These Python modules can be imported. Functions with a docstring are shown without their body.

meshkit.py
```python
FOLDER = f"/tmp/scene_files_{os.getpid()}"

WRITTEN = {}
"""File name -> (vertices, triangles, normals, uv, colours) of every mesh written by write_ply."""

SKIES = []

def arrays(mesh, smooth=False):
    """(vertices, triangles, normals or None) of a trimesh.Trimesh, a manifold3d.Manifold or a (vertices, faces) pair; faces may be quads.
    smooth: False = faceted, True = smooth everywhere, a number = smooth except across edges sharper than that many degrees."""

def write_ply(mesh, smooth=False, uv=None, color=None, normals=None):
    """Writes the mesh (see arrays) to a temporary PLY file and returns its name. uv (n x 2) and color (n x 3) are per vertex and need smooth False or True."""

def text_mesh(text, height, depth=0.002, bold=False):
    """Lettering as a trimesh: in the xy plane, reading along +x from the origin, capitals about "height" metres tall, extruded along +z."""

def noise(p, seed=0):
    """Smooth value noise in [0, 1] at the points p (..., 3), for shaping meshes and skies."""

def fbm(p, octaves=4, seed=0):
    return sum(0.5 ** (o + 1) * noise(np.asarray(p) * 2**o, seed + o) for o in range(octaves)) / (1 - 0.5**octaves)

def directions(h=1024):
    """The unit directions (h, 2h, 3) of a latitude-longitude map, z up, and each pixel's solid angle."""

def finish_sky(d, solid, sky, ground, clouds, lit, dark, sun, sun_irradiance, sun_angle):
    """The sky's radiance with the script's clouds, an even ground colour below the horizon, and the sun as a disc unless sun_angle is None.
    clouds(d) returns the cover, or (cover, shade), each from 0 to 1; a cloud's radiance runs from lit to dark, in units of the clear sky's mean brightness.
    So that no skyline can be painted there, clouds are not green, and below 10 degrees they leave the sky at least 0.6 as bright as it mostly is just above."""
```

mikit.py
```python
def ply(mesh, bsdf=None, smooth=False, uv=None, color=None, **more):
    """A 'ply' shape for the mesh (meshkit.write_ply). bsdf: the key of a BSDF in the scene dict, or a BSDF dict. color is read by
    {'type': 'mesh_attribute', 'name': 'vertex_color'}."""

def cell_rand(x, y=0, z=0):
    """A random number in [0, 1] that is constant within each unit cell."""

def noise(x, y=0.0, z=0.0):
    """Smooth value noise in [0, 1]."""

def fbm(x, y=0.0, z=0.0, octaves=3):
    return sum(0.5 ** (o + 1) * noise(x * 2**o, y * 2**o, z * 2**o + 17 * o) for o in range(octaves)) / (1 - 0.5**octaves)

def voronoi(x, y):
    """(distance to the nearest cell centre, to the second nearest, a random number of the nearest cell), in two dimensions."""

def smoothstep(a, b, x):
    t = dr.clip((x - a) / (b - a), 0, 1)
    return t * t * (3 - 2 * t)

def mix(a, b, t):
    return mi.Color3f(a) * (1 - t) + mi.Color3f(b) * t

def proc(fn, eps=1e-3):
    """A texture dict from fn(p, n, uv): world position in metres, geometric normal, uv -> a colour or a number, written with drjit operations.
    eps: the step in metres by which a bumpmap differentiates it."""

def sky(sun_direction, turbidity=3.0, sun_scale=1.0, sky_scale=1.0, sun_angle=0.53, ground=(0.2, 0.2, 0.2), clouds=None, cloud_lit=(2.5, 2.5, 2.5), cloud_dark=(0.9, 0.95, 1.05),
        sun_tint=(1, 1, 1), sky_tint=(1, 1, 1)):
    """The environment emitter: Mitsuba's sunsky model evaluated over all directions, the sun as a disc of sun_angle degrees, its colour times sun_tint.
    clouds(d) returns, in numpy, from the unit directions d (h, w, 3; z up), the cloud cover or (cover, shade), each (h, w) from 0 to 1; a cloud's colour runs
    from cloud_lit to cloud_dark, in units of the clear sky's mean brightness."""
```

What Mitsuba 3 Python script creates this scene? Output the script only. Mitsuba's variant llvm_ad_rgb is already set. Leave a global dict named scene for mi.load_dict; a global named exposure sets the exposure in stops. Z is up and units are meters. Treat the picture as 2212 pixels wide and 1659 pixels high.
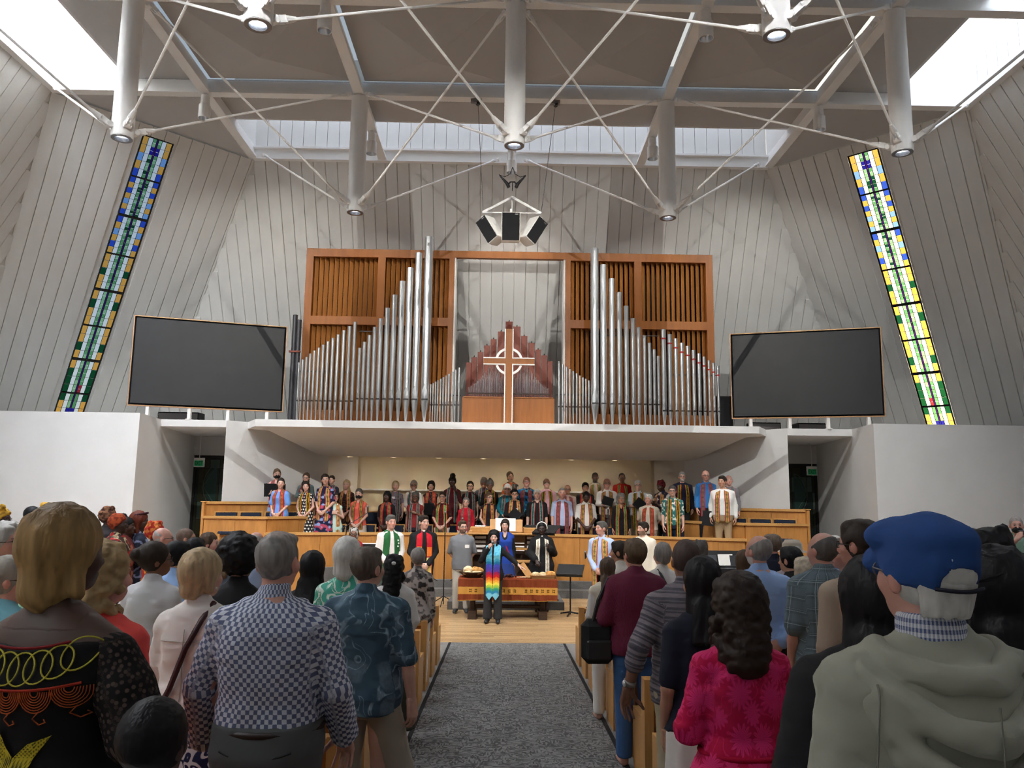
import math, random
import numpy as np
import drjit as dr
import mitsuba as mi
import trimesh
import mikit, meshkit

T = mi.ScalarTransform4f
PI = math.pi
scene, labels = {}, {}

# ---------------------------------------------------------------- camera, sky, large lights, exposure
EYE = np.array([-0.108, 0.0, 2.18])          # phone held up at eye level on the raked aisle, a little left of its middle
PITCH, YAW, ROLL = 0.1434, 0.0106, 0.01365
_f = np.array([math.sin(YAW) * math.cos(PITCH), math.cos(YAW) * math.cos(PITCH), math.sin(PITCH)])
_r = np.array([math.cos(YAW), -math.sin(YAW), 0.0])
_u = np.cross(_r, _f)
_u = _u * math.cos(ROLL) - _r * math.sin(ROLL)
scene['camera'] = {'type': 'perspective', 'fov': math.degrees(2 * math.atan(1106 / 1686.5)), 'fov_axis': 'x', 'near_clip': 0.05, 'far_clip': 500.0,
                   'to_world': T().look_at(origin=EYE.tolist(), target=(EYE + _f).tolist(), up=_u.tolist())}
exposure = 0.55
scene['sky'] = {**mikit.sky([0.62, 0.70, 0.34], turbidity=5.0, sun_scale=0.0, sky_scale=3.4, sun_angle=None, ground=(0.3, 0.3, 0.3),
                            clouds=lambda d: np.clip(0.15 + 0.3 * (meshkit.fbm(d * 2.0, 4) - 0.4), 0, 1), cloud_lit=(1.5, 1.5, 1.5), sky_tint=(1.0, 0.97, 0.93)), 'sampling_weight': 0.05}
SKYLIGHT = (0.95, 1.06, 1.30)                   # glazing of the roof slot along the far wall, in shade
SKYLIGHT_RIGHT = (3.2, 3.6, 4.2)
SKYLIGHT_REAR = (19.0, 20.0, 21.6)
SKYLIGHT_LEFT = (21.0, 22.2, 24.2)           # the left slot has the sun on its glazing


# ---------------------------------------------------------------- helpers
def numbered(name):
    if name not in _names:
        _names[name] = 0
        return name
    _names[name] += 1
    return '%s_%03d' % (name, _names[name])


_names = {}


def obj(name, mesh, mat, parent=None, smooth=False, color=None, uv=None, **more):
    """ONE entry of scene; returns its key."""
    key = numbered((parent + '__' if parent else '') + name)
    if isinstance(mesh, dict):
        scene[key] = {**mesh, **more}
    else:
        scene[key] = mikit.ply(mesh, mat, smooth=smooth, color=color, uv=uv, **more)
    return key


def thing(name, label, cat, group=None):
    key = numbered(name)
    labels[key] = {'label': label, 'category': cat}
    if group:
        labels[key]['group'] = group
    return key


def one(name, mesh, mat, label, cat, group=None, **kw):
    """a thing that is one mesh"""
    key = obj(name, mesh, mat, None, **kw)
    labels[key] = {'label': label, 'category': cat}
    if group:
        labels[key]['group'] = group
    return key


def struct(name, mesh, mat, label=None, **kw):
    key = obj(name, mesh, mat, None, **kw)
    labels[key] = {'kind': 'structure'}
    if label:
        labels[key]['label'] = label
    return key


def part_label(key, label, kind=None):
    labels[key] = {'label': label}
    if kind:
        labels[key]['kind'] = kind


def join(*ms):
    vs, fs, n = [], [], 0
    for m in ms:
        v, f = (m.vertices, m.faces) if hasattr(m, 'vertices') else m
        v, f = np.asarray(v, float), np.asarray(f, int)
        if f.shape[1] == 4:
            f = np.vstack([f[:, [0, 1, 2]], f[:, [0, 2, 3]]])
        vs.append(v); fs.append(f + n); n += len(v)
    return np.vstack(vs), np.vstack(fs)


_BF = np.array([[0, 2, 3, 1], [4, 5, 7, 6], [0, 1, 5, 4], [2, 6, 7, 3], [0, 4, 6, 2], [1, 3, 7, 5]])


def box(x0, x1, y0, y1, z0, z1):
    v = np.array([[x, y, z] for z in (z0, z1) for y in (y0, y1) for x in (x0, x1)], float)
    return v, _BF


def cham(x0, x1, y0, y1, z0, z1, c=0.006):
    """a box with chamfered edges"""
    lo, hi = np.array([x0, y0, z0], float), np.array([x1, y1, z1], float)
    c = min(c, 0.4 * (hi - lo).min())
    pts = []
    for a in range(3):
        for s in np.ndindex(2, 2, 2):
            p = np.where(s, hi - c, lo + c)
            p[a] = hi[a] if s[a] else lo[a]
            pts.append(p)
    h = trimesh.convex.convex_hull(np.array(pts))
    return np.array(h.vertices), np.array(h.faces)


def frame(d, up=(0, 0, 1)):
    d = np.asarray(d, float); d = d / np.linalg.norm(d)
    up = np.asarray(up, float)
    if abs(d @ up) > 0.99 * np.linalg.norm(up):
        up = np.array([0, 1.0, 0]) if abs(d[1]) < 0.9 else np.array([1.0, 0, 0])
    x = np.cross(d, up); x /= np.linalg.norm(x)
    return x, np.cross(x, d), d


def bar(a, b, w, h, up=(0, 0, 1)):
    """a square bar from a to b, w wide (sideways) and h high"""
    a, b = np.asarray(a, float), np.asarray(b, float)
    x, y, _ = frame(b - a, up)
    v = np.array([p + x * sx * w / 2 + y * sy * h / 2 for p in (a, b) for sy in (-1, 1) for sx in (-1, 1)])
    return v, _BF


def tube(pts, r, n=8, cap=True):
    """a round tube along a polyline; r a number or one per point"""
    pts = np.asarray(pts, float)
    r = np.broadcast_to(np.asarray(r, float), (len(pts),))
    t = np.gradient(pts, axis=0)
    x, _, _ = frame(t[0])
    rings = []
    for p, d, rr in zip(pts, t, r):
        d = d / (np.linalg.norm(d) + 1e-12)
        x = x - d * (x @ d); x /= np.linalg.norm(x)
        y = np.cross(d, x)
        a = np.arange(n) * 2 * PI / n
        rings.append(p + rr * (np.cos(a)[:, None] * x + np.sin(a)[:, None] * y))
    v = np.vstack(rings)
    i = np.arange(n); j = (i + 1) % n
    f = [np.stack([k * n + i, k * n + j, (k + 1) * n + j, (k + 1) * n + i], 1) for k in range(len(pts) - 1)]
    f = np.vstack(f)
    f = np.vstack([f[:, [0, 1, 2]], f[:, [0, 2, 3]]])
    if cap:
        v = np.vstack([v, pts[:1], pts[-1:]])
        m = len(v) - 2
        f = np.vstack([f, np.stack([j, i, i * 0 + m], 1), np.stack([i + (len(pts) - 1) * n, j + (len(pts) - 1) * n, i * 0 + m + 1], 1)])
    return v, f


def lathe(prof, n=24, at=(0, 0, 0)):
    """profile [(r, z), ...] turned about the vertical through at"""
    prof = np.asarray(prof, float)
    a = np.arange(n) * 2 * PI / n
    v = np.stack([np.outer(prof[:, 0], np.cos(a)), np.outer(prof[:, 0], np.sin(a)), np.repeat(prof[:, 1:2], n, 1)], -1).reshape(-1, 3) + np.asarray(at, float)
    i = np.arange(n); j = (i + 1) % n
    f = np.vstack([np.stack([k * n + i, k * n + j, (k + 1) * n + j, (k + 1) * n + i], 1) for k in range(len(prof) - 1)])
    return v, f


def prism(poly, z0, z1):
    """a convex or simple polygon (x, y) extruded upwards"""
    from shapely.geometry import Polygon
    m = trimesh.creation.extrude_polygon(Polygon(poly), z1 - z0, engine='earcut')
    m.apply_translation([0, 0, z0])
    return np.array(m.vertices), np.array(m.faces)


def extrude(poly, depth, origin, ux, uy):
    """polygon in the plane (origin, ux, uy), extruded by depth along ux x uy"""
    from shapely.geometry import Polygon
    m = trimesh.creation.extrude_polygon(Polygon(poly) if not hasattr(poly, 'exterior') else poly, depth, engine='earcut')
    ux, uy = np.asarray(ux, float), np.asarray(uy, float)
    v = np.asarray(m.vertices)
    return np.asarray(origin, float) + v[:, :1] * ux + v[:, 1:2] * uy + v[:, 2:] * np.cross(ux, uy), np.array(m.faces)


def move(m, loc=(0, 0, 0), rotz=0.0, scale=1.0):
    v, f = (np.asarray(m.vertices), np.asarray(m.faces)) if hasattr(m, 'vertices') else m
    c, s = math.cos(rotz), math.sin(rotz)
    v = np.asarray(v, float) * scale
    return np.stack([v[:, 0] * c - v[:, 1] * s, v[:, 0] * s + v[:, 1] * c, v[:, 2]], 1) + np.asarray(loc, float), f


def hull(pts):
    h = trimesh.convex.convex_hull(np.asarray(pts, float))
    return np.array(h.vertices), np.array(h.faces)


def sphere(c, r, sub=2, scale=(1, 1, 1)):
    s = trimesh.creation.icosphere(subdivisions=sub, radius=1.0)
    return np.asarray(s.vertices) * np.asarray(scale) * r + np.asarray(c), np.asarray(s.faces)


# ---------------------------------------------------------------- materials
def srgb(*c):
    c = np.array(c, float) / 255.0
    return np.where(c < 0.04045, c / 12.92, ((c + 0.055) / 1.055) ** 2.4)


def mat(name, base, rough=0.6, spec=0.4, metal=0.0, bump=None, bscale=0.002, sheen=0.0, coat=0.0, eps=1e-3):
    b = {'type': 'rgb', 'value': [float(x) for x in base]} if not isinstance(base, dict) else base
    d = {'type': 'principled', 'base_color': b, 'roughness': float(rough), 'specular': float(spec)}
    if metal:
        d['metallic'] = float(metal)
    if sheen:
        d['sheen'] = float(sheen)
    if coat:
        d['clearcoat'] = float(coat)
    if bump is not None:
        d = {'type': 'bumpmap', 'arbitrary': mikit.proc(bump, eps), 'scale': float(bscale), 'bsdf': d}
    scene[name] = {'type': 'twosided', 'bsdf': d}
    return name


def wood_fn(dark, light, axis, sx=16.0):
    dark, light = [float(x) for x in dark], [float(x) for x in light]

    def fn(p, n, uv):
        a, b, c = (p.x, p.y, p.z) if axis == 2 else ((p.y, p.z, p.x) if axis == 0 else (p.x, p.z, p.y))
        w = mikit.fbm(a * sx + 3.1, b * sx, c * 1.1, 3)
        g = mikit.noise(a * sx * 7 + w * 3, b * sx * 7, c * 5.0)
        big = mikit.noise(a * 2.3, b * 2.3, c * 0.5)
        t = dr.clip(0.55 * w + 0.25 * g + 0.3 * big, 0, 1)
        return mikit.mix(dark, light, t)
    return fn


VCOL = {'type': 'mesh_attribute', 'name': 'vertex_color'}
mat('mat_white_steel', srgb(234, 234, 232), 0.45, 0.4)
mat('mat_board', srgb(208, 207, 203), 0.55, 0.3)
mat('mat_ceiling', srgb(176, 174, 172), 0.8, 0.2)
mat('mat_plaster', mikit.proc(lambda p, n, uv: mikit.mix([0.61, 0.61, 0.60], [0.67, 0.67, 0.66], mikit.fbm(p.x * 1.7 + p.y * 1.3, p.z * 1.7, 3.0, 3))), 0.8, 0.2)
mat('mat_niche', srgb(200, 188, 166), 0.8, 0.2)
mat('mat_dark_gap', (0.015, 0.014, 0.013), 0.8, 0.2)
mat('mat_black', (0.010, 0.010, 0.011), 0.5, 0.4)
mat('mat_black_matte', (0.012, 0.012, 0.013), 0.85, 0.2)
scene['mat_screen'] = {'type': 'twosided', 'bsdf': {'type': 'diffuse', 'reflectance': {'type': 'rgb', 'value': [0.011, 0.013, 0.016]}}}
mat('mat_rosegold', srgb(168, 128, 92), 0.4, 0.5, metal=0.6)
mat('mat_lead', (0.008, 0.008, 0.008), 0.6, 0.3)
mat('mat_steel', (0.55, 0.56, 0.57), 0.3, 0.5, metal=1.0)
mat('mat_pipe', mikit.proc(lambda p, n, uv: mikit.mix([0.60, 0.625, 0.64], [0.80, 0.81, 0.82], mikit.fbm(p.x * 9, p.y * 9, p.z * 2.0, 3))), 0.30, 0.5, metal=1.0)
mat('mat_pipe_dark', (0.05, 0.05, 0.055), 0.4, 0.5, metal=0.5)
mat('mat_red', srgb(150, 30, 34), 0.6)
mat('mat_case', mikit.proc(wood_fn(srgb(112, 62, 22), srgb(152, 92, 38), 2)), 0.5, 0.35)
mat('mat_slat', mikit.proc(wood_fn(srgb(118, 70, 28), srgb(166, 108, 52), 2)), 0.5, 0.35)
mat('mat_stall', mikit.proc(wood_fn(srgb(150, 98, 46), srgb(198, 140, 76), 2, 9.0)), 0.38, 0.45)
mat('mat_oak', mikit.proc(wood_fn(srgb(158, 110, 58), srgb(206, 156, 94), 2, 11.0)), 0.36, 0.45)
mat('mat_oak_rail', mikit.proc(wood_fn(srgb(164, 116, 62), srgb(210, 162, 98), 0, 11.0)), 0.36, 0.45)
mat('mat_mahogany', mikit.proc(wood_fn(srgb(84, 36, 24), srgb(122, 58, 40), 2)), 0.5, 0.35)
mat('mat_darkwood', mikit.proc(wood_fn(srgb(40, 28, 20), srgb(72, 52, 38), 0)), 0.5, 0.35)
mat('mat_navy', srgb(40, 46, 60), 0.9, 0.15)
mat('mat_white', srgb(226, 224, 220), 0.6, 0.3)
mat('mat_paper', srgb(232, 230, 224), 0.8, 0.2)
mat('mat_grey_step', mikit.proc(lambda p, n, uv: mikit.mix([0.085, 0.082, 0.079], [0.15, 0.146, 0.14], mikit.fbm(p.x * 60, p.y * 60, p.z * 60, 3))), 0.95, 0.1)


def carpet_fn(p, n, uv):
    warp = mikit.noise(p.x * 95, p.y * 32, 1.0)
    weft = mikit.noise(p.x * 30, p.y * 110, 7.0)
    cell = mikit.noise(p.x * 17, p.y * 17, 4.0)
    t = dr.select(cell > 0.5, warp, weft)
    return mikit.mix([0.050, 0.049, 0.048], [0.185, 0.181, 0.176], mikit.smoothstep(0.2, 0.85, 0.75 * t + 0.25 * mikit.fbm(p.x * 9, p.y * 9, 2.0, 3)))


mat('mat_carpet', mikit.proc(carpet_fn), 0.95, 0.1)
mat('mat_floor_grey', mikit.proc(lambda p, n, uv: mikit.mix([0.135, 0.128, 0.12], [0.19, 0.18, 0.17], mikit.fbm(p.x * 6, p.y * 6, 0.0, 3))), 0.7, 0.3)


def planks_fn(p, n, uv):
    row = p.y / 0.09
    r = mikit.cell_rand(row, 3, 1)
    seg = p.x / 0.9 + r * 7
    t = mikit.cell_rand(seg, row, 5)
    g = mikit.fbm(p.x * 3, p.y * 60, 1.0, 3)
    fr = row - dr.floor(row)
    edge = mikit.smoothstep(0.0, 0.06, fr) * (1 - mikit.smoothstep(0.95, 1.0, fr))
    return mikit.mix([0.26, 0.155, 0.07], [0.46, 0.31, 0.165], dr.clip(0.6 * t + 0.45 * g, 0, 1)) * (0.6 + 0.4 * edge)


mat('mat_planks', mikit.proc(planks_fn), 0.32, 0.45)
mat('mat_lamp_ring', (0.22, 0.21, 0.21), 0.4, 0.5, metal=0.7)
mat('mat_reflector', (0.75, 0.78, 0.82), 0.25, 0.5, metal=1.0)
mat('mat_exit_green', (0.01, 0.36, 0.12), 0.6)
mat('mat_exit_letter', (0.005, 0.10, 0.04), 0.6)
LAMP = [9.0, 9.2, 9.6]                       # the mast lamps' beams
CAN = [100.0, 98.0, 93.0]                     # the can lights, turned to the chancel and the organ
# ================================================================ the hall
S, Y0, ZR = 3.1, 17.93, 10.12       # roof grid, its far line, height of the beams' undersides
LEAN, LEANC = 0.539, 0.769          # how far the boarded walls lean inwards per metre of height
DECK = 3.79                         # top of the organ loft and of the white lower walls
BOT = ZR - DECK
BACK = -3.77                        # rear wall, behind the camera


def floor_z(y):
    return 0.0316 * (12.2 - y) if y < 12.2 else 0.0


def sheet(p, flip=False):
    f = [[0, 1, 2, 3]] if not flip else [[3, 2, 1, 0]]
    return np.asarray(p, float), np.array(f)


# floors
struct('floor', sheet([(-14, 12.2, 0), (14, 12.2, 0), (14, 21.5, 0), (-14, 21.5, 0)]), 'mat_planks', 'light oak strip floor before the chancel')
zb = floor_z(BACK)
struct('floor', sheet([(-14, BACK, zb), (14, BACK, zb), (14, 12.2, 0), (-14, 12.2, 0)]), 'mat_floor_grey', 'grey raked floor under the pews')
ru = thing('aisle_carpet', 'long grey woven carpet runner down the middle aisle', 'carpet')
zc = floor_z(-1.5)
v, f = box(-0.84, 0.84, -1.5, 12.12, 0, 0.008)
v = v.copy(); v[:, 2] += [floor_z(y) for y in v[:, 1]]
obj('pile', (v, f), 'mat_carpet', ru)
for sx in (-1, 1):
    v, f = box(sx * 0.855 - 0.018, sx * 0.855 + 0.018, -1.5, 12.12, 0, 0.012)
    v = v.copy(); v[:, 2] += [floor_z(y) for y in v[:, 1]]
    obj('binding', (v, f), 'mat_black_matte', ru)


# boarded walls: backing sheet and boards, each a piece
def board(p, ux, uy, un, w, h0, h1, t=0.022, tilt=0.014):
    """a board standing on the plane through p: w wide along ux, from h0 to h1 along uy, one edge proud of the other"""
    c = 0.011
    prof = [(0, 0), (0, t), (c * 0.6, t + 0.006), (w - c, t + tilt), (w, t + tilt - 0.008), (w, 0)]
    v = np.array([p + ux * a + uy * h + un * b for h in (h0, h1) for a, b in prof])
    n = len(prof)
    f = [[i, (i + 1) % n, n + (i + 1) % n, n + i] for i in range(n)]
    f = [t for q in f for t in ([q[0], q[1], q[2]], [q[0], q[2], q[3]])]
    f += [[0, i + 1, i] for i in range(1, n - 1)] + [[n, n + i, n + i + 1] for i in range(1, n - 1)]
    return v, np.array(f)


def boarded(name, label, p0, ux, uy, half, wbase, pitch=0.288, skip=None):
    """half(a) -> (h0, h1) of the board at distance a along ux (None for no board)"""
    un = np.cross(ux, uy)
    root = struct(name, wbase, 'mat_board', label)
    a0, a1 = half('range')
    a = a0
    while a < a1 - 0.05:
        w = min(pitch, a1 - a) - 0.012
        r = half(a + w / 2)
        if r is not None:
            for h0, h1 in r:
                if h1 - h0 > 0.05:
                    obj('board', board(p0 + ux * a, ux, uy, un, w, h0, h1), 'mat_board', root)
        a += pitch
    return root


hw = 2 * S                                         # half width of the far wall at the roof
SPREAD = math.sqrt(2) * LEANC - LEAN               # the hips spread by this per metre down
uyb = np.array([0, -LEAN, 1.0]); lb = np.linalg.norm(uyb)
hb = hw + SPREAD * BOT


def far_half(a):
    if a == 'range':
        return -hb, hb
    x = abs(a)
    d = 0 if x < hw else (x - hw) / SPREAD
    return [(-BOT * lb, -d * lb)]


O0 = np.array([0, Y0, ZR])
boarded('wall_far', 'pale boarded wall leaning inwards behind the organ', O0, np.array([1.0, 0, 0]), uyb / lb, far_half,
        sheet([O0 + uyb * -BOT + [-hb - 0.4, 0, 0], O0 + uyb * -BOT + [hb + 0.4, 0, 0], O0 + [hw, 0, 0], O0 + [-hw, 0, 0]]))

WIN_T0, WIN_T1, WIN_D0, WIN_D1 = 1.86, 2.53, 0.18, 6.1
LC = S * math.sqrt(2)
corner = {}
for sg, side in ((-1, 'left'), (1, 'right')):
    q0 = np.array([sg * hw, Y0, ZR])
    ut = np.array([sg * 0.70711, -0.70711, 0])
    down = np.array([sg * LEANC * 0.70711, LEANC * 0.70711, -1.0]); ld = np.linalg.norm(down)
    corner[side] = (q0, ut, down, ld)
    spread2 = math.sqrt(2) * LEANC - LEAN     # towards the side wall the hip runs almost straight down the slope

    def ch(a, sg=sg):
        if a == 'range':
            return (0, LC) if sg > 0 else (-LC, 0)
        t = abs(a)
        if WIN_T0 - 0.02 < t < WIN_T1 + 0.02:
            return [(-WIN_D0 * ld, 0)]
        return [(-BOT * ld, 0)]
    e = LC + 0.02
    boarded('wall_' + side + '_corner', 'pale boarded corner wall with a tall strip of stained glass', q0, ut * sg, -down / ld, ch,
            join(*[sheet([q0 + ut * a + down * d1, q0 + ut * b + down * d1, q0 + ut * b + down * d0, q0 + ut * a + down * d0])
                   for a, b, d0, d1 in ((0, WIN_T0, 0, BOT), (WIN_T1, e, 0, BOT), (WIN_T0, WIN_T1, 0, WIN_D0))]))
    # side wall
    s0 = np.array([sg * 3 * S, Y0 - S, ZR])
    us = np.array([0, -1.0, 0])
    dn = np.array([sg * LEAN, 0, -1.0]); lsd = np.linalg.norm(dn)
    yend = Y0 - S - BACK

    def sh(a, sg=sg):
        if a == 'range':
            return (-SPREAD * BOT, yend) if sg > 0 else (-yend, SPREAD * BOT)
        t = a if sg > 0 else -a
        d = 0 if t > 0 else -t / SPREAD
        return [(-BOT * lsd, -d * lsd)]
    boarded('wall_' + side, 'pale boarded side wall leaning inwards', s0, us * sg, -dn / lsd, sh,
            sheet([s0 + dn * BOT - us * (SPREAD * BOT + 0.4), s0 + dn * BOT + us * yend, s0 + us * yend, s0]), pitch=0.32)
    # lower side wall of the nave, plaster
    xs = 3 * S + LEAN * BOT
    struct('wall_' + side + '_lower', box(*sorted((sg * (xs - 0.05), sg * (xs + 0.3))), BACK, 17.0, 0, DECK), 'mat_plaster')
xs = 3 * S + LEAN * BOT
struct('wall_rear', box(-xs, xs, BACK - 0.2, BACK, 0, ZR + 2.0), 'mat_plaster', 'plaster wall behind the congregation')


# ---------------------------------------------------------------- stained glass strips in the corner walls
def glass(name, c):
    scene[name] = {'type': 'thindielectric', 'int_ior': 1.05, 'specular_transmittance': {'type': 'rgb', 'value': [float(x) for x in c]}}
    return name


G = {k: glass('mat_glass_' + k, c) for k, c in dict(clear=(0.86, 0.88, 0.93), amber=(0.83, 0.42, 0.09), blue=(0.035, 0.09, 0.60), sky=(0.22, 0.42, 0.83), green=(0.12, 0.36, 0.15),
                                                    mint=(0.28, 0.55, 0.30), forest=(0.008, 0.075, 0.03), violet=(0.045, 0.01, 0.14), navy=(0.02, 0.02, 0.34), ruby=(0.35, 0.03, 0.04)).items()}
rnd = random.Random(5)
SECT = [  # (top, bottom) along the slope in metres below the window's head, rows: outer-column colours from the top
    (['amber', 'amber', 'sky', 'amber', 'blue'], 1.0), (['blue', 'amber', 'blue', 'amber', 'sky', 'amber', 'sky'], 1.0), (['blue', 'amber', 'sky', 'amber', 'blue', 'amber'], 1.0),
    (['amber', 'amber', 'forest', 'amber', 'amber'], 1.0), (['amber', 'forest', 'amber', 'amber'], 1.0), (['amber', 'amber', 'forest', 'amber'], 1.0), (['amber', 'forest', 'forest', 'forest'], 1.0), (['forest', 'amber', 'amber'], 0.72)]
for wi, side in enumerate(('left', 'right')):
    q0, ut, down, ld = corner[side]
    un = np.cross(ut, down / ld); un = un if un @ (EYE - q0) > 0 else -un
    dd = down / ld
    base = q0 + ut * WIN_T0 + dd * (WIN_D0 * ld)
    W = WIN_T1 - WIN_T0

    def P(a, h, o=0.0):
        return base + ut * a + dd * h + un * o

    def strip(a0, a1, h0, h1, o0=-0.03, o1=0.02):
        v = np.array([P(a, h, o) for o in (o0, o1) for h in (h0, h1) for a in (a0, a1)])
        return v, _BF
    total = (WIN_D1 - WIN_D0) * ld
    w = struct('window_%d' % (wi + 1), join(strip(0, 0.022, 0, total), strip(W - 0.022, W, 0, total), strip(0, W, 0, 0.03)), 'mat_lead',
               'tall strip of stained glass in the %s boarded corner wall' % side)
    unit = (total - 0.03) / sum(s[1] for s in SECT)
    h = 0.03
    cols = np.cumsum([0.022, 0.042, 0.115, 0.100, 0.075, 0.04, 0.075, 0.100, 0.115, 0.042])
    cols = cols * 0.5 + (W - cols[::-1]) * 0.5
    for si, (rows, ln) in enumerate(SECT):
        hh = h + unit * ln
        thick = 0.05 if si % 2 else 0.025
        obj('crossbar', strip(0, W, hh - thick, hh), 'mat_lead', w)
        inner = np.linspace(h, hh - thick, 2 * len(rows) + 1)
        lead = []
        for r in range(len(rows)):
            a, b = inner[2 * r], inner[2 * r + 2]
            lead.append(strip(0.02, W - 0.02, b - 0.005, b, -0.006, 0.004))
            for ci in range(9):
                oc = rows[r]
                col = {0: 'clear', 1: oc, 2: 'clear', 3: None, 4: 'violet', 5: None, 6: 'clear', 7: oc if not (oc in ('blue', 'sky') and rnd.random() < .3) else rnd.choice(('blue', 'sky')), 8: 'clear'}[ci]
                mid = [(a, b)]
                if col is None:
                    mid = [(a, (a + b) / 2), ((a + b) / 2, b)] if len(rows) > 3 else [(a, b)]
                if ci in (0, 8, 2, 6, 4) and r % 2 == 0 and r + 1 < len(rows):
                    mid = [(a, inner[2 * r + 4])]       # tall panes span two rows
                elif ci in (0, 8, 2, 6, 4) and r % 2 == 1:
                    continue
                for (m0, m1) in mid:
                    c = col or rnd.choice(('green', 'mint', 'green', 'forest' if si < 3 else 'green', 'mint'))
                    if (si == 0 and r == 1 and ci in (3, 4, 5)) or (si == 7 and r == 2 and ci in (3, 4, 5)):
                        c = 'navy'
                    if (si, r, ci) == (6, 3, 3):
                        c = 'ruby'
                    g = 0.004
                    obj('pane', sheet([P(cols[ci] + g, m1 - g), P(cols[ci + 1] - g, m1 - g), P(cols[ci + 1] - g, m0 + g), P(cols[ci] + g, m0 + g)]), G[c], w)
        for ci in range(1, 9):
            lead.append(strip(cols[ci] - 0.004, cols[ci] + 0.004, h, hh - thick, -0.006, 0.004))
        obj('lead_came', join(*lead), 'mat_lead', w)
        h = hh

# ---------------------------------------------------------------- roof: beams, folded panels, skylight slots
NJ = 8
gx = [i * S for i in range(-3, 4)]
gy = [Y0 - j * S for j in range(NJ)]


def ibeam(a, b):
    return join(bar(np.add(a, (0, 0, 0.03)), np.add(b, (0, 0, 0.03)), 0.20, 0.05), bar(np.add(a, (0, 0, 0.17)), np.add(b, (0, 0, 0.17)), 0.07, 0.26))


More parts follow.
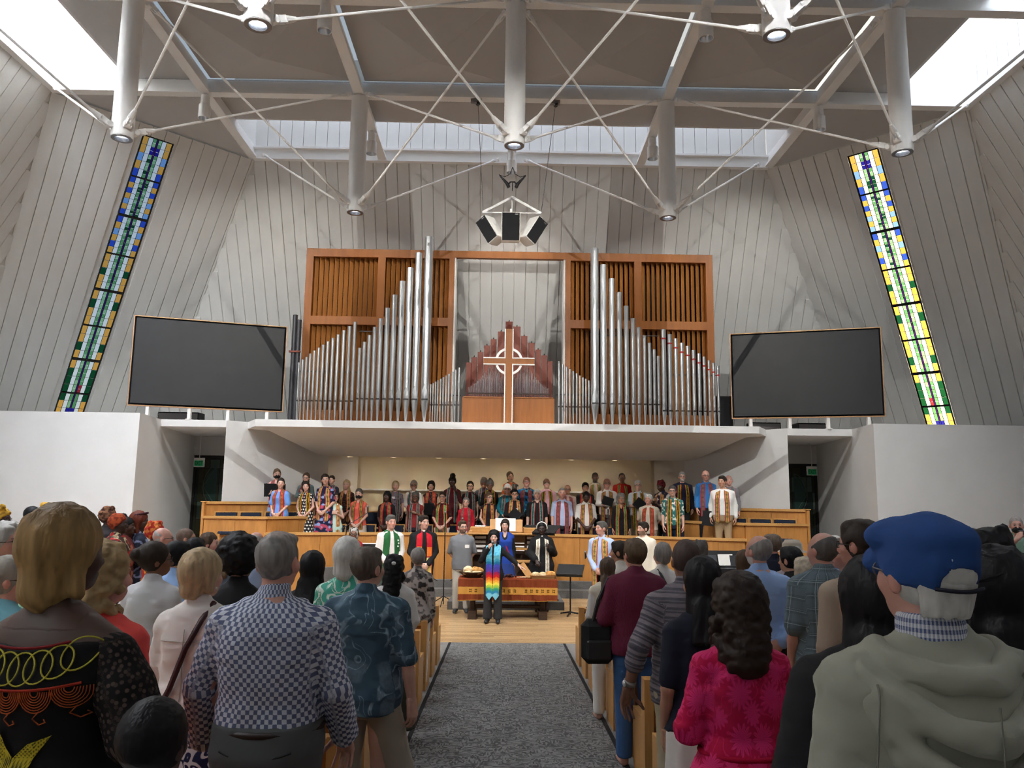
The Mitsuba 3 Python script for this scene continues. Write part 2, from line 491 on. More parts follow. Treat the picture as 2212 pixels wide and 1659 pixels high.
for i in range(-2, 3):
    one('roof_beam', ibeam((i * S, Y0 - 0.02, ZR), (i * S, BACK, ZR)), 'mat_white_steel',
        {0: 'white steel roof beam running towards the organ above the middle of the hall', -1: 'white steel roof beam along the hall, left of the middle one', 1: 'white steel roof beam along the hall, right of the middle one',
         -2: 'white steel roof beam along the hall, leftmost of five', 2: 'white steel roof beam along the hall, rightmost of five'}[i], 'roof beam', 'roof beams along the hall')
for j in range(1, NJ - 1):
    one('cross_beam', ibeam((-3 * S, gy[j], ZR), (3 * S, gy[j], ZR)), 'mat_white_steel',
        'white steel roof beam crossing the hall, %s' % ('nearest to the organ' if j == 1 else 'second from the organ' if j == 2 else ('', '', '', 'third from the organ', 'fourth from the organ', 'fifth from the organ', 'sixth from the organ')[j]), 'roof beam', 'roof beams across the hall')
one('wall_head_channel', join(box(-hw, hw, Y0 - 0.16, Y0 - 0.02, ZR - 0.02, ZR + 0.26), box(-hw, hw, Y0 - 0.24, Y0, ZR + 0.22, ZR + 0.27)), 'mat_white_steel', 'white steel channel along the head of the far boarded wall', 'steel channel')
for sg, side in ((-1, 'left'), (1, 'right')):
    x0, x1 = sorted((sg * (3 * S - 0.16), sg * (3 * S - 0.02)))
    one('wall_head_channel', box(x0, x1, BACK, Y0 - S, ZR - 0.02, ZR + 0.24), 'mat_white_steel', 'white steel channel along the head of the %s side wall' % side, 'steel channel')
ZP = ZR + 0.31
EDGE, OPEN = Y0 - 1.45, 3 * S - 1.5     # edges of the roof slots


def facets(c, apex, root):
    """four folded triangles hanging to a point in a bay"""
    for k in range(4):
        a, b = c[k], c[(k + 1) % 4]
        v = np.array([a, b, apex, np.add(a, (0, 0, 0.03)), np.add(b, (0, 0, 0.03)), np.add(apex, (0, 0, 0.03))], float)
        obj('facet', (v, np.array([[0, 2, 1], [3, 4, 5], [0, 1, 4], [0, 4, 3], [1, 2, 5], [1, 5, 4], [2, 0, 3], [2, 3, 5]])), 'mat_ceiling', root)


ceil = struct('ceiling', join(box(-hw, hw, EDGE, Y0 - S, ZP, ZP + 0.03), box(-OPEN, -hw, BACK, Y0 - S, ZP, ZP + 0.03), box(hw, OPEN, BACK, Y0 - S, ZP, ZP + 0.03),
                              prism([(-hw + .02, Y0 - S), (-hw + .02, Y0 + .1), (-3 * S - .1, Y0 - S)], ZR + 0.02, ZR + 0.08), prism([(hw - .02, Y0 - S), (3 * S + .1, Y0 - S), (hw - .02, Y0 + .1)], ZR + 0.02, ZR + 0.08),
                              box(-hw, hw, BACK + 1.5, BACK + 1.9, ZP, ZP + 0.03)), 'mat_ceiling', 'grey folded ceiling panels between white steel beams')
for i in range(-2, 2):
    for j in range(1, NJ - 1):
        xa, xb, yb, ya = gx[i + 3] + 0.10, gx[i + 4] - 0.10, gy[j] - 0.10, gy[j + 1] + 0.10
        facets([(xa, ya, ZP), (xb, ya, ZP), (xb, yb, ZP), (xa, yb, ZP)], ((xa + xb) / 2, (ya + yb) / 2, ZP - 0.40), ceil)
# slots: boarded shafts with glazing over them
ZG = ZR + 1.75
sh_ = struct('ceiling_slot', join(box(-hw, hw, EDGE - 0.06, EDGE, ZP, ZG), box(-OPEN, -OPEN + 0.06, BACK, Y0 - S, ZP, ZG), box(OPEN - 0.06, OPEN, BACK, Y0 - S, ZP, ZG),
                                  box(-hw - 0.06, -hw, EDGE, Y0, ZP, ZG), box(hw, hw + 0.06, EDGE, Y0, ZP, ZG), box(-3 * S, -OPEN, Y0 - S, Y0 - S + 0.06, ZP, ZG), box(OPEN, 3 * S, Y0 - S, Y0 - S + 0.06, ZP, ZG),
                                  box(-hw, hw, Y0 + 0.03, Y0 + 0.08, ZR, ZG), box(-3 * S - 0.08, -3 * S - 0.03, BACK, Y0 - S, ZR, ZG), box(3 * S + 0.03, 3 * S + 0.08, BACK, Y0 - S, ZR, ZG)), 'mat_board', 'white shafts of the roof slots')
for k in range(int(2 * hw / 0.288)):
    x = -hw + 0.288 * k
    obj('board', box(x + 0.006, x + 0.282, Y0, Y0 + 0.03, ZR + 0.27, ZG), 'mat_board', sh_)
for sg in (-1, 1):
    for k in range(26):
        y = Y0 - S - 0.32 * (k + 1)
        obj('board', box(*sorted((sg * 3 * S, sg * (3 * S + 0.03))), y + 0.006, y + 0.314, ZR + 0.27, ZG), 'mat_board', sh_)


def glazing(name, p, c, label):
    k = struct(name, sheet(p), 'mat_white', label, emitter={'type': 'area', 'radiance': {'type': 'rgb', 'value': list(c)}, 'sampling_weight': 1.0})
    return k


def skylight(x0, x1, y0, y1, c, label):
    glazing('skylight', [(x0, y1, ZG), (x1, y1, ZG), (x1, y0, ZG), (x0, y0, ZG)], c, label)


skylight(-hw, hw, EDGE, Y0 + 0.05, SKYLIGHT, 'daylit glazing over the roof slot along the far wall')
skylight(-3 * S, -OPEN, BACK, Y0 - S, SKYLIGHT_LEFT, 'daylit glazing over the left roof slot')
skylight(OPEN, 3 * S, BACK, Y0 - S, SKYLIGHT_RIGHT, 'daylit glazing over the right roof slot')
skylight(-OPEN, OPEN, BACK, BACK + 1.5, SKYLIGHT_REAR, 'daylit glazing over the rear roof slot')
# ---------------------------------------------------------------- lower walls, loft, niche
for sg, side in ((-1, 'left'), (1, 'right')):
    m = lambda pts: [(sg * x, y) for x, y in (pts if sg > 0 else pts[::-1])]
    struct('wall_%s_block' % side, prism(m([(7.6, 16.12), (14.2, 16.12), (14.2, 21.5), (8.25, 21.5), (8.14, 20.5)]), 0, DECK), 'mat_plaster', 'white plaster wall block beside the chancel')
    struct('wall_%s_chancel' % side, prism(m([(6.3, 17.5), (7.38, 20.6), (7.38, 21.6), (4.0, 21.6), (4.0, 21.2), (4.45, 19.6)]), 0, DECK - 0.005), 'mat_plaster', 'white plaster wall flanking the choir niche')
    # doorway at the end of the passage: header, dark leaded door
    struct('wall_%s_header' % side, box(*sorted((sg * 7.2, sg * 8.4)), 20.45, 20.6, 3.14, DECK - 0.16), 'mat_plaster')
    d = struct('door_%d' % (1 if sg < 0 else 2), join(box(*sorted((sg * 7.28, sg * 7.36)), 20.5, 20.56, 0, 3.14), box(*sorted((sg * 8.08, sg * 8.16)), 20.5, 20.56, 0, 3.14), box(*sorted((sg * 7.28, sg * 8.16)), 20.5, 20.56, 3.06, 3.14),
                                                      box(*sorted((sg * 7.36, sg * 8.08)), 20.53, 20.56, 0, 3.06)), 'mat_black', 'dark stained glass door at the end of the %s passage' % side)
    rd = random.Random(11 + sg)
    zz = [0.1, 0.75, 1.1, 1.5, 1.95, 2.4, 2.8, 3.04]
    xx = [7.37, 7.46, 7.72, 7.86, 8.0, 8.07]
    for a in range(len(xx) - 1):
        for b in range(len(zz) - 1):
            obj('pane', box(*sorted((sg * (xx[a] + 0.008), sg * (xx[a + 1] - 0.008))), 20.515, 20.53, zz[b] + 0.008, zz[b + 1] - 0.008), rd.choice(('mat_door_glass_a', 'mat_door_glass_b', 'mat_door_glass_c', 'mat_door_glass_c')), d)
    cxm = sg * 7.52
    ring = [(cxm + 0.34 * math.cos(t) , 20.505, 2.35 + 0.52 * math.sin(t)) for t in np.linspace(PI / 2 if sg > 0 else PI / 2, -PI / 2, 20)] if sg > 0 else [(cxm - 0.34 * math.cos(t), 20.505, 2.35 + 0.52 * math.sin(t)) for t in np.linspace(PI / 2, -PI / 2, 20)]
    obj('medallion', tube(ring, 0.012, 6), 'mat_door_glass_b', d, smooth=True)
    dia = [(cxm, 20.505, 2.87), (cxm + sg * 0.34, 20.505, 2.35), (cxm, 20.505, 1.83)]
    obj('medallion_diamond', tube(dia, 0.010, 6), 'mat_door_glass_b', d)
    obj('medallion_field', extrude([(0.30 * math.cos(t), 0.47 * math.sin(t)) for t in np.linspace(-PI / 2, PI / 2, 16)], 0.008, (cxm, 20.512 + (0 if sg > 0 else 0), 2.35), (sg, 0, 0), (0, 0, 1)), 'mat_door_glass_d', d)
    # exit sign hung before the door
    ex = thing('exit_sign', 'white exit sign with green letters hung before the %s dark door' % side, 'exit sign')
    xe, ze = sg * 7.78, 2.93
    obj('housing', cham(xe - 0.135, xe + 0.135, 19.9, 19.95, ze - 0.11, ze + 0.12, 0.008), 'mat_white', ex)
    obj('face', box(xe - 0.11, xe + 0.11, 19.893, 19.9, ze - 0.09, ze + 0.05), 'mat_exit_face', ex)
    txt = meshkit.text_mesh('EXIT', 0.095, 0.004, bold=True)
    tv = np.asarray(txt.vertices)
    tv = tv - [(tv[:, 0].max() + tv[:, 0].min()) / 2, 0, 0]
    tv[:, 0] *= 0.19 / (tv[:, 0].max() - tv[:, 0].min())
    obj('lettering', (np.stack([tv[:, 0] + xe, 19.892 - tv[:, 2], tv[:, 1] + ze - 0.065], 1), np.asarray(txt.faces)), 'mat_exit_letter', ex)
    obj('hanger', tube([(xe, 19.925, ze + 0.12), (xe, 19.925, DECK - 0.16)], 0.01, 6), 'mat_white', ex)
mat('mat_exit_face', (0.05, 0.62, 0.26), 0.5)
scene['mat_exit_face'] = {'type': 'twosided', 'bsdf': {'type': 'diffuse', 'reflectance': {'type': 'rgb', 'value': [0.05, 0.55, 0.22]}}}
mat('mat_door_glass_a', (0.012, 0.022, 0.020), 0.25)
mat('mat_door_glass_b', (0.055, 0.085, 0.070), 0.25)
mat('mat_door_glass_c', (0.03, 0.030, 0.014), 0.25)
mat('mat_door_glass_d', (0.018, 0.05, 0.042), 0.25)
# organ loft: deck with a thin front edge, sloping soffit
dk = [(-5.55, 17.14), (5.55, 17.14), (5.95, 17.9), (6.3, 17.5), (7.9, 17.5), (8.3, 21.7), (-8.3, 21.7), (-7.9, 17.5), (-6.3, 17.5), (-5.95, 17.9)]
struct('trim_1', prism(dk, DECK - 0.155, DECK), 'mat_plaster', 'white edge of the organ loft')
fb, bb = [(-5.45, 17.2, 3.635), (5.45, 17.2, 3.635)], [(-4.62, 19.5, 3.12), (4.62, 19.5, 3.12)]
struct('trim_2', hull(fb + bb + [(-4.6, 19.6, 3.63), (4.6, 19.6, 3.63), (-4.6, 19.6, 3.13), (4.6, 19.6, 3.13)]), 'mat_soffit', 'sloping plaster soffit under the organ loft')
mat('mat_soffit', srgb(206, 203, 198), 0.8, 0.2)
struct('wall_niche', join(box(-4.1, 4.1, 21.2, 21.4, 0, 3.3), box(-4.6, 4.6, 19.55, 21.4, 3.2, 3.3)), 'mat_niche', 'beige back wall of the choir niche')
struct('wall_niche_panel', prism([(-3.9, 21.2), (3.9, 21.2), (3.9, 21.12), (-3.9, 21.12)][::-1], 2.34, 3.2), 'mat_niche', 'raised beige panel across the niche')
struct('trim_3', box(-3.92, 3.92, 21.08, 21.2, 2.30, 2.345), 'mat_plaster', 'thin white ledge under the raised panel')
for k, x in enumerate((-3.95, -2.85, -1.72, -0.6, 0.52, 1.62, 2.72)):
    l = thing('recessed_lamp', 'small warm recessed lamp under the organ loft, ' + ('leftmost of seven', 'second from the left', 'third from the left', 'the middle one', 'third from the right', 'second from the right', 'rightmost of seven')[k], 'lamp', 'recessed lamps above the choir')
    obj('ring', lathe([(0.085, 3.195), (0.085, 3.115), (0.065, 3.115), (0.062, 3.16)], 16, (x, 19.72, 0)), 'mat_white', l, smooth=30)
    v, f = lathe([(0.062, 3.13), (0.0, 3.13)], 16, (x, 19.72, 0))
    obj('lens', (v, f[:, ::-1]), 'mat_white', l, emitter={'type': 'area', 'radiance': {'type': 'rgb', 'value': [9.0, 6.4, 3.6]}, 'sampling_weight': 0.06})
    scene[l + '_beam'] = {'type': 'spot', 'to_world': T().look_at(origin=[x, 19.95, 3.08], target=[x, 20.95, 1.2], up=[0, 1, 0]), 'intensity': {'type': 'rgb', 'value': [4.5, 3.6, 2.6]}, 'cutoff_angle': 75.0, 'beam_width': 25.0, 'sampling_weight': 0.05}

# chancel platform and its steps
struct('floor_platform', box(-9, 9, 17.85, 21.3, 0, 0.33), 'mat_grey_step', 'grey carpeted chancel platform')
struct('trim_4', box(-9, 9, 17.5, 17.86, 0, 0.165), 'mat_grey_step', 'grey carpeted step up to the chancel')
v, f = hull([(-1.14, 15.6, 0), (1.14, 15.7, 0), (-1.08, 17.5, 0), (1.12, 17.6, 0), (-1.14, 15.6, 0.15), (1.14, 15.7, 0.15), (-1.08, 17.5, 0.15), (1.12, 17.6, 0.15)])
struct('trim_5', (v, f), 'mat_grey_step', 'low grey carpeted step behind the table')
# ================================================================ roof truss: masts with lamps, tie rods, can lights
ML = 2.42


def clevis(p, d, s=1.0):
    """fork with a pin at p, pointing along d"""
    x, y, d = frame(d)
    p = np.asarray(p, float)
    f1 = bar(p + x * 0.03 * s, p + x * 0.03 * s + d * 0.17 * s, 0.016 * s, 0.09 * s, y)
    f2 = bar(p - x * 0.03 * s, p - x * 0.03 * s + d * 0.17 * s, 0.016 * s, 0.09 * s, y)
    pin = tube([p - x * 0.055 * s, p + x * 0.055 * s], 0.052 * s, 10)
    body = tube([p + d * 0.15 * s, p + d * 0.20 * s, p + d * 0.32 * s], [0.05 * s, 0.048 * s, 0.03 * s], 10)
    return join(f1, f2, pin, body)


MAST = {(-1, 1): 'left organ mast', (1, 1): 'right organ mast', (0, 2): 'middle mast', (-2, 2): 'mast by the left window', (2, 2): 'mast by the right window', (-1, 3): 'mast at the top left', (1, 3): 'mast at the top right'}
WAY = {(-1, -1): 'towards the organ on the left', (1, -1): 'towards the organ on the right', (-1, 1): 'towards the pews on the left', (1, 1): 'towards the pews on the right'}
for (i, j) in MAST:
    x, y = i * S, Y0 - j * S
    where = {(-1, 1): 'left of the two nearest the organ', (1, 1): 'right of the two nearest the organ', (0, 2): 'the middle one above the loudspeakers', (-2, 2): 'beside the left stained glass', (2, 2): 'beside the right stained glass',
             (-1, 3): 'cut off at the top left', (1, 3): 'cut off at the top right'}[i, j]
    t = thing('lamp_mast', 'white tubular roof mast with a lamp in its foot, ' + where, 'roof mast', 'lamp masts of the roof truss')
    zb_ = ZR - ML
    obj('tube', lathe([(0.0, ZR - 0.01), (0.165, ZR - 0.01), (0.168, zb_ + 0.03), (0.160, zb_), (0.125, zb_)], 32, (x, y, 0)), 'mat_white_steel', t, smooth=40)
    obj('lamp_ring', lathe([(0.158, zb_ + 0.004), (0.158, zb_ - 0.012), (0.108, zb_ - 0.012), (0.10, zb_ + 0.05)], 32, (x, y, 0)), 'mat_lamp_ring', t, smooth=40)
    obj('reflector', lathe([(0.106, zb_ - 0.005), (0.096, zb_ + 0.03), (0.09, zb_ + 0.05)], 24, (x, y, 0)), 'mat_reflector', t, smooth=40)
    v, f = lathe([(0.088, zb_ + 0.045), (0.0, zb_ + 0.045)], 24, (x, y, 0))
    obj('bulb', (v, f[:, ::-1]), 'mat_white', t, emitter={'type': 'area', 'radiance': {'type': 'rgb', 'value': [3.2, 3.6, 4.2]}, 'sampling_weight': 0.05})
    scene[t + '_beam'] = {'type': 'spot', 'to_world': T().look_at(origin=[x, y, zb_ - 0.02], target=[x, y, 0], up=[0, 1, 0]), 'intensity': {'type': 'rgb', 'value': LAMP}, 'cutoff_angle': 62.0, 'beam_width': 30.0, 'sampling_weight': 0.12}
    ends = []
    for di in (-1, 1):
        for dj in (-1, 1):
            n = (i + di, j + dj)
            q = np.array([n[0] * S, Y0 - n[1] * S, ZR - 0.02])
            if abs(n[0]) > 3 or n[1] < 0 or (abs(n[0]) == 3 and n[1] < 1):
                continue
            d = q - np.array([x, y, zb_ + 0.16]); d /= np.linalg.norm(d)
            h = np.array([d[0], d[1], 0]); h /= np.linalg.norm(h)
            p0 = np.array([x, y, zb_ + 0.16]) + h * 0.20
            obj('clevis', clevis(p0, d), 'mat_white_steel', t, smooth=35)
            e = q - h * (0.26 if n[1] else 0.46)
            r = thing('tie_rod', 'white tie rod of the %s, %s' % (MAST[i, j], WAY[di, dj]), 'tie rod', 'tie rods of the roof truss')
            obj('rod', tube([p0 + d * 0.3, e - d * 0.15], 0.021, 8), 'mat_white_steel', r, smooth=40)
            obj('end_fork', clevis(e, -d, 0.8), 'mat_white_steel', r, smooth=35)
for (x, y, wh) in ((-2 * S, Y0 - S - 0.02, 'by the beam crossing left of the left organ mast'), (2 * S, Y0 - S - 0.02, 'under the beam crossing at the upper right'), (-S, Y0 - 2 * S, 'at the top, left of the middle mast'), (S, Y0 - 2 * S, 'at the top, right of the middle mast'),
                   (-S, Y0 - 1.62, 'before the skylight slot behind the left organ mast'), (S, Y0 - 1.62, 'before the skylight slot behind the right organ mast'), (0.0, Y0 - 0.75, 'high before the far wall behind the middle mast'), (-S, Y0 - 4 * S, 'above the pews on the left'), (S, Y0 - 4 * S, 'above the pews on the right')):
    t = thing('can_light', 'white cylindrical can light ' + wh, 'can light', 'can lights under the beams')
    z1 = ZR - 0.02
    obj('can', lathe([(0.0, z1 - 0.02), (0.085, z1 - 0.02), (0.09, z1 - 0.2), (0.118, z1 - 0.23), (0.118, z1 - 0.5), (0.108, z1 - 0.5), (0.10, z1 - 0.4), (0, z1 - 0.38)], 24, (x, y, 0)), 'mat_white_steel', t, smooth=40)
    obj('reflector', lathe([(0.106, z1 - 0.495), (0.085, z1 - 0.42), (0.05, z1 - 0.395), (0.0, z1 - 0.392)], 20, (x, y, 0)), 'mat_reflector', t, smooth=40)
    obj('bracket', box(x - 0.03, x + 0.03, y - 0.03, y + 0.03, z1 - 0.03, z1 + 0.04), 'mat_white_steel', t)
    aim, k, cut = ((x * .9, 18.7, 2.0), 1.45, 34.0) if y < 6 else ((x * 0.3, 15.6, 0.8), .35, 40.0) if y < 12.5 else ((x * 0.9, 19.5, 4.6), .20, 48.0) if abs(x) > 5 else ((x * 1.1, y + 1.9, 4.5), .15, 48.0)
    scene[t + '_beam'] = {'type': 'spot', 'to_world': T().look_at(origin=[x, y, z1 - 0.52], target=list(aim), up=[0, 0, 1]), 'intensity': {'type': 'rgb', 'value': [c * k for c in CAN]}, 'cutoff_angle': cut, 'beam_width': cut * .55, 'sampling_weight': 0.25}

# ================================================================ loudspeaker cluster and microphones hung before the organ
YS = 14.6
fr = thing('speaker_frame', 'white triangular steel frame hanging over the chancel by thin cables', 'hanging frame')
ap, bl, br = np.array([0, YS, 7.98]), np.array([-0.57, YS - 0.1, 7.62]), np.array([0.57, YS - 0.1, 7.62])
for a, b in ((ap, bl), (ap, br), (bl, br)):
    obj('strut', bar(a, b, 0.045, 0.045 if a is ap else 0.02), 'mat_white_steel', fr)
for (x0, x1) in ((-0.72, -0.56), (0.86, 0.57)):
    obj('cable', tube([(x0, Y0 - S, ZR), (x1, YS - 0.1, 7.66)], 0.006, 5), 'mat_lamp_ring', fr)
obj('chain', tube([ap, (0, YS, 7.58)], 0.012, 6), 'mat_white_steel', fr)
for x in (-0.72, 0.86):
    hb_ = thing('hoist_bracket', 'small %s hoist on the cross beam holding the speaker frame' % ('left' if x < 0 else 'right'), 'hoist')
    obj('plate', join(box(x - 0.14, x + 0.08, Y0 - S - 0.05, Y0 - S + 0.05, ZR - 0.06, ZR + 0.01), box(x - 0.08, x - 0.02, Y0 - S - 0.12, Y0 - S - 0.04, ZR - 0.11, ZR - 0.02)), 'mat_lamp_ring', hb_)
    obj('pulley', tube([(x, Y0 - S - 0.05, ZR - 0.06), (x, Y0 - S + 0.05, ZR - 0.06)], 0.045, 10), 'mat_black', hb_)


def spk(label, c, w, h, d, roll, yaw, pitch):
    t = thing('loudspeaker', label, 'loudspeaker', 'loudspeakers of the hanging cluster')
    R = trimesh.transformations.euler_matrix(pitch, roll, yaw, 'sxyz')[:3, :3]
    pl = lambda m: (np.asarray(m[0]) @ R.T + np.asarray(c), m[1])
    obj('cabinet', pl(cham(-w / 2, w / 2, -d * 0.5, d / 2, -h / 2, h / 2, 0.012)), 'mat_white', t)
    obj('grille', pl(cham(-w / 2 + 0.012, w / 2 - 0.012, -d * 0.5 - 0.012, -d * 0.5, -h / 2 + 0.012, h / 2 - 0.012, 0.004)), 'mat_black_matte', t)
    obj('bracket', pl(join(box(-0.02, 0.02, -0.02, 0.02, h / 2, h / 2 + 0.09), tube([(w / 2, 0, h * 0.12), (w / 2 + 0.012, 0, h * 0.12)], 0.03, 12))), 'mat_white_steel', t)
    obj('badge', pl(box(w / 2 - 0.10, w / 2 - 0.04, -d * 0.5 - 0.015, -d * 0.5 - 0.011, h / 2 - 0.05, h / 2 - 0.03)), 'mat_lamp_ring', t)


spk('black fronted white loudspeaker in the middle of the hanging cluster', (-0.02, YS - 0.25, 7.27), 0.35, 0.54, 0.34, 0.0, 0.0, 0.20)
spk('black fronted white loudspeaker tilted out on the left of the cluster', (-0.40, YS - 0.10, 7.26), 0.26, 0.52, 0.34, -0.52, -0.62, 0.16)
spk('black fronted white loudspeaker tilted out on the right of the cluster', (0.40, YS - 0.10, 7.26), 0.26, 0.52, 0.34, 0.52, 0.62, 0.16)
mc = thing('hanging_microphones', 'pair of black microphones on a cable above the loudspeakers', 'microphones')
for s in (-1, 1):
    obj('microphone', tube([(s * 0.25, YS - 0.3, 8.30), (s * 0.10, YS - 0.3, 8.13), (s * 0.07, YS - 0.3, 8.06)], [0.012, 0.032, 0.035], 10), 'mat_black', mc, smooth=40)
    obj('lead', tube([(0, YS - 0.3, 8.47), (s * 0.05, YS - 0.3, 8.33), (s * 0.15, YS - 0.3, 8.27), (s * 0.26, YS - 0.3, 8.31)], 0.007, 5), 'mat_black', mc)
obj('clamp', join(tube([(-0.09, YS - 0.3, 8.1), (-0.04, YS - 0.3, 8.17), (0.04, YS - 0.3, 8.17), (0.09, YS - 0.3, 8.1)], 0.016, 8), tube([(0, YS - 0.3, 8.15), (0, YS - 0.3, 7.99)], 0.008, 6)), 'mat_black', mc)
obj('cable', tube([(0, YS - 0.3, 8.47), (0.02, YS - 1.0, 8.9), (0.02, 11.95, 9.2), (0.06, 11.9, 8.9), (0.05, 11.9, ZR)], 0.009, 5), 'mat_white_steel', mc)

# ================================================================ the organ
og = thing('pipe_organ', 'large pipe organ with stepped silver pipes before brown louvred wooden cases', 'organ')
part_n = {}
YC = 18.3
for sg in (-1, 1):
    xo, xm, xi = sg * 4.92, sg * 3.10, sg * 1.34
    fx = lambda a, b: sorted((a, b))
    z0, zt, zm = DECK, 8.07, 6.30
    fm = [box(*fx(xo, xo - sg * 0.17), YC, YC + 0.3, z0, zt), box(*fx(xi, xi + sg * 0.13), YC, YC + 0.3, z0, zt), box(xm - 0.09, xm + 0.09, YC, YC + 0.25, z0, zt),
          box(*fx(xo, xi), YC, YC + 0.3, zt - 0.2, zt), box(*fx(xo, xi), YC, YC + 0.28, zm - 0.1, zm + 0.1), box(*fx(xo, xi), YC, YC + 0.28, z0, z0 + 0.35)]
    k = obj('case_frame', join(*fm), 'mat_case', og)
    part_label(k, 'brown wooden frame of the %s louvred case' % ('left' if sg < 0 else 'right'))
    obj('case_back', box(*fx(xo - sg * 0.05, xi + sg * 0.05), YC + 0.28, YC + 0.31, z0, zt - 0.05), 'mat_dark_gap', og)
    for (b0, b1) in ((xo - sg * 0.17, xm + sg * 0.09), (xm - sg * 0.09, xi + sg * 0.13)):
        lo, hi = sorted((b0, b1))
        n = int(round((hi - lo) / 0.123))
        for (za, zb_) in ((zm + 0.1, zt - 0.2), (z0 + 0.35, zm - 0.1)):
            for q in range(n):
                x = lo + (q + 0.5) * (hi - lo) / n
                # louvres turned the same way in both cases, so that the left shows its faces and the right its edges
                c, s_ = math.cos(0.75), math.sin(0.75)
                a = np.array([[-0.055, -0.008], [0.055, -0.008], [0.055, 0.008], [-0.055, 0.008]]) @ np.array([[c, s_], [-s_, c]])
                obj('louvre', prism([(x + p[0], YC + 0.12 + p[1]) for p in a], za - 0.005, zb_ + 0.005), 'mat_slat', og)
obj('header_beam', box(-1.34, 1.34, YC, YC + 0.14, 7.90, 8.07), 'mat_case', og)
for sg in (-1, 1):
    obj('reveal', box(*sorted((sg * 1.34, sg * 1.30)), YC + 0.02, YC + 0.5, DECK, 7.9), 'mat_board', og)
YP = 17.55


def pipe(x, top, r, mouth, cap=False, foot=DECK):
    body = [(r * 0.93, top - 0.01), (r, top), (r, mouth + 0.015), (r * 0.96, mouth - 0.01), (r * 0.98, mouth - 0.04), (0.010 + r * 0.12, foot + 0.005), (0.010 + r * 0.12, foot)]
    n = 20 if r > 0.05 else 14
    k = obj('pipe', lathe([(r * 0.90, top - 0.25)] + body, n, (x, YP, 0)), 'mat_pipe', og, smooth=50)
    obj('mouth', box(x - r * 0.72, x + r * 0.72, YP - r - 0.004, YP - r * 0.4, mouth - 0.013, mouth + 0.017), 'mat_black', k)
    h = r * 3.6
    v = np.array([[x - r * 0.72, YP - r * 0.86, mouth + 0.02], [x + r * 0.72, YP - r * 0.86, mouth + 0.02], [x + r * 0.6, YP - r * 0.95, mouth + h * 0.55], [x, YP - r - 0.004, mouth + h], [x - r * 0.6, YP - r * 0.95, mouth + h * 0.55], [x, YP - r * 0.3, mouth + h * 0.3], [x, YP - r * 1.07, mouth + 0.02]])
    obj('upper_lip', hull(v), 'mat_steel', k)
    if cap:
        obj('tuning_band', lathe([(r * 1.02, top - 0.20), (r * 1.04, top - 0.215), (r * 1.02, top - 0.235)], n, (x, YP, 0)), 'mat_red', k)


RANK_A = [(-4.764, 5.13, .028), (-4.685, 5.2, .03), (-4.604, 5.26, .031), (-4.519, 5.34, .032), (-4.43, 5.41, .033), (-4.334, 5.48, .034), (-4.235, 5.55, .036), (-4.131, 5.63, .037), (-4.022, 5.71, .038), (-3.906, 5.79, .039), (-3.78, 5.89, .04), (-3.653, 5.99, .041), (-3.535, 6.09, .043)]
RANK_B = [(-3.405, 5.49, .04), (-3.304, 5.63, .043), (-3.194, 5.79, .045), (-3.076, 5.98, .048), (-2.949, 6.18, .054), (-2.803, 6.43, .06), (-2.648, 6.74, .065), (-2.484, 7.07, .071), (-2.309, 7.39, .08), (-2.118, 7.75, .085), (-1.892, 8.14, .099)]
RANK_C = [(-1.762, 4.68, .018), (-1.708, 4.71, .019), (-1.652, 4.74, .02), (-1.601, 4.77, .021), (-1.539, 4.81, .022), (-1.48, 4.85, .023), (-1.418, 4.88, .024), (-1.356, 4.92, .025), (-1.279, 4.97, .026), (-1.206, 5.02, .027), (-1.124, 5.07, .028)]
RANK_D = [(1.146, 5.25, .031), (1.231, 5.18, .03), (1.316, 5.13, .029), (1.395, 5.08, .028), (1.472, 5.03, .027), (1.548, 4.98, .026), (1.622, 4.93, .025), (1.693, 4.89, .024), (1.758, 4.86, .022), (1.826, 4.82, .021)]
RANK_E = [(1.96, 7.93, .094), (2.161, 7.54, .08), (2.357, 7.21, .071), (2.527, 6.89, .062), (2.686, 6.57, .06), (2.84, 6.28, .054), (2.97, 6.07, .051), (3.104, 5.88, .045), (3.218, 5.71, .043), (3.323, 5.56, .04), (3.417, 5.41, .036)]
RANK_F = [(3.539, 6.03, .06), (3.681, 5.92, .054), (3.82, 5.82, .051), (3.957, 5.72, .051), (4.091, 5.65, .048), (4.222, 5.56, .045), (4.347, 5.48, .044), (4.464, 5.41, .038), (4.575, 5.33, .037), (4.677, 5.27, .036), (4.777, 5.2, .034)]
for rank, mouth, cap in ((RANK_A, 4.26, 0), (RANK_B, 4.32, 0), (RANK_C, 4.21, 0), (RANK_D, 4.21, 0), (RANK_E, 4.29, 0), (RANK_F, 4.15, 1)):
    for x, top, r in rank:
        pipe(x, top, r, mouth, cap)
for x0, x1, z in ((-4.82, -3.45, 4.95), (-3.45, -1.8, 5.9), (-1.82, -1.08, 4.45), (1.08, 1.9, 4.5), (1.9, 3.45, 5.9), (3.45, 4.83, 5.0)):
    obj('pipe_rail', tube([(x0, YP + 0.11, z), (x1, YP + 0.11, z)], 0.012, 6), 'mat_pipe_dark', og)
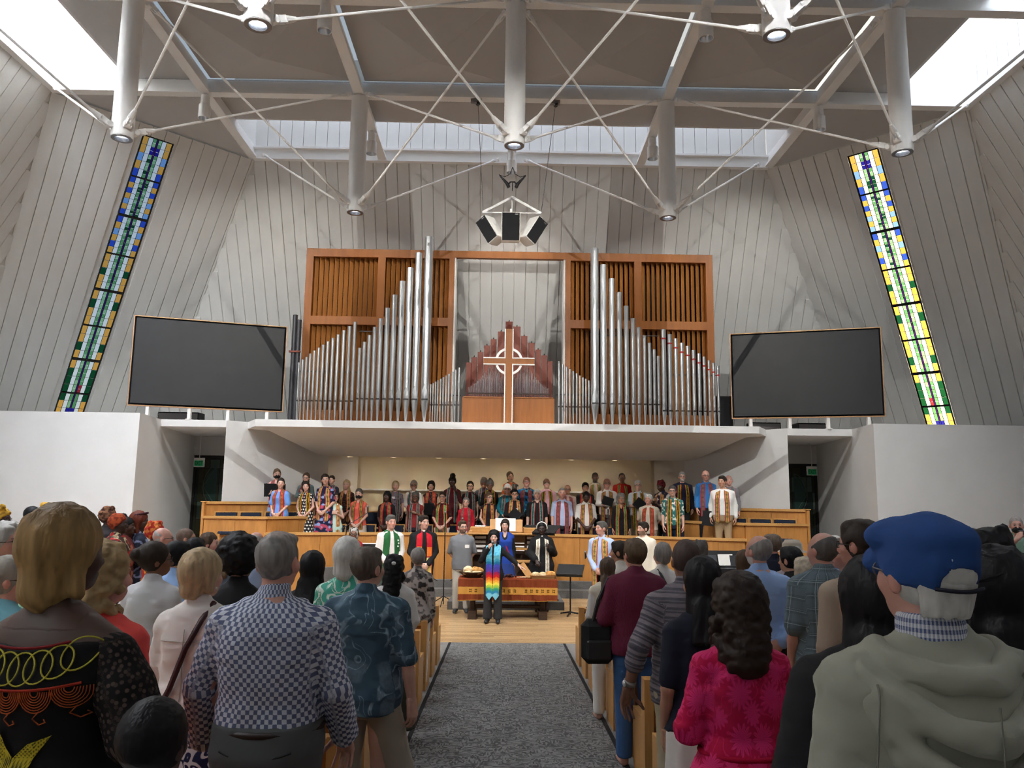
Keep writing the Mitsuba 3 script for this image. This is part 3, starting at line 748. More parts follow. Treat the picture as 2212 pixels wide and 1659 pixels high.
# small middle division: wooden box, rows of thin pipes behind glass, tall wooden pipes
obj('chest', join(box(-1.05, 1.05, 17.62, 18.2, DECK, 4.40), box(-1.03, 1.03, 17.60, 18.22, 4.40, 4.425)), 'mat_case', og)
obj('glass_screen', sheet([(-1.0, 17.66, 4.425), (1.0, 17.66, 4.425), (1.0, 17.66, 4.78), (-1.0, 17.66, 4.78)]), glass('mat_glass_screen', (0.80, 0.80, 0.82)), og)
scene['mat_glass_screen']['int_ior'] = 1.5
obj('rack_rail', bar((-0.98, 17.78, 4.52), (0.98, 17.78, 4.52), 0.02, 0.03), 'mat_darkwood', og)
for k in range(64):
    side = -1 if k % 2 else 1
    q = k // 2
    x = side * (0.10 + q * 0.0265)
    top = 4.62 + 0.66 * math.exp(-((q - 12) / 13.0) ** 2) * (1 - 0.62 * (q / 31.0)) + (0.02 if q % 3 else -0.10 * (q < 20))
    obj('small_pipe', lathe([(0.008, top), (0.0085, 4.56), (0.0055, 4.5), (0.003, 4.425)], 8, (x, 17.80 + 0.06 * (q % 2), 0)), 'mat_pipe', og, smooth=50)
for (x, top, w) in ((-0.96, 5.36, .13), (-0.83, 5.49, .14), (-0.68, 5.62, .14), (-0.53, 5.78, .14), (-0.37, 5.94, .15), (-0.19, 6.13, .17), (0.0, 6.38, .18), (0.19, 6.26, .18), (0.37, 6.03, .16), (0.55, 5.86, .15), (0.71, 5.7, .14), (0.86, 5.56, .14), (1.0, 5.42, .13)):
    k = obj('wooden_pipe', cham(x - w / 2 + 0.004, x + w / 2 - 0.004, 18.5, 18.5 + w, DECK, top, 0.006), 'mat_mahogany', og)
    obj('stopper_knob', tube([(x, 18.5 + w / 2, top), (x, 18.5 + w / 2, top + 0.05)], 0.014, 8), 'mat_darkwood', k)
for (x, top) in ((-5.03, 6.34), (-4.93, 6.22)):
    obj('dark_pipe', lathe([(0.04, top - 0.02), (0.055, top), (0.055, DECK + 0.1), (0.02, DECK)], 14, (x, 18.0, 0)), 'mat_pipe_dark', og, smooth=50)
obj('dark_pipe_bracket', box(-5.12, -4.86, 17.92, 18.0, 5.44, 5.48), 'mat_mahogany', og)
# cross with a ring, white edged
cr = thing('wall_cross', 'wooden cross with white edges and a white ring, standing before the organ', 'cross')
YX = 17.42
obj('upright', box(-0.075, 0.075, YX, YX + 0.07, DECK, 5.96), 'mat_case', cr)
for sg in (-1, 1):
    obj('arm', box(*sorted((sg * 0.075, sg * 0.575)), YX, YX + 0.07, 5.16, 5.275), 'mat_case', cr)
    for z in (5.145, 5.29):
        obj('edging', box(*sorted((sg * 0.075, sg * 0.58)), YX - 0.012, YX + 0.08, z - 0.012, z + 0.012), 'mat_white', cr)
    obj('edging', box(*sorted((sg * 0.075, sg * 0.099)), YX - 0.012, YX + 0.08, 5.29, 5.965), 'mat_white', cr)
    obj('edging', box(*sorted((sg * 0.075, sg * 0.099)), YX - 0.012, YX + 0.08, DECK, 5.145), 'mat_white', cr)
for q in range(4):
    a0 = q * PI / 2 + (0.34 if q % 2 == 0 else 0.34); a1 = q * PI / 2 + PI / 2 - 0.34
    pts = []
    for a in np.linspace(a0 - 0.03, a1 + 0.03, 14):
        pts.append((math.cos(a), math.sin(a)))
    ro, ri = 0.315, 0.262
    poly = [(ro * c, ro * s_) for c, s_ in pts] + [(ri * c, ri * s_) for c, s_ in pts[::-1]]
    obj('ring_arc', extrude(poly, 0.05, (0, YX + 0.06, 5.217), (1, 0, 0), (0, 0, 1)), 'mat_white', cr)

# ================================================================ screens on the loft
for sg, side in ((-1, 'left'), (1, 'right')):
    a, b = np.array([sg * 8.40, 17.2, 0]), np.array([sg * 5.26, 18.2, 0])
    if sg > 0:
        a, b = b, a
    ux = (b - a) / np.linalg.norm(b - a); wd = np.linalg.norm(b - a)
    uy = np.array([0, 0, 1.0]); un = np.cross(ux, uy)
    pan = lambda x0, x1, z0, z1, o0, o1: (np.array([a + ux * x + uy * z + un * o for o in (o1, o0) for z in (z0, z1) for x in (x0, x1)]), _BF)
    t = thing('wall_screen', 'large black switched off screen with a copper edge, %s of the organ' % side, 'screen')
    z0, z1 = 4.055, 6.09
    obj('panel', pan(0.02, wd - 0.02, z0 + 0.02, z1 - 0.02, 0.0, -0.012), 'mat_screen', t)
    obj('back', pan(0.06, wd - 0.06, z0 + 0.06, z1 - 0.06, 0.002, 0.07), 'mat_black', t)
    obj('bezel', join(pan(0, wd, z0, z0 + 0.024, -0.02, 0.04), pan(0, wd, z1 - 0.02, z1, -0.02, 0.04), pan(0, 0.02, z0, z1, -0.02, 0.04), pan(wd - 0.02, wd, z0, z1, -0.02, 0.04)), 'mat_rosegold', t)
    obj('lower_strip', pan(0.02, wd - 0.02, z0 + 0.02, z0 + 0.09, -0.016, -0.010), 'mat_black', t)
    for q in (0.42, 1.28, 2.1, 2.95):
        p = a + ux * q
        obj('foot', join(box(p[0] - 0.035, p[0] + 0.035, p[1] - 0.03, p[1] + 0.05, DECK, z0 + 0.02), box(p[0] - 0.045, p[0] + 0.045, p[1] - 0.10, p[1] + 0.14, DECK, DECK + 0.02)), 'mat_white', t)
for (x0, x1, z1, lb_) in ((-8.2, -7.25, 4.04, 'long black amplifier box under the left screen'), (5.75, 6.45, 4.0, 'black amplifier box under the right screen, nearer the organ'), (6.85, 7.55, 4.0, 'black amplifier box under the right screen, nearer the window')):
    t = thing('amplifier', lb_, 'amplifier')
    obj('casing', cham(x0, x1, 18.3, 18.7, DECK, z1, 0.01), 'mat_black', t)
    obj('front_panel', box(x0 + 0.02, x1 - 0.02, 18.29, 18.3, DECK + 0.03, z1 - 0.03), 'mat_lamp_ring', t)
t = thing('subwoofer', 'black loudspeaker box at the right end of the organ', 'loudspeaker')
obj('cabinet', cham(5.0, 5.38, 18.5, 18.95, DECK, 4.64, 0.012), 'mat_black', t)
obj('grille', cham(5.03, 5.35, 18.485, 18.5, DECK + 0.03, 4.61, 0.004), 'mat_black_matte', t)
# ================================================================ choir stalls
def rail_wall(path, z0, z1, t=0.06, n_panel=0.62, label='', rail_h=0.055):
    """a panelled wooden screen along a path of (x, y), faced with upright panels and topped by a rail"""
    s = thing('choir_screen', label, 'choir screen')
    for a, b in zip(path[:-1], path[1:]):
        a, b = np.array([*a, 0.0]), np.array([*b, 0.0])
        L = np.linalg.norm(b - a); ux = (b - a) / L; un = np.cross(ux, [0, 0, 1.0])
        n = max(1, int(round(L / n_panel)))
        bl = lambda x0, x1, za, zb_, o0, o1: (np.array([a + ux * x + un * o + [0, 0, z] for z in (za, zb_) for o in (o1, o0) for x in (x0, x1)]), _BF)
        for k in range(n):
            obj('panel', bl(k * L / n + 0.003, (k + 1) * L / n - 0.003, z0, z1 - rail_h, -t / 2, t / 2 - 0.004 * (k % 2)), 'mat_stall', s)
        obj('top_rail', bl(-0.04, L + 0.04, z1 - rail_h, z1, -t / 2 - 0.02, t / 2 + 0.03), 'mat_oak_rail', s)
        obj('rail_shadow_mould', bl(0, L, z1 - rail_h - 0.03, z1 - rail_h, -t / 2, t / 2 + 0.008), 'mat_case', s)
    return s


LOW = [(-5.12, 17.0), (-3.0, 17.72), (-1.0, 18.1), (1.0, 18.1), (3.0, 17.72), (5.12, 17.0)]
rail_wall(LOW, 0.0, 1.355, label='lowest curved oak screen before the front row of the choir')
for sg, side in ((-1, 'left'), (1, 'right')):
    m = lambda p: [(sg * x, y) for x, y in (p if sg > 0 else p[::-1])]
    rail_wall(m([(4.12, 18.25), (5.14, 17.04), (6.46, 17.0)]), 0.0, 1.69, label='middle oak screen of the choir, its %s wing' % side, n_panel=0.7)
    rail_wall(m([(4.3, 19.0), (5.3, 18.0), (6.5, 17.1)]), 0.0, 1.995, label='uppermost oak screen of the choir, its %s wing' % side, n_panel=0.6)
    e = thing('stall_end', 'tall oak end panel closing the %s choir stalls' % side, 'stall end')
    obj('panel', cham(*sorted((sg * 6.47, sg * 6.53)), 16.97, 17.2, 0, 1.98, 0.008), 'mat_stall', e)
    obj('cap', cham(*sorted((sg * 6.45, sg * 6.55)), 16.95, 17.22, 1.98, 2.0, 0.006), 'mat_oak_rail', e)
# tiers
for k, (dy, z) in enumerate(((0.08, 0.62), (0.95, 0.90), (1.75, 1.12))):
    p = [(x, y + dy) for x, y in LOW]
    if k:
        p = [(max(-4.25, min(4.25, x)), y) for x, y in p]
    else:
        p = [(x * 0.84, y) for x, y in p]
    struct('floor_tier', prism(p + [(4.05, 21.15), (-4.05, 21.15)], 0.0, z), 'mat_grey_step', 'grey carpeted tier of the choir')
for sg in (-1, 1):
    m = lambda p: [(sg * x, y) for x, y in (p if sg > 0 else p[::-1])]
    struct('floor_tier', prism(m([(4.35, 18.2), (5.25, 17.12), (6.4, 17.12), (5.3, 17.93), (4.35, 18.85)]), 0.0, 0.9), 'mat_grey_step')
    struct('floor_tier', prism(m([(4.5, 19.0), (5.4, 18.05), (6.28, 17.36), (6.25, 17.52), (4.5, 19.5)]), 0.0, 1.12), 'mat_grey_step')


def choir_chair(x, y, z, ry, label):
    t = thing('choir_chair', label, 'chair', 'chairs of the choir')
    M = lambda m: move(m, (x, y, z), ry)
    obj('backrest', M(cham(-0.22, 0.22, 0.20, 0.25, 0.50, 0.86, 0.015)), 'mat_navy', t)
    obj('seat', M(cham(-0.23, 0.23, -0.22, 0.20, 0.40, 0.47, 0.015)), 'mat_navy', t)
    for s in (-1, 1):
        obj('leg', M(box(*sorted((s * 0.235, s * 0.265)), 0.20, 0.245, 0, 0.88)), 'mat_oak', t)
        obj('leg', M(box(*sorted((s * 0.235, s * 0.265)), -0.22, -0.18, 0, 0.42)), 'mat_oak', t)
    obj('top_bar', M(box(-0.265, 0.265, 0.2, 0.24, 0.86, 0.885)), 'mat_oak', t)


def low_y(x):
    return float(np.interp(abs(x), [0, 1.0, 3.0, 5.12], [18.1, 18.1, 17.72, 17.0]))


for x, lb_ in ((-3.95, 'behind the woman with a white headband'), (-3.3, 'left of the woman in a black dress and red stole'), (-2.65, 'behind the woman touching her chest'), (-2.0, 'behind the woman in white trousers'), (-1.3, 'beside the small woman in red'),
              (1.3, 'behind the man in pale blue'), (2.0, 'behind the man in a white polo shirt'), (2.65, 'behind the woman in a green stole'), (3.3, 'behind the stout old man in beige'), (3.95, 'right of the man in a leaf shirt')):
    choir_chair(x, low_y(x) + 0.72, 0.62, 0.0, 'navy oak chair in the front choir row, ' + lb_)
for x, lb_ in ((-3.3, 'leftmost of those seen in the niche'), (-2.6, 'behind the pale blond woman'), (-1.9, 'behind the woman in wide white sleeves'), (-1.2, 'behind the woman with a black bob'), (1.5, 'behind the man in pink'), (2.3, 'behind the man with folded arms')):
    choir_chair(x, low_y(x) + 1.5, 0.90, 0.0, 'navy oak chair in the middle choir row, ' + lb_)
for sg, side in ((-1, 'left'), (1, 'right')):
    for (x, y), lb_ in zip(((5.98, 17.13), (5.5, 17.3), (5.05, 17.62), (4.72, 18.02)), ('outermost', 'second from the outer end', 'third from the outer end', 'innermost')):
        choir_chair(sg * x, y, 0.9, sg * -0.6, 'navy oak chair behind the %s middle screen, %s' % (side, lb_))

# ================================================================ organ console in the middle of the chancel
oc = thing('organ_console', 'oak organ console with keyboards and a music desk holding white sheets', 'organ console')
YO = 16.75
obj('body', join(cham(-0.80, -0.72, YO, YO + 0.8, 0.38, 1.46, 0.01), cham(0.72, 0.80, YO, YO + 0.8, 0.38, 1.46, 0.01), cham(-0.8, 0.8, YO + 0.72, YO + 0.8, 0.38, 1.4, 0.01), cham(-0.82, 0.82, YO - 0.02, YO + 0.82, 1.38, 1.42, 0.01)), 'mat_oak', oc)
obj('side_cabinet', cham(-0.78, -0.36, YO + 0.1, YO + 0.7, 1.42, 1.53, 0.01), 'mat_oak', oc)
obj('side_cabinet', cham(0.36, 0.70, YO + 0.1, YO + 0.7, 1.42, 1.53, 0.01), 'mat_oak', oc)
obj('music_desk', (lambda m: (m[0] + np.outer(m[0][:, 2] - 1.44, [0, 0.25, 0]), m[1]))(cham(-0.36, 0.34, YO + 0.12, YO + 0.15, 1.44, 1.70, 0.006)), 'mat_oak', oc)
obj('music_sheet', (lambda m: (m[0] + np.outer(m[0][:, 2] - 1.44, [0, 0.25, 0]), m[1]))(box(-0.24, 0.19, YO + 0.105, YO + 0.115, 1.455, 1.725)), 'mat_paper', oc)
for s in (-1, 1):
    j = obj('stop_jamb', box(*sorted((s * 0.40, s * 0.70)), YO + 0.28, YO + 0.34, 0.95, 1.37), 'mat_darkwood', oc)
    for q in range(4):
        obj('stop_tabs', cham(*sorted((s * 0.44, s * 0.68)), YO + 0.25, YO + 0.28, 1.00 + 0.095 * q, 1.055 + 0.095 * q, 0.008), 'mat_white', j)
for q in range(3):
    obj('keyboard', box(-0.38, 0.38, YO + 0.05 + 0.09 * q, YO + 0.17 + 0.09 * q, 1.05 + 0.07 * q, 1.075 + 0.07 * q), 'mat_paper', oc)
obj('knee_board', box(-0.72, 0.72, YO + 0.5, YO + 0.54, 0.38, 1.0), 'mat_darkwood', oc)
for (x, y, z, w, d, h, m_, nm, lb_) in ((-0.57, YO + 0.3, 1.53, 0.22, 0.16, 0.03, 'mat_paper', 'open_book', 'white open book lying on the left of the organ console'), (0.52, YO + 0.35, 1.53, 0.26, 0.2, 0.05, 'mat_black', 'hymn_book', 'black book lying on the right of the organ console')):
    t = thing(nm, lb_, 'book')
    obj('pages', cham(x - w / 2, x + w / 2, y - d / 2, y + d / 2, z, z + h, 0.004), m_, t)
    obj('cover', box(x - w / 2 - 0.005, x + w / 2 + 0.005, y - d / 2 - 0.005, y + d / 2 + 0.005, z - 0.0, z + 0.006), 'mat_darkwood', t)
# console bench
bn = thing('organ_bench', 'oak bench standing before the organ console', 'bench')
obj('seat', cham(0.12, 0.62, 16.05, 16.4, 0.86, 0.9, 0.01), 'mat_oak', bn)
for x in (0.14, 0.57):
    obj('leg', cham(x, x + 0.03, 16.08, 16.37, 0.15, 0.86, 0.006), 'mat_oak', bn)
obj('back_rail', join(box(0.14, 0.17, 16.36, 16.39, 0.86, 1.12), box(0.57, 0.6, 16.36, 16.39, 0.86, 1.12), box(0.12, 0.62, 16.36, 16.39, 1.1, 1.14)), 'mat_oak', bn)

# ================================================================ communion table with African cloth, breads, grapes
tb = thing('communion_table', 'dark carved trestle table under a red and gold striped cloth', 'table')
TX0, TX1, TY0, TY1, TZ = -0.86, 0.90, 14.45, 15.15, 0.70
obj('table_top', cham(TX0, TX1, TY0, TY1, TZ - 0.05, TZ, 0.01), 'mat_darkwood', tb)
for x in (-0.62, 0.66):
    obj('leg', join(cham(x - 0.05, x + 0.05, 14.68, 14.86, 0.1, TZ - 0.05, 0.02), cham(x - 0.07, x + 0.07, 14.62, 14.92, 0.42, 0.5, 0.02)), 'mat_darkwood', tb)
    obj('foot', hull([(x + a, y, z) for a in (-0.075, 0.075) for y, z in ((14.42, 0), (14.42, 0.09), (14.55, 0.13), (14.95, 0.13), (15.1, 0.09), (15.1, 0))]), 'mat_darkwood', tb)
obj('stretcher', cham(-0.62, 0.66, 14.72, 14.82, 0.16, 0.22, 0.01), 'mat_darkwood', tb)


def cloth_fn(p, n, uv):
    z = uv.y
    red = mi.Color3f(0.17, 0.036, 0.014) * (0.75 + 0.5 * mikit.fbm(p.x * 60, p.z * 8, p.y * 30, 2))
    gold = mi.Color3f(0.48, 0.235, 0.05)
    band = mikit.smoothstep(0.105, 0.115, z) * (1 - mikit.smoothstep(0.232, 0.242, z))
    # woven marks: little ladder-like squares along the band
    u = uv.x / 0.10
    fu = u - dr.floor(u)
    mid = mikit.smoothstep(0.14, 0.145, z) * (1 - mikit.smoothstep(0.205, 0.21, z)) * mikit.smoothstep(0.22, 0.24, fu) * (1 - mikit.smoothstep(0.7, 0.72, fu))
    g = dr.select((dr.abs(fu - 0.33) < 0.035) | (dr.abs(fu - 0.58) < 0.035) | (dr.abs(z - 0.158) < 0.006) | (dr.abs(z - 0.19) < 0.006), mi.Float(1), mi.Float(0)) * mid * dr.select(mikit.cell_rand(u, 2, 2) > 0.25, mi.Float(1), mi.Float(0.0))
    gold = gold * (1 - 0.85 * g)
    c = red * (1 - band) + gold * band
    edge = dr.select(z < 0.012, mi.Float(1), mi.Float(0))
    return c * (1 - edge) + gold * 0.7 * edge


mat('mat_table_cloth', mikit.proc(cloth_fn), 0.9, 0.1)
nx, prof = 90, []
xs_ = np.linspace(TX0 - 0.015, TX1 + 0.015, nx)
vv, uu = [], []
zs = [0.33, 0.40, 0.48, 0.56, 0.64, 0.69, 0.706]
rows = [(TY0 - 0.02, z, z - 0.33) for z in zs] + [(TY0 + 0.02, TZ + 0.008, 0.40), (TY1 - 0.1, TZ + 0.008, 0.44)]
for (y, z, w_) in rows:
    k = max(0.0, (0.69 - z)) / 0.36
    vv.append(np.stack([xs_, y - k * (0.025 + 0.014 * np.sin(xs_ * 21 + 1) + 0.008 * np.sin(xs_ * 47)), np.full(nx, z) + (0.006 * np.sin(xs_ * 9) if z < 0.35 else 0)], 1)); uu.append(np.stack([xs_, np.full(nx, w_)], 1))
v = np.vstack(vv); u_ = np.vstack(uu)
i = np.arange(nx - 1)
f = np.vstack([np.stack([r * nx + i, r * nx + i + 1, (r + 1) * nx + i + 1, (r + 1) * nx + i], 1) for r in range(len(rows) - 1)])
m_ = len(v)
v = np.vstack([v, v + [0, 0.008, -0.004]]); u_ = np.vstack([u_, u_])
f = np.vstack([f, f[:, ::-1] + m_])
ck = obj('table_cloth', (v, f), 'mat_table_cloth', None, smooth=True, uv=u_)
labels[ck] = {'label': 'red and gold African cloth hanging over the front of the table', 'category': 'tablecloth'}
mat('mat_basket', mikit.proc(lambda p, n, uv: mikit.mix([0.03, 0.018, 0.010], [0.10, 0.065, 0.035], mikit.noise(p.x * 90, p.y * 90, p.z * 160))), 0.8, 0.2)
mat('mat_plate_wood', mikit.proc(wood_fn(srgb(96, 64, 34), srgb(150, 106, 60), 0)), 0.5, 0.3)


def crust(c0, c1):
    c0, c1 = [float(x) for x in c0], [float(x) for x in c1]
    return lambda p, n, uv: mikit.mix(c0, c1, mikit.smoothstep(0.3, 0.75, mikit.fbm(p.x * 22, p.y * 22, p.z * 22, 3)))


mat('mat_bread_pale', mikit.proc(crust(srgb(190, 160, 112), srgb(232, 214, 180))), 0.8, 0.2)
mat('mat_bread_gold', mikit.proc(crust(srgb(168, 108, 50), srgb(222, 172, 104))), 0.7, 0.25)
mat('mat_grape', srgb(52, 26, 36), 0.35, 0.5)
bk = thing('bread_basket', 'round dark woven basket of breads on the left of the table', 'basket')
bx, by = -0.63, 14.72
obj('bowl', lathe([(0.0, TZ + 0.01), (0.14, TZ + 0.01), (0.235, TZ + 0.10), (0.245, TZ + 0.105), (0.225, TZ + 0.10), (0.13, TZ + 0.03), (0.0, TZ + 0.03)], 28, (bx, by, 0)), 'mat_basket', bk, smooth=40)
obj('rim', tube([(bx + 0.24 * math.cos(a), by + 0.24 * math.sin(a), TZ + 0.105) for a in np.linspace(0, 2 * PI, 33)], 0.012, 6), 'mat_basket', bk, smooth=True)


def loaf(c, sz, m_, label, rz=0.0, tilt=0.0, seed=0):
    t = trimesh.creation.icosphere(subdivisions=3)
    v = np.asarray(t.vertices).copy()
    v = np.sign(v) * np.abs(v) ** 0.85
    v *= 1 + 0.10 * (meshkit.fbm(v * 2.2 + seed * 7.1) - 0.5)[:, None] * 2
    v *= sz
    if m_ == 'mat_bread_gold':
        v[:, 2] *= 1 - 0.10 * (np.abs(np.sin(v[:, 0] * 55)) < 0.25)
    v[:, 2] = np.where(v[:, 2] < 0, v[:, 2] * 0.5, v[:, 2])
    c_, s_ = math.cos(tilt), math.sin(tilt)
    v = np.stack([v[:, 0] * c_ - v[:, 2] * s_, v[:, 1], v[:, 0] * s_ + v[:, 2] * c_], 1)
    v, f = move((v, np.asarray(t.faces)), c, rz)
    one('bread', (v, f), m_, label, 'bread', 'breads on the communion table', smooth=True)


loaf((-0.71, 14.72, TZ + 0.12), (0.085, 0.10, 0.09), 'mat_bread_pale', 'pale upright piece of flatbread at the back of the dark basket', 0.3, 0.5, 1)
loaf((-0.54, 14.74, TZ + 0.12), (0.12, 0.08, 0.075), 'mat_bread_gold', 'golden scored loaf at the right of the dark basket', 0.2, -0.2, 2)
loaf((-0.56, 14.58, TZ + 0.09), (0.11, 0.06, 0.045), 'mat_bread_pale', 'pale long roll at the front of the dark basket', 0.0, 0.1, 3)
loaf((-0.73, 14.60, TZ + 0.09), (0.075, 0.05, 0.04), 'mat_bread_pale', 'small pale roll at the left front of the dark basket', 0.5, 0.2, 4)
tr = thing('bread_board', 'long rough wooden tray of breads on the right of the table', 'tray')
obj('board', hull([(x, y, z) for x, y in ((0.44, 14.62), (0.46, 14.5), (0.86, 14.5), (0.9, 14.62), (0.86, 14.82), (0.48, 14.82)) for z in (TZ + 0.01, TZ + 0.05)]), 'mat_plate_wood', tr)
obj('rim', tube([(0.44, 14.62, TZ + 0.055), (0.47, 14.5, TZ + 0.06), (0.86, 14.5, TZ + 0.06), (0.9, 14.64, TZ + 0.055), (0.86, 14.82, TZ + 0.055), (0.48, 14.82, TZ + 0.055), (0.44, 14.62, TZ + 0.055)], 0.012, 6), 'mat_plate_wood', tr, smooth=True)
loaf((0.53, 14.66, TZ + 0.07), (0.08, 0.07, 0.05), 'mat_bread_pale', 'pale round bread at the left end of the tray', 0, 0, 5)
loaf((0.66, 14.68, TZ + 0.07), (0.075, 0.07, 0.05), 'mat_bread_pale', 'pale round bread in the middle of the tray', 0, 0, 6)
loaf((0.80, 14.67, TZ + 0.08), (0.09, 0.08, 0.065), 'mat_bread_gold', 'golden loaf at the right end of the tray', 0, 0, 7)
rg = random.Random(3)
gv = [sphere((0.06 + rg.gauss(0, 0.055), 14.66 + rg.gauss(0, 0.05), TZ + 0.03 + abs(rg.gauss(0, 0.02))), 0.016, 1) for _ in range(46)]
k = one('grapes', join(*gv), 'mat_grape', 'heap of dark grapes on the middle of the table', 'grapes', smooth=True)
labels[k]['kind'] = 'stuff'
ws = [bar((0.18, 14.66 + rg.gauss(0, 0.02), TZ + 0.02), (0.42, 14.62 + rg.gauss(0, 0.05), TZ + 0.02 + rg.random() * 0.03), 0.004, 0.004) for _ in range(30)]
k = one('wheat_sheaf', join(*ws), 'mat_bread_pale', 'flat sheaf of wheat stalks lying beside the grapes', 'wheat')
labels[k]['kind'] = 'stuff'
t = thing('table_easel', 'small leaning wooden board standing on the table', 'easel')
obj('board', bar((0.44, 14.62, TZ + 0.02), (0.26, 14.70, TZ + 0.26), 0.12, 0.012, (0, 1, 0)), 'mat_oak', t)
obj('ledge', bar((0.40, 14.58, TZ + 0.03), (0.46, 14.66, TZ + 0.03), 0.03, 0.02), 'mat_oak', t)

# ================================================================ music stands, microphones, piano
def mic_stand(x, y, h, label, boom=None, z=0.0):
    t = thing('microphone_stand', label, 'microphone stand')
    obj('pole', tube([(x, y, z + 0.02), (x, y, z + h)], 0.011, 8), 'mat_black', t)
    for a in (0.4, 2.5, 4.6):
        obj('leg', tube([(x, y, z + 0.18), (x + 0.3 * math.cos(a), y + 0.3 * math.sin(a), z + 0.012)], 0.009, 6), 'mat_black', t)
    e = np.array([x, y, z + h])
    if boom is not None:
        b = e + np.asarray(boom)
        obj('boom', tube([e - np.asarray(boom) * 0.25, b], 0.008, 6), 'mat_black', t)
        e = b
    mk = obj('microphone', tube([e, e + [0, -0.02, 0.10]], [0.012, 0.014], 8), 'mat_black', t)
    obj('mesh_head', sphere(e + [0, -0.022, 0.125], 0.024, 2), 'mat_lamp_ring', mk, smooth=True)


mic_stand(-1.73, 16.9, 1.15, 'black microphone stand left of the man in a fiery stole', None, 0.38)
mic_stand(-1.26, 16.2, 1.72, 'tall black microphone stand behind the man in the grey shirt')
mic_stand(-0.94, 16.9, 1.2, 'black microphone stand just left of the organ console', None, 0.38)
mic_stand(1.65, 15.3, 1.28, 'black microphone stand with boom beside the man in a light blue shirt', (-0.14, 0.02, -0.26))
mic_stand(2.19, 17.1, 1.45, 'thin black microphone stand before the right choir', None, 0.38)
mic_stand(-3.35, 16.6, 1.15, 'black boom microphone stand beside the keyboard player', (0.42, 0.1, 0.28), 0.38)


def music_stand(x, y, h, tilt, rz, label, z=0.0, mt='mat_black', sheet_=False):
    t = thing('music_stand', label, 'music stand')
    obj('pole', tube([(x, y, z + 0.02), (x, y, z + h)], 0.014, 8), 'mat_black', t)
    for a in (0.2, 2.3, 4.4):
        obj('leg', hull([np.array([x, y, z + 0.06]) + d for d in sphere((0, 0, 0), 0.02, 0)[0]] + [np.array([x + 0.24 * math.cos(a), y + 0.24 * math.sin(a), z + 0.015]) + d for d in sphere((0, 0, 0), 0.013, 0)[0]]), 'mat_black', t)
    m = cham(-0.25, 0.25, -0.008, 0.008, -0.17, 0.17, 0.004)
    m2 = box(-0.25, 0.25, -0.05, 0.0, -0.18, -0.165)
    c, s_ = math.cos(tilt), math.sin(tilt)
    R = lambda m: move((np.stack([m[0][:, 0], m[0][:, 1] * c - m[0][:, 2] * s_, m[0][:, 1] * s_ + m[0][:, 2] * c], 1), m[1]), (x, y, z + h), rz)
    obj('desk', R(m), mt, t)
    obj('desk_lip', R(m2), 'mat_black', t)
    if sheet_:
        obj('sheet', R(box(-0.2, 0.2, -0.018, -0.010, -0.15, 0.13)), 'mat_paper', t)


music_stand(1.20, 15.05, 0.84, 1.1, 2.9, 'black music stand facing the altar table, right of the table')
music_stand(0.80, 15.9, 1.40, 1.15, 2.6, 'music stand holding a white open book behind the clergywoman', 0.15, 'mat_black', True)

pn = thing('grand_piano', 'black grand piano with its lid folded back, right of the chancel steps', 'piano')
px, py = 4.35, 15.1
case = [(-0.75, -0.75), (0.75, -0.75), (0.75, 0.1), (0.62, 0.5), (0.2, 0.75), (-0.1, 1.15), (-0.45, 1.25), (-0.75, 1.0)]
obj('case', move(prism(case, 0.62, 0.95), (px, py, 0)), 'mat_piano', pn)
obj('lid', move(prism([(x * 1.01, max(y, -0.3)) for x, y in case], 0.955, 0.975), (px, py, 0)), 'mat_piano', pn)
obj('front_flap', move(hull([(-0.76, -0.32, 0.98), (0.76, -0.32, 0.98), (-0.76, -0.02, 1.22), (0.76, -0.02, 1.22), (-0.76, -0.30, 1.0), (0.76, -0.30, 1.0), (0.76, 0.0, 1.22), (-0.76, 0.0, 1.22)]), (px - 0.1, py, 0)), 'mat_piano', pn)
obj('music_desk', move(hull([(-0.45, -0.42, 0.96), (0.45, -0.42, 0.96), (-0.45, -0.36, 1.16), (0.45, -0.36, 1.16), (-0.45, -0.40, 0.96), (0.45, -0.40, 0.96)]), (px - 0.2, py, 0)), 'mat_piano', pn)
obj('keys', move(box(-0.6, 0.6, -0.74, -0.6, 0.70, 0.72), (px, py, 0)), 'mat_paper', pn)
for x, y in ((-0.6, -0.6), (0.6, -0.6), (-0.3, 0.9)):
    obj('leg', move(lathe([(0.05, 0.62), (0.06, 0.4), (0.04, 0.08), (0.05, 0.0)], 12, (x, y, 0)), (px, py, 0)), 'mat_piano', pn)
mat('mat_piano', (0.008, 0.008, 0.009), 0.15, 0.5, coat=0.5)
for k, (x, y, rz) in enumerate(((4.05, 14.72, 0.2), (4.62, 14.85, -0.3))):
    one('sheet_music', move(hull([(-0.15, 0, 0), (0.15, 0, 0), (-0.15, 0.06, 0.2), (0.15, 0.06, 0.2), (-0.15, 0.004, 0), (0.15, 0.064, 0.2)]), (x, y - 0.05, 0.98 + 0.02 * k), rz), 'mat_paper', 'white sheet music standing on the piano, %s of two' % ('left' if k == 0 else 'right'), 'sheet music')
# keyboard of the side player
kb = thing('stage_keyboard', 'black electric keyboard on a stand before the left choir', 'keyboard')
obj('body', cham(-3.5, -2.3, 16.75, 17.05, 1.05, 1.15, 0.01), 'mat_black', kb)
obj('keys', box(-3.42, -2.38, 16.9, 17.04, 1.15, 1.16), 'mat_paper', kb)
for x in (-3.3, -2.5):
    obj('leg', bar((x, 16.9, 0.19), (x, 16.9, 1.05), 0.04, 0.04), 'mat_black', kb)
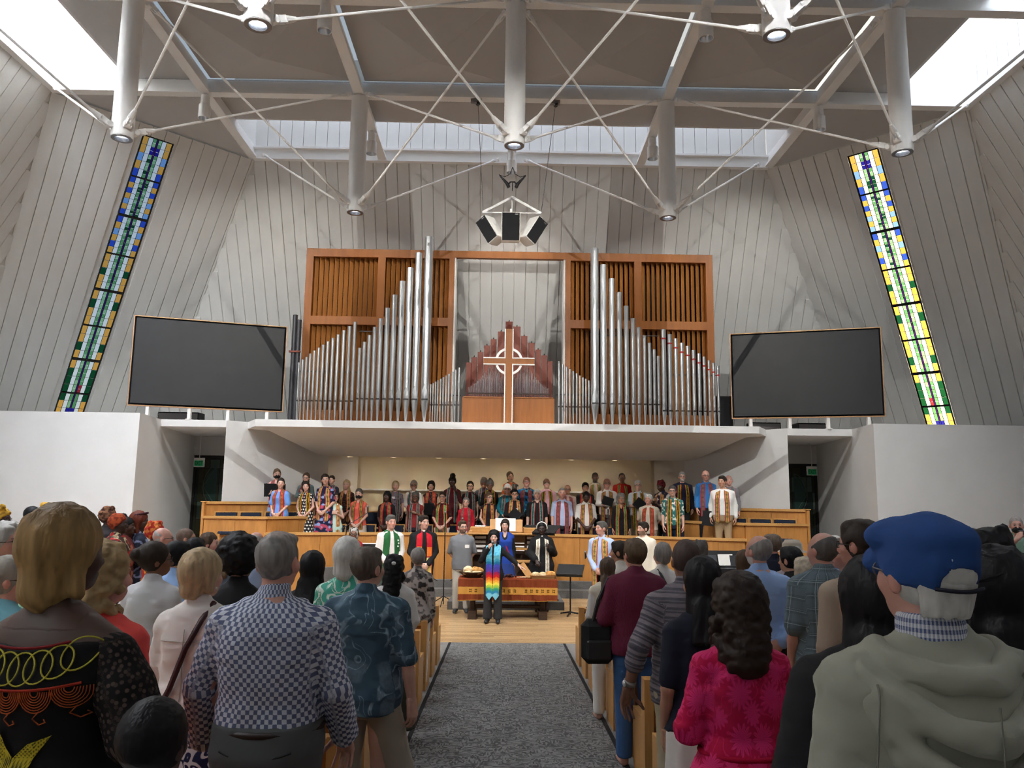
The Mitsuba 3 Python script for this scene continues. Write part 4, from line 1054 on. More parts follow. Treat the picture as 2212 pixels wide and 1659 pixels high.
# wall sensor on the right block
one('wall_socket', cham(7.7, 7.78, 16.6, 16.68, 1.62, 1.72, 0.01), 'mat_dark_gap', 'small dark socket on the right passage wall', 'socket')
one('wall_speaker', cham(-8.9, -8.78, 16.02, 16.12, 1.66, 1.86, 0.01), 'mat_white', 'small white speaker on the left white wall', 'speaker')

# ================================================================ pews
PEW = [10.28 - 0.77 * k for k in range(12)]
PH = 0.735


PEW_LEFT = ['frontmost, before the wood floor', 'second from the front', 'before the woman in a leaf-print blouse', 'third behind the frontmost', 'between the leaf-print blouse and the olive skirt', 'before the woman in an olive skirt', 'behind the olive skirt', 'before the dark blue leaf-print shirt',
            'behind the man in the dark blue leaf-print shirt', 'under the hand of the man in checks', 'behind the man in checks', 'nearest the camera']
PEW_RIGHT = ['frontmost, before the wood floor', 'second from the front', 'before the girl in a white vest', 'behind the girl in a white vest', 'between the girl and the man in maroon', 'before the man in maroon', 'behind the man in maroon', 'under the hand of the striped shirt',
             'behind the man in a striped shirt', 'before the red flowered dress', 'behind the red flowered dress', 'nearest the camera']


def pew(sg, y, k, x_out):
    side = 'left' if sg < 0 else 'right'
    t = thing('pew', 'oak pew %s of the aisle, %s' % (side, (PEW_LEFT if sg < 0 else PEW_RIGHT)[k]), 'pew', 'oak pews %s of the aisle' % side)
    z = floor_z(y + 0.2) - 0.004
    a, b = 0.90, 0.965
    prof = [(0.0, 0.0), (0.44, 0.0), (0.50, 0.10), (0.50, 0.44), (0.13, 0.46), (0.115, PH), (0.0, PH)]
    v, f = extrude(prof, b - a, (0, 0, 0), (0, 1, 0), (0, 0, 1))
    v = v + [sg * a if sg > 0 else -b, y, z]
    v[:, 1] += 0.0
    obj('end_panel', (v, f), 'mat_oak', t)
    x0, x1 = sorted((sg * b, sg * x_out))
    obj('backrest', join(box(x0, x1, y + 0.045, y + 0.07, z + 0.2, z + PH - 0.05)), 'mat_oak_dark', t)
    obj('top_rail', cham(x0, x1, y + 0.02, y + 0.105, z + PH - 0.055, z + PH - 0.01, 0.006), 'mat_oak_rail', t)
    obj('seat', cham(x0, x1, y + 0.08, y + 0.48, z + 0.38, z + 0.42, 0.01), 'mat_oak_rail', t)
    obj('book_rack', join(box(x0, x1, y - 0.06, y + 0.045, z + 0.30, z + 0.315), box(x0, x1, y - 0.065, y - 0.055, z + 0.30, z + 0.36)), 'mat_oak_rail', t)
    obj('far_end_panel', (extrude(prof, 0.06, (0, 0, 0), (0, 1, 0), (0, 0, 1))[0] + [sg * x_out - 0.03, y, z], f), 'mat_oak', t)


mat('mat_oak_dark', mikit.proc(wood_fn(srgb(112, 66, 24), srgb(160, 100, 44), 0, 11.0)), 0.4, 0.4)
for sg in (-1, 1):
    for k, y in enumerate(PEW):
        pew(sg, y, k, min(6.4, 4.2 + 0.25 * k) if y > 1.5 else 3.0)
# hymnals in the racks by the aisle
mat('mat_hymnal', srgb(20, 22, 30), 0.6, 0.3)
for (x, k, lb_) in ((1.18, 6, 'black hymnal in the pew rack beside the man in maroon'), (1.30, 7, 'black hymnal in the pew rack right of the leaning hand'), (1.62, 8, 'black hymnal in the pew rack before the white trousers'), (-1.14, 8, 'black hymnal in the pew rack right of the gingham shirt'), (-1.18, 3, 'black hymnal in a left pew near the front'), (1.15, 3, 'black hymnal in a right pew near the front')):
    t = thing('hymnal', lb_, 'book', 'hymnals in the pew racks')
    y = PEW[k]; z = floor_z(y + 0.2) + 0.315
    obj('cover', cham(x - 0.08, x + 0.08, y - 0.045, y - 0.005, z, z + 0.22, 0.004), 'mat_hymnal', t)
    obj('pages', box(x - 0.076, x + 0.076, y - 0.04, y - 0.010, z + 0.004, z + 0.224), 'mat_paper', t)
# ================================================================ people: bodies and clothes are level sets of joined round bones
class Field:
    def __init__(self, lo, hi, h):
        self.h = h
        self.lo = np.asarray(lo, float)
        self.n = np.maximum(4, np.ceil((np.asarray(hi, float) - self.lo) / h).astype(int) + 1)
        self.d = np.full(self.n, 1.0, np.float32)
        self.ax = [(self.lo[k] + h * np.arange(self.n[k])).astype(np.float32) for k in range(3)]

    def sub(self, lo, hi):
        a = np.maximum(0, np.floor((np.asarray(lo) - self.lo) / self.h).astype(int))
        b = np.minimum(self.n, np.ceil((np.asarray(hi) - self.lo) / self.h).astype(int) + 1)
        if (b - a <= 0).any():
            return None
        return tuple(slice(int(x), int(y)) for x, y in zip(a, b)), self.ax[0][a[0]:b[0], None, None], self.ax[1][None, a[1]:b[1], None], self.ax[2][None, None, a[2]:b[2]]

    def merge(self, s, d, k):
        o = self.d[s]
        if k > 0:
            m = np.clip(0.5 + 0.5 * (o - d) / k, 0, 1)
            self.d[s] = o + (d - o) * m - k * m * (1 - m)
        else:
            self.d[s] = np.minimum(o, d)

    def bone(self, a, b, ra, rb, k=0.02, flat=1.0, cut=False):
        """a round cone; flat < 1 squeezes it front to back (in y)"""
        a, b = np.asarray(a, np.float32), np.asarray(b, np.float32)
        pad = max(ra, rb) + k + 3 * self.h
        r = self.sub(np.minimum(a, b) - pad, np.maximum(a, b) + pad)
        if r is None:
            return
        s, x, y, z = r
        ab = b - a
        iy = 1.0 / flat
        yy = (y - a[1]) * iy
        L = float(ab[0] ** 2 + (ab[1] * iy) ** 2 + ab[2] ** 2) + 1e-9
        t = np.clip(((x - a[0]) * ab[0] + yy * (ab[1] * iy) + (z - a[2]) * ab[2]) / L, 0, 1)
        d = np.sqrt((x - a[0] - ab[0] * t) ** 2 + (yy - ab[1] * iy * t) ** 2 + (z - a[2] - ab[2] * t) ** 2) - (ra + (rb - ra) * t)
        if cut:
            self.d[s] = np.maximum(self.d[s], -d)
        else:
            self.merge(s, d * (flat if flat < 1 else 1.0), k)

    def ell(self, c, r, k=0.015, cut=False, rot=None):
        c, r = np.asarray(c, np.float32), np.asarray(r, np.float32)
        pad = (r.max() if rot is not None else r) + k + 3 * self.h
        q = self.sub(c - pad, c + pad)
        if q is None:
            return
        s, x, y, z = q
        x, y, z = x - c[0], y - c[1], z - c[2]
        if rot is not None:
            x, y, z = (rot[0, m] * x + rot[1, m] * y + rot[2, m] * z for m in range(3))
        k0 = np.sqrt((x / r[0]) ** 2 + (y / r[1]) ** 2 + (z / r[2]) ** 2) + 1e-6
        k1 = np.sqrt((x / r[0] ** 2) ** 2 + (y / r[1] ** 2) ** 2 + (z / r[2] ** 2) ** 2) + 1e-6
        d = k0 * (k0 - 1) / k1
        if cut:
            self.d[s] = np.maximum(self.d[s], -d - 0.0) if k <= 0 else -self._smin(-self.d[s], d, k)
        else:
            self.merge(s, d, k)

    @staticmethod
    def _smin(o, d, k):
        m = np.clip(0.5 + 0.5 * (o - d) / k, 0, 1)
        return o + (d - o) * m - k * m * (1 - m)

    def stack(self, prof, k=0.02, ex=2.4, x0=0.0, y0=0.0):
        """a body of elliptical slices: rows (z, half width, half depth, y centre)"""
        p = np.array(sorted(prof), float)
        pad = np.array([p[:, 1].max(), (p[:, 2] + np.abs(p[:, 3])).max(), 0]) + k + 3 * self.h
        r = self.sub(np.array([x0, y0, p[0, 0] - k - 2 * self.h]) - pad, np.array([x0, y0, p[-1, 0] + k + 2 * self.h]) + pad)
        if r is None:
            return
        s, x, y, z = r
        zz = z.ravel()
        w, dp, yc = (np.interp(zz, p[:, 0], p[:, q]).astype(np.float32)[None, None, :] for q in (1, 2, 3))
        e = (np.abs(x - x0) / w) ** ex + (np.abs(y - y0 - yc) / dp) ** ex
        d = (e ** (1 / ex) - 1) * np.minimum(w, dp)
        d = np.maximum(d, np.maximum(p[0, 0] - z, z - p[-1, 0]))
        self.merge(s, d, k)

    def clip(self, n, c):
        """keeps what lies where n.p < c"""
        x, y, z = self.ax
        self.d = np.maximum(self.d, (n[0] * x[:, None, None] + n[1] * y[None, :, None] + n[2] * z[None, None, :] - c).astype(np.float32))

    def noise(self, amp, scale, seed=0, aniso=(1, 1, 1)):
        near = np.abs(self.d) < 4 * self.h
        i = np.argwhere(near)
        p = self.lo + i * self.h
        self.d[near] += amp * (meshkit.fbm(p * (np.asarray(aniso) / scale) + 13.7 * seed, 2, seed) - 0.5).astype(np.float32) * 2

    def mesh(self):
        """surface nets"""
        d = self.d
        d[0], d[-1], d[:, 0], d[:, -1], d[:, :, 0], d[:, :, -1] = (np.maximum(q, 1e-3) for q in (d[0], d[-1], d[:, 0], d[:, -1], d[:, :, 0], d[:, :, -1]))
        ins = d < 0
        n = ins.astype(np.int8)
        c = sum(n[a:d.shape[0] - 1 + a, b:d.shape[1] - 1 + b, e:d.shape[2] - 1 + e] for a, b, e in np.ndindex(2, 2, 2))
        cells = np.argwhere((c > 0) & (c < 8))
        if len(cells) == 0:
            return np.zeros((0, 3)), np.zeros((0, 3), int)
        idx = np.full(c.shape, -1, np.int64)
        idx[tuple(cells.T)] = np.arange(len(cells))
        acc, cnt = np.zeros((len(cells), 3)), np.zeros(len(cells))
        co = [np.array(q) for q in np.ndindex(2, 2, 2)]
        val = {tuple(q): d[tuple((cells + q).T)] for q in co}
        for a in co:
            for axis in range(3):
                if a[axis] == 0:
                    b = a.copy(); b[axis] = 1
                    va, vb = val[tuple(a)], val[tuple(b)]
                    m = (va < 0) != (vb < 0)
                    t = np.where(m, va / np.where(m, va - vb, 1), 0)
                    pt = a + np.outer(t, b - a)
                    acc[m] += pt[m]; cnt[m] += 1
        v = self.lo + (cells + acc / cnt[:, None]) * self.h
        faces = []
        for axis in range(3):
            o1, o2 = [(1, 2), (2, 0), (0, 1)][axis]
            sl0 = [slice(1, -1)] * 3; sl1 = [slice(1, -1)] * 3
            sl0[axis] = slice(0, -1); sl1[axis] = slice(1, None)
            A, B = ins[tuple(sl0)], ins[tuple(sl1)]
            e = np.argwhere(A != B)
            if len(e) == 0:
                continue
            flip = A[tuple(e.T)]
            base = e.copy(); base[:, o1] += 1; base[:, o2] += 1   # grid point of the edge's start
            q = []
            for s1, s2 in ((-1, -1), (0, -1), (0, 0), (-1, 0)):
                k = base.copy(); k[:, o1] += s1; k[:, o2] += s2
                q.append(idx[tuple(k.T)])
            q = np.stack(q, 1)
            q = np.where(flip[:, None], q, q[:, ::-1])
            faces.append(q)
        f = np.vstack(faces)
        f = f[(f >= 0).all(1)]
        return v, np.vstack([f[:, [0, 1, 2]], f[:, [0, 2, 3]]])


def relax(v, f, n=2, lam=0.5):
    """light smoothing that removes the grid's steps"""
    from scipy.sparse import coo_matrix
    i = np.concatenate([f[:, 0], f[:, 1], f[:, 2], f[:, 1], f[:, 2], f[:, 0]])
    j = np.concatenate([f[:, 1], f[:, 2], f[:, 0], f[:, 0], f[:, 1], f[:, 2]])
    A = coo_matrix((np.ones(len(i)), (i, j)), shape=(len(v), len(v))).tocsr()
    deg = np.asarray(A.sum(1)).ravel()[:, None]
    for q in range(n):
        v = v + lam * (A @ v / deg - v)
        v = v - 0.52 * lam * (A @ v / deg - v) if q < n - 1 else v
    return v
# ---------------------------------------------------------------- materials of people: colours per vertex, so that one BSDF serves all
scene['mat_skin'] = {'type': 'twosided', 'bsdf': {'type': 'principled', 'base_color': VCOL, 'roughness': 0.48, 'specular': 0.4}}
scene['mat_cloth'] = {'type': 'twosided', 'bsdf': {'type': 'principled', 'base_color': VCOL, 'roughness': 0.85, 'specular': 0.2, 'sheen': 0.15}}
scene['mat_hair'] = {'type': 'twosided', 'bsdf': {'type': 'bumpmap', 'arbitrary': mikit.proc(lambda p, n, uv: mikit.noise(p.x * 260, p.y * 260, p.z * 26), 0.0012), 'scale': 0.0022, 'bsdf': {'type': 'principled', 'base_color': VCOL, 'roughness': 0.5, 'specular': 0.16}}}
SKIN = dict(fair=srgb(196, 156, 138), pink=srgb(196, 148, 132), tan=srgb(176, 132, 108), brown=srgb(110, 76, 60), dark=srgb(66, 45, 37), deep=srgb(50, 34, 29), asian=srgb(190, 150, 126))
HAIR = dict(black=(0.006, 0.006, 0.007), dark=(0.022, 0.015, 0.011), brown=(0.058, 0.036, 0.022), lightbrown=(0.12, 0.078, 0.046), blond=(0.34, 0.235, 0.115), sand=(0.42, 0.31, 0.18), grey=(0.21, 0.195, 0.18),
            silver=(0.40, 0.385, 0.36), white=(0.66, 0.65, 0.61), red=(0.15, 0.035, 0.015), salt=(0.085, 0.078, 0.072))
LOD = {0: dict(head=.0065, body=.018, cloth=.0105, hair=.0065, hand=.0045), 1: dict(head=.009, body=.026, cloth=.014, hair=.0095, hand=.006), 2: dict(head=.0095, body=.032, cloth=.019, hair=.0125, hand=.0075), 3: dict(head=.012, body=.036, cloth=.023, hair=.014, hand=.0085)}
TORSO = {'m': [(0.78, .150, .105, 0), (0.90, .172, .122, -.005), (1.00, .166, .118, .005), (1.10, .160, .116, .008), (1.25, .176, .124, .002), (1.34, .174, .118, -.006), (1.39, .148, .100, -.010), (1.43, .105, .080, -.013), (1.465, .066, .062, -.014)],
         'f': [(0.78, .155, .110, -.005), (0.90, .180, .128, -.010), (1.00, .160, .115, .0), (1.10, .138, .105, .004), (1.20, .145, .120, .012), (1.27, .156, .130, .016), (1.34, .152, .108, .0), (1.39, .130, .090, -.008), (1.43, .092, .072, -.011), (1.465, .058, .055, -.012)]}
ARMS = {  # elbow, wrist, finger direction, back of the hand, for the right arm; mirrored for the left
    'down': ((.215, -.025, 1.105), (.220, .035, .865), (.0, .12, -1), (1, .1, 0)),
    'clasp': ((.222, -.005, 1.115), (.085, .215, .985), (-.8, .25, -.45), (.4, .8, .3)),
    'low': ((.218, -.005, 1.105), (.075, .205, .905), (-.7, .2, -.65), (.4, .85, .2)),
    'back': ((.240, -.075, 1.125), (.095, -.175, .960), (-.9, -.15, -.35), (-.1, -1, .1)),
    'fold': ((.225, .03, 1.12), (.03, .235, 1.10), (-1, .1, .05), (.1, 1, .2)),
    'book': ((.225, .03, 1.12), (.105, .265, 1.14), (-.75, .3, .35), (.5, .3, -.8)),
    'pew': ((.285, .02, 1.13), (.275, .155, .885), (.05, .55, -.85), (.1, .8, .5)),
    'face': ((.24, .06, 1.13), (.08, .17, 1.42), (-.35, .0, .9), (.5, .8, .1)),
    'chest': ((.235, .03, 1.12), (.03, .17, 1.23), (-.9, .1, .3), (.1, 1, .1)),
}
_hand = {}


def hand_mesh(pose, h):
    """fingers along +x, thumb towards +y, back of the hand +z; the wrist at the origin"""
    if (pose, h) in _hand:
        return _hand[pose, h]
    fat = 1.0 if h < 0.0055 else 1.12
    F = Field((-.05, -.09, -.11), (.21, .10, .06), h)
    F.bone((-.045, 0, 0), (0, 0, 0), .027, .026, .01, )
    kn = [(.092, .030, 0), (.096, .009, .003), (.090, -.012, .001), (.080, -.031, -.004)]
    for q in kn:
        F.bone((0, q[1] * .55, 0), q, .018, .0125, .012)
    F.bone((.02, .0, -.006), (.075, .0, -.006), .018, .014, .012)
    curl = {'relaxed': (.35, .45, .35), 'grip': (.95, 1.15, .8), 'flat': (.10, .15, .10), 'press': (.55, .35, -.1)}[pose]
    spread = {'flat': .10, 'press': .20}.get(pose, .03)
    for q, L, r, s in zip(kn, (.070, .079, .073, .057), (.0095, .0098, .0092, .0083), (1, .3, -.4, -1.1)):
        p, a = np.array(q, float), 0.0
        for c, f in zip(curl, (.46, .30, .24)):
            a += c
            e = p + L * f * 1.15 * np.array([math.cos(a) * math.cos(spread * s), math.sin(spread * s) * math.cos(a), -math.sin(a)])
            F.bone(p, e, r * fat, r * .9 * fat, .003)
            p = e
            r *= .93
    t0, t1 = np.array([.018, .022, -.008]), np.array([.052, .052, -.022])
    t2 = t1 + ({'grip': np.array([.026, -.012, -.026]), 'press': np.array([.022, .024, -.022])}.get(pose, np.array([.032, .010, -.014])))
    t3 = t2 + ({'grip': np.array([.016, -.024, -.012]), 'press': np.array([.020, .014, -.016])}.get(pose, np.array([.026, .0, -.010])))
    F.bone(t0, t1, .017, .0125, .008); F.bone(t1, t2, .0118 * fat, .011 * fat, .004); F.bone(t2, t3, .011 * fat, .009 * fat, .004)
    v, f = F.mesh()
    _hand[pose, h] = (relax(v, f, 1), f)
    return _hand[pose, h]


def place_hand(pose, h, wrist, d, back, left, s=1.0):
    v, f = hand_mesh(pose, h)
    v = v * s
    d = np.asarray(d, float); d /= np.linalg.norm(d)
    b = np.asarray(back, float); b = b - d * (b @ d); b /= np.linalg.norm(b)
    t = np.cross(b, d)                   # thumb side of a right hand
    if left:
        t = -t; f = f[:, ::-1]
        # a left hand is the mirror image: thumb on the other side
    return np.asarray(wrist) + v[:, :1] * d + v[:, 1:2] * t + v[:, 2:] * b, f


def largest(v, f):
    from scipy.sparse import coo_matrix
    from scipy.sparse.csgraph import connected_components
    n, lab = connected_components(coo_matrix((np.ones(len(f) * 2), (np.concatenate([f[:, 0], f[:, 1]]), np.concatenate([f[:, 1], f[:, 2]]))), shape=(len(v), len(v))), directed=False)
    if n == 1:
        return v, f
    k = lab == np.bincount(lab).argmax()
    return v[k], (np.cumsum(k) - 1)[f[k[f[:, 0]]]]


def streak(v, base, seed, amt=0.35, fx=70.0, fz=7.0):
    n = meshkit.fbm(np.stack([v[:, 0] * fx, v[:, 1] * fx, v[:, 2] * fz], 1) + seed * 3.3, 3, seed)
    return np.clip(np.asarray(base)[None, :] * (1 + amt * 2.6 * (n[:, None] - 0.5)), 0.002, 0.95)


class Person:
    """built in its own frame (facing +y, right hand at +x, feet at z = 0, metres at a height of 1.72), then scaled and turned into place"""

    def __init__(self, label, x, y, z, h, face=0.0, sex='m', lod=2, skin='fair', girth=1.0, head=(0, 0, 0), arms='down', arms_l=None, hand='relaxed', hand_l=None, group=None, seed=None, hs=None, lean=0.0, legs=True,
                 beard=None, lips=True, feet=True, broad=1.0, bare=False):
        self.key = thing('person', label, 'person', group)
        self.lod, self.L = lod, LOD[lod]
        self.s = h / 1.735
        self.loc, self.rz = (x, y, z), -math.radians(face)          # face: clockwise from the far wall
        self.sex, self.g, self.hs, self.lean = sex, girth, hs or (1.0, 1.02, 1.07, 1.07)[lod], lean
        self.seed = seed if seed is not None else len(labels)
        self.skin = np.asarray(SKIN[skin] if isinstance(skin, str) else skin)
        self.yaw, self.tilt, self.nod = (math.radians(a) for a in head)
        self.yaw = -self.yaw
        gb = max(0.0, girth - 1)
        self.torso = [(q, w * (1 + .75 * (girth - 1)) * (broad if q > 1.2 else 1), d * (1 + (1.5 if q < 1.3 else 0.8) * (girth - 1)), c + 0.03 * gb * (q < 1.3)) for q, w, d, c in TORSO[sex]]
        sx = (.170 if sex == 'm' else .148) * (1 + .35 * (girth - 1)) * broad
        un = 1.0 if bare else .94
        inner = [(q, w * un, d * un, c) for q, w, d, c in self.torso]
        self.sh = np.array([sx, -.01, 1.362 if sex == 'm' else 1.362])
        self.arm = {}
        for side in (1, -1):
            a = arms if side > 0 else (arms_l or arms)
            a = ARMS[a] if isinstance(a, str) else a
            m = np.array([side, 1, 1.0])
            e, w, d, b = (np.array(q, float) * m for q in a)
            ex = (girth - 1) * .09 + (sx - .170) * .7
            e[0] += side * ex; 
            if abs(w[0]) > .15:
                w[0] += side * ex
            elif girth > 1.05 and w[1] > 0:
                w[1] += .10 * gb + .02
            self.arm[side] = (e, w, d, b)
        # ---- the body: one figure; head and hands finer than what the clothes hide
        Hd, sk = self.L['head'], self.skin
        F = Field((-.20, -.18, 1.40), (.20, .18, 1.76), Hd)
        F.stack([t for t in inner if 1.3 < t[0]], .012)
        tr_ = (.070, .056) if sex == 'm' else (.061, .048)
        F.bone((0, -.018, 1.385), (0, -.016, 1.455), *tr_, .03)
        F.bone((0, -.018, 1.41), (0, -.004, 1.535), .058 if sex == 'm' else .049, .054 if sex == 'm' else .046, .03)
        self.head_prims(F)
        v, f = F.mesh()
        v = relax(v, f, 1 if lod < 2 else 1, 0.4)
        col = self.face_colours(v, beard, lips)
        v = self.turn(v)
        ms, cs = [(v, f)], [col]
        B = Field((-.42, -.30, -.02), (.42, .34, 1.48), self.L['body'])
        B.stack([t for t in inner if t[0] < 1.44], .012)
        B.bone((0, -.018, 1.385), (0, -.016, 1.45), *tr_, .03)
        for side in (1, -1):
            sh = self.sh * [side, 1, 1]
            e, w, d, b = self.arm[side]
            r = 1.0 if sex == 'm' else .86
            B.bone((side * .055, -.014, 1.425), sh, .036, .050 * r, .03)
            if legs:
                hp = np.array([side * .085, -.005, .88])
                B.bone(hp, (side * .095, .012, .49), .083 * (1 + .4 * (girth - 1)), .054, .02)
                B.bone((side * .095, .012, .49), (side * .10, -.012, .09), .052, .036, .015)
                if feet:
                    B.bone((side * .10, -.025, .045), (side * .115, .13, .035), .040, .030, .01)
        bv, bf = B.mesh()
        bv = relax(bv, bf, 1)
        ms.append((bv, bf)); cs.append(np.repeat(sk[None], len(bv), 0))
        ha = self.L['hand'] * 1.6
        for side in (1, -1):
            e, w, d, b = self.arm[side]
            sh = self.sh * [side, 1, 1]
            r = 1.0 if sex == 'm' else .84
            pad = .09
            pts = np.array([sh, e, w])
            A = Field(pts.min(0) - pad, pts.max(0) + pad, max(ha, .009))
            A.bone(sh, e, .048 * r, .038 * r, .01); A.bone(e, e * .6 + w * .4, .038 * r, .037 * r, .015); A.bone(e * .6 + w * .4, w, .037 * r, .0265 * r, .012)
            av, af = A.mesh()
            ms.append((av, af)); cs.append(np.repeat(sk[None], len(av), 0))
            hp = hand if side > 0 else (hand_l or hand)
            hv, hf = place_hand(hp, self.L['hand'], w, d, b, side < 0, .98 if sex == 'm' else .88)
            ms.append((hv, hf))
            # nails and knuckles a little different in tone
            cs.append(np.clip(np.repeat(sk[None], len(hv), 0) * (0.93 + 0.14 * meshkit.noise(hv * 60, 3)[:, None]), 0, 1))
        self.put('body', join(*ms), 'mat_skin', np.vstack(cs))

    # -------------------------------------------------- frames
    def turn(self, v, lo=1.43, hi=1.55):
        """turns and tilts the head: full above hi, none below lo; scales the head about the neck by hs"""
        if not (self.yaw or self.tilt or self.nod or self.hs != 1):
            return v
        piv = np.array([0, -.005, 1.50])
        w = np.clip((v[:, 2] - lo) / (hi - lo), 0, 1)[:, None]
        w = w * w * (3 - 2 * w)
        R = trimesh.transformations.euler_matrix(self.nod, self.tilt, self.yaw, 'sxyz')[:3, :3]
        t = piv + ((v - piv) * self.hs) @ R.T
        return v + (t - v) * w

    def world(self, v):
        v = np.asarray(v, float)
        if self.lean:
            k = np.clip(v[:, 2:] - .9, 0, 2)
            v = v + np.concatenate([k * 0, k * self.lean, -0.5 * k * abs(self.lean) ** 2], 1)
        return move((v * self.s, None), self.loc, self.rz)[0]

    def put(self, name, m, mat_='mat_cloth', col=None, uv=None, smooth=True, parent=None):
        v, f = (np.asarray(m[0], float), np.asarray(m[1]))
        if f.shape[1] == 4:
            f = np.vstack([f[:, [0, 1, 2]], f[:, [0, 2, 3]]])
        if col is not None:
            col = np.asarray(col, float)
            if col.ndim == 1:
                col = np.repeat(col[None], len(v), 0)
        return obj(name, (self.world(v), f), mat_, parent or self.key, smooth=smooth, color=col, uv=uv)

    # -------------------------------------------------- head
    def head_prims(self, F):
        m = self.sex == 'm'
        F.ell((0, -.018, 1.632), (.074, .096, .088), .02)
        F.ell((0, .022, 1.590), (.064, .072, .090), .03)
        F.ell((0, .050, 1.530), (.043 if m else .038, .044, .036), .03)
        F.ell((0, .078, 1.513), (.020, .018, .016), .02)
        F.bone((-.028, .080, 1.626), (.028, .080, 1.626), .011, .011, .02)
        for s in (1, -1):
            F.ell((s * .042, .062, 1.578), (.022, .022, .022), .025)
            F.ell((s * .031, .097, 1.604), (.015, .013, .010), .008, cut=True)
            F.ell((s * .031, .079, 1.604), (.0125, .0125, .0105), .004)
            F.ell((s * .077, -.008, 1.590), (.010, .021, .033), .006)
        F.bone((0, .090, 1.608), (0, .112, 1.573), .008, .0135, .010)
        F.bone((-.010, .100, 1.568), (.010, .100, 1.568), .009, .009, .008)
        F.bone((-.018, .088, 1.540), (.018, .088, 1.540), .008, .008, .010)
        F.bone((-.014, .087, 1.529), (.014, .087, 1.529), .008, .008, .008)

    def face_colours(self, v, beard, lips):
        sk = self.skin
        n = meshkit.fbm(v * 28, 3, 2)
        c = sk[None] * (0.90 + 0.2 * n[:, None])
        x, y, z = v.T
        ax = np.abs(x)
        red = np.exp(-(((ax - .042) / .022) ** 2 + ((z - 1.572) / .02) ** 2)) * (y > .02) + np.exp(-((x / .014) ** 2 + ((z - 1.572) / .014) ** 2)) * (y > .09) + .5 * (ax > .072)
        c = c * (1 + np.outer(red, [.12, -.12, -.14]))
        fr = y > .04
        hair = np.asarray(getattr(self, 'brow', (.03, .02, .015)))

        def blend(mask, col):
            nonlocal c
            c = c * (1 - mask[:, None]) + np.asarray(col)[None] * mask[:, None]
        blend(fr * np.clip(1.5 - (((ax - .031) / .017) ** 2 + ((z - 1.626 + (ax - .03) ** 2 * 6) / .0045) ** 2), 0, 1) * .8, hair if sk.mean() > .1 else (.01, .008, .007))
        blend(fr * np.clip(1.6 - (((ax - .031) / .0125) ** 2 + ((z - 1.604) / .0062) ** 2), 0, 1), (.42, .40, .38))
        blend(fr * np.clip(1.7 - (((ax - .031) / .0060) ** 2 + ((z - 1.604) / .0060) ** 2), 0, 1), (.012, .010, .010))
        blend(fr * np.clip(1.6 - (((ax - .031) / .0145) ** 2 + ((z - 1.6105) / .0025) ** 2), 0, 1) * .8, (.02, .015, .012))
        if lips:
            lc = np.array([.30, .09, .085]) if self.sex == 'f' else sk * [.80, .52, .50]
            blend((y > .06) * np.clip(1.6 - ((x / .021) ** 2 + ((z - 1.534) / .0085) ** 2), 0, 1) * .85, lc if sk.mean() > .08 else sk * [1.2, .7, .7])
            blend((y > .06) * np.clip(1.5 - ((x / .019) ** 2 + ((z - 1.5345) / .0016) ** 2), 0, 1) * .7, sk * .25)
        if beard is not None:
            bm = np.clip(1 - np.abs(n - .5) * .6, 0, 1) * ((z < 1.562) & (z > 1.49) & (y > .0)) * (1 - ((ax < .019) & (z > 1.528) & (z < 1.541)))
            blend(bm * .9, HAIR.get(beard, beard))
        return np.clip(c, .003, .95)

    def skull(self, F, t, z0=None):
        """the skull grown by t"""
        F.ell((0, -.018, 1.632), (.074 + t, .096 + t, .088 + t), .01)
        F.ell((0, .0, 1.60), (.068 + t * .9, .078 + t * .7, .085), .02)

    def hair(self, style='short', colour='brown', length=0.0, amt=.35, part='hair', vol=0.0, wave=0.0, colour2=None):
        base = np.asarray(HAIR[colour] if isinstance(colour, str) else colour, float)
        h = self.L['hair']
        lo_z = 1.42 if style in ('short', 'fringe', 'buzz', 'crop', 'top', 'bun') else 1.40 - length - .06
        F = Field((-.22 - vol, -.24 - vol, min(lo_z, 1.40)), (.22 + vol, .20, 1.80 + vol), h)
        sd = self.seed
        if style == 'buzz':
            self.skull(F, .005); F.clip((0, .80, -.60), .80 * .040 - .60 * 1.60); F.clip((0, 0, -1), -1.545)
        elif style in ('short', 'crop'):
            self.skull(F, .008 + vol)
            F.ell((0, .045, 1.690), (.060, .045, .028 + vol), .02)
            F.noise(.006, .03, sd, (1, 1, .5))
            F.clip((0, .83, -.56), .83 * .062 - .56 * 1.615)
            F.clip((0, -.25, -.97), .25 * .09 - .97 * 1.530)
            for s in (1, -1):
                F.ell((s * .082, .004, 1.588), (.022, .026, .034), .006, cut=True)
        elif style == 'fringe':                   # hair round a bald crown
            self.skull(F, .006 + vol)
            F.noise(.004, .025, sd)
            F.clip((0, .55, .83), .55 * -.03 + .83 * 1.664)
            F.clip((0, .92, -.40), .92 * .020 - .40 * 1.60); F.clip((0, -.2, -1), .2 * .09 - 1.525)
            for s in (1, -1):
                F.ell((s * .082, .004, 1.588), (.022, .026, .034), .006, cut=True)
        elif style in ('bob', 'long', 'curly', 'afro', 'locks'):
            t = .011 + vol
            F.ell((0, -.022, 1.640), (.074 + t, .094 + t, .088 + t), .01)
            ln = length
            z1 = (1.545 if style == 'bob' else 1.50) - ln
            wid = .062 + vol * .8
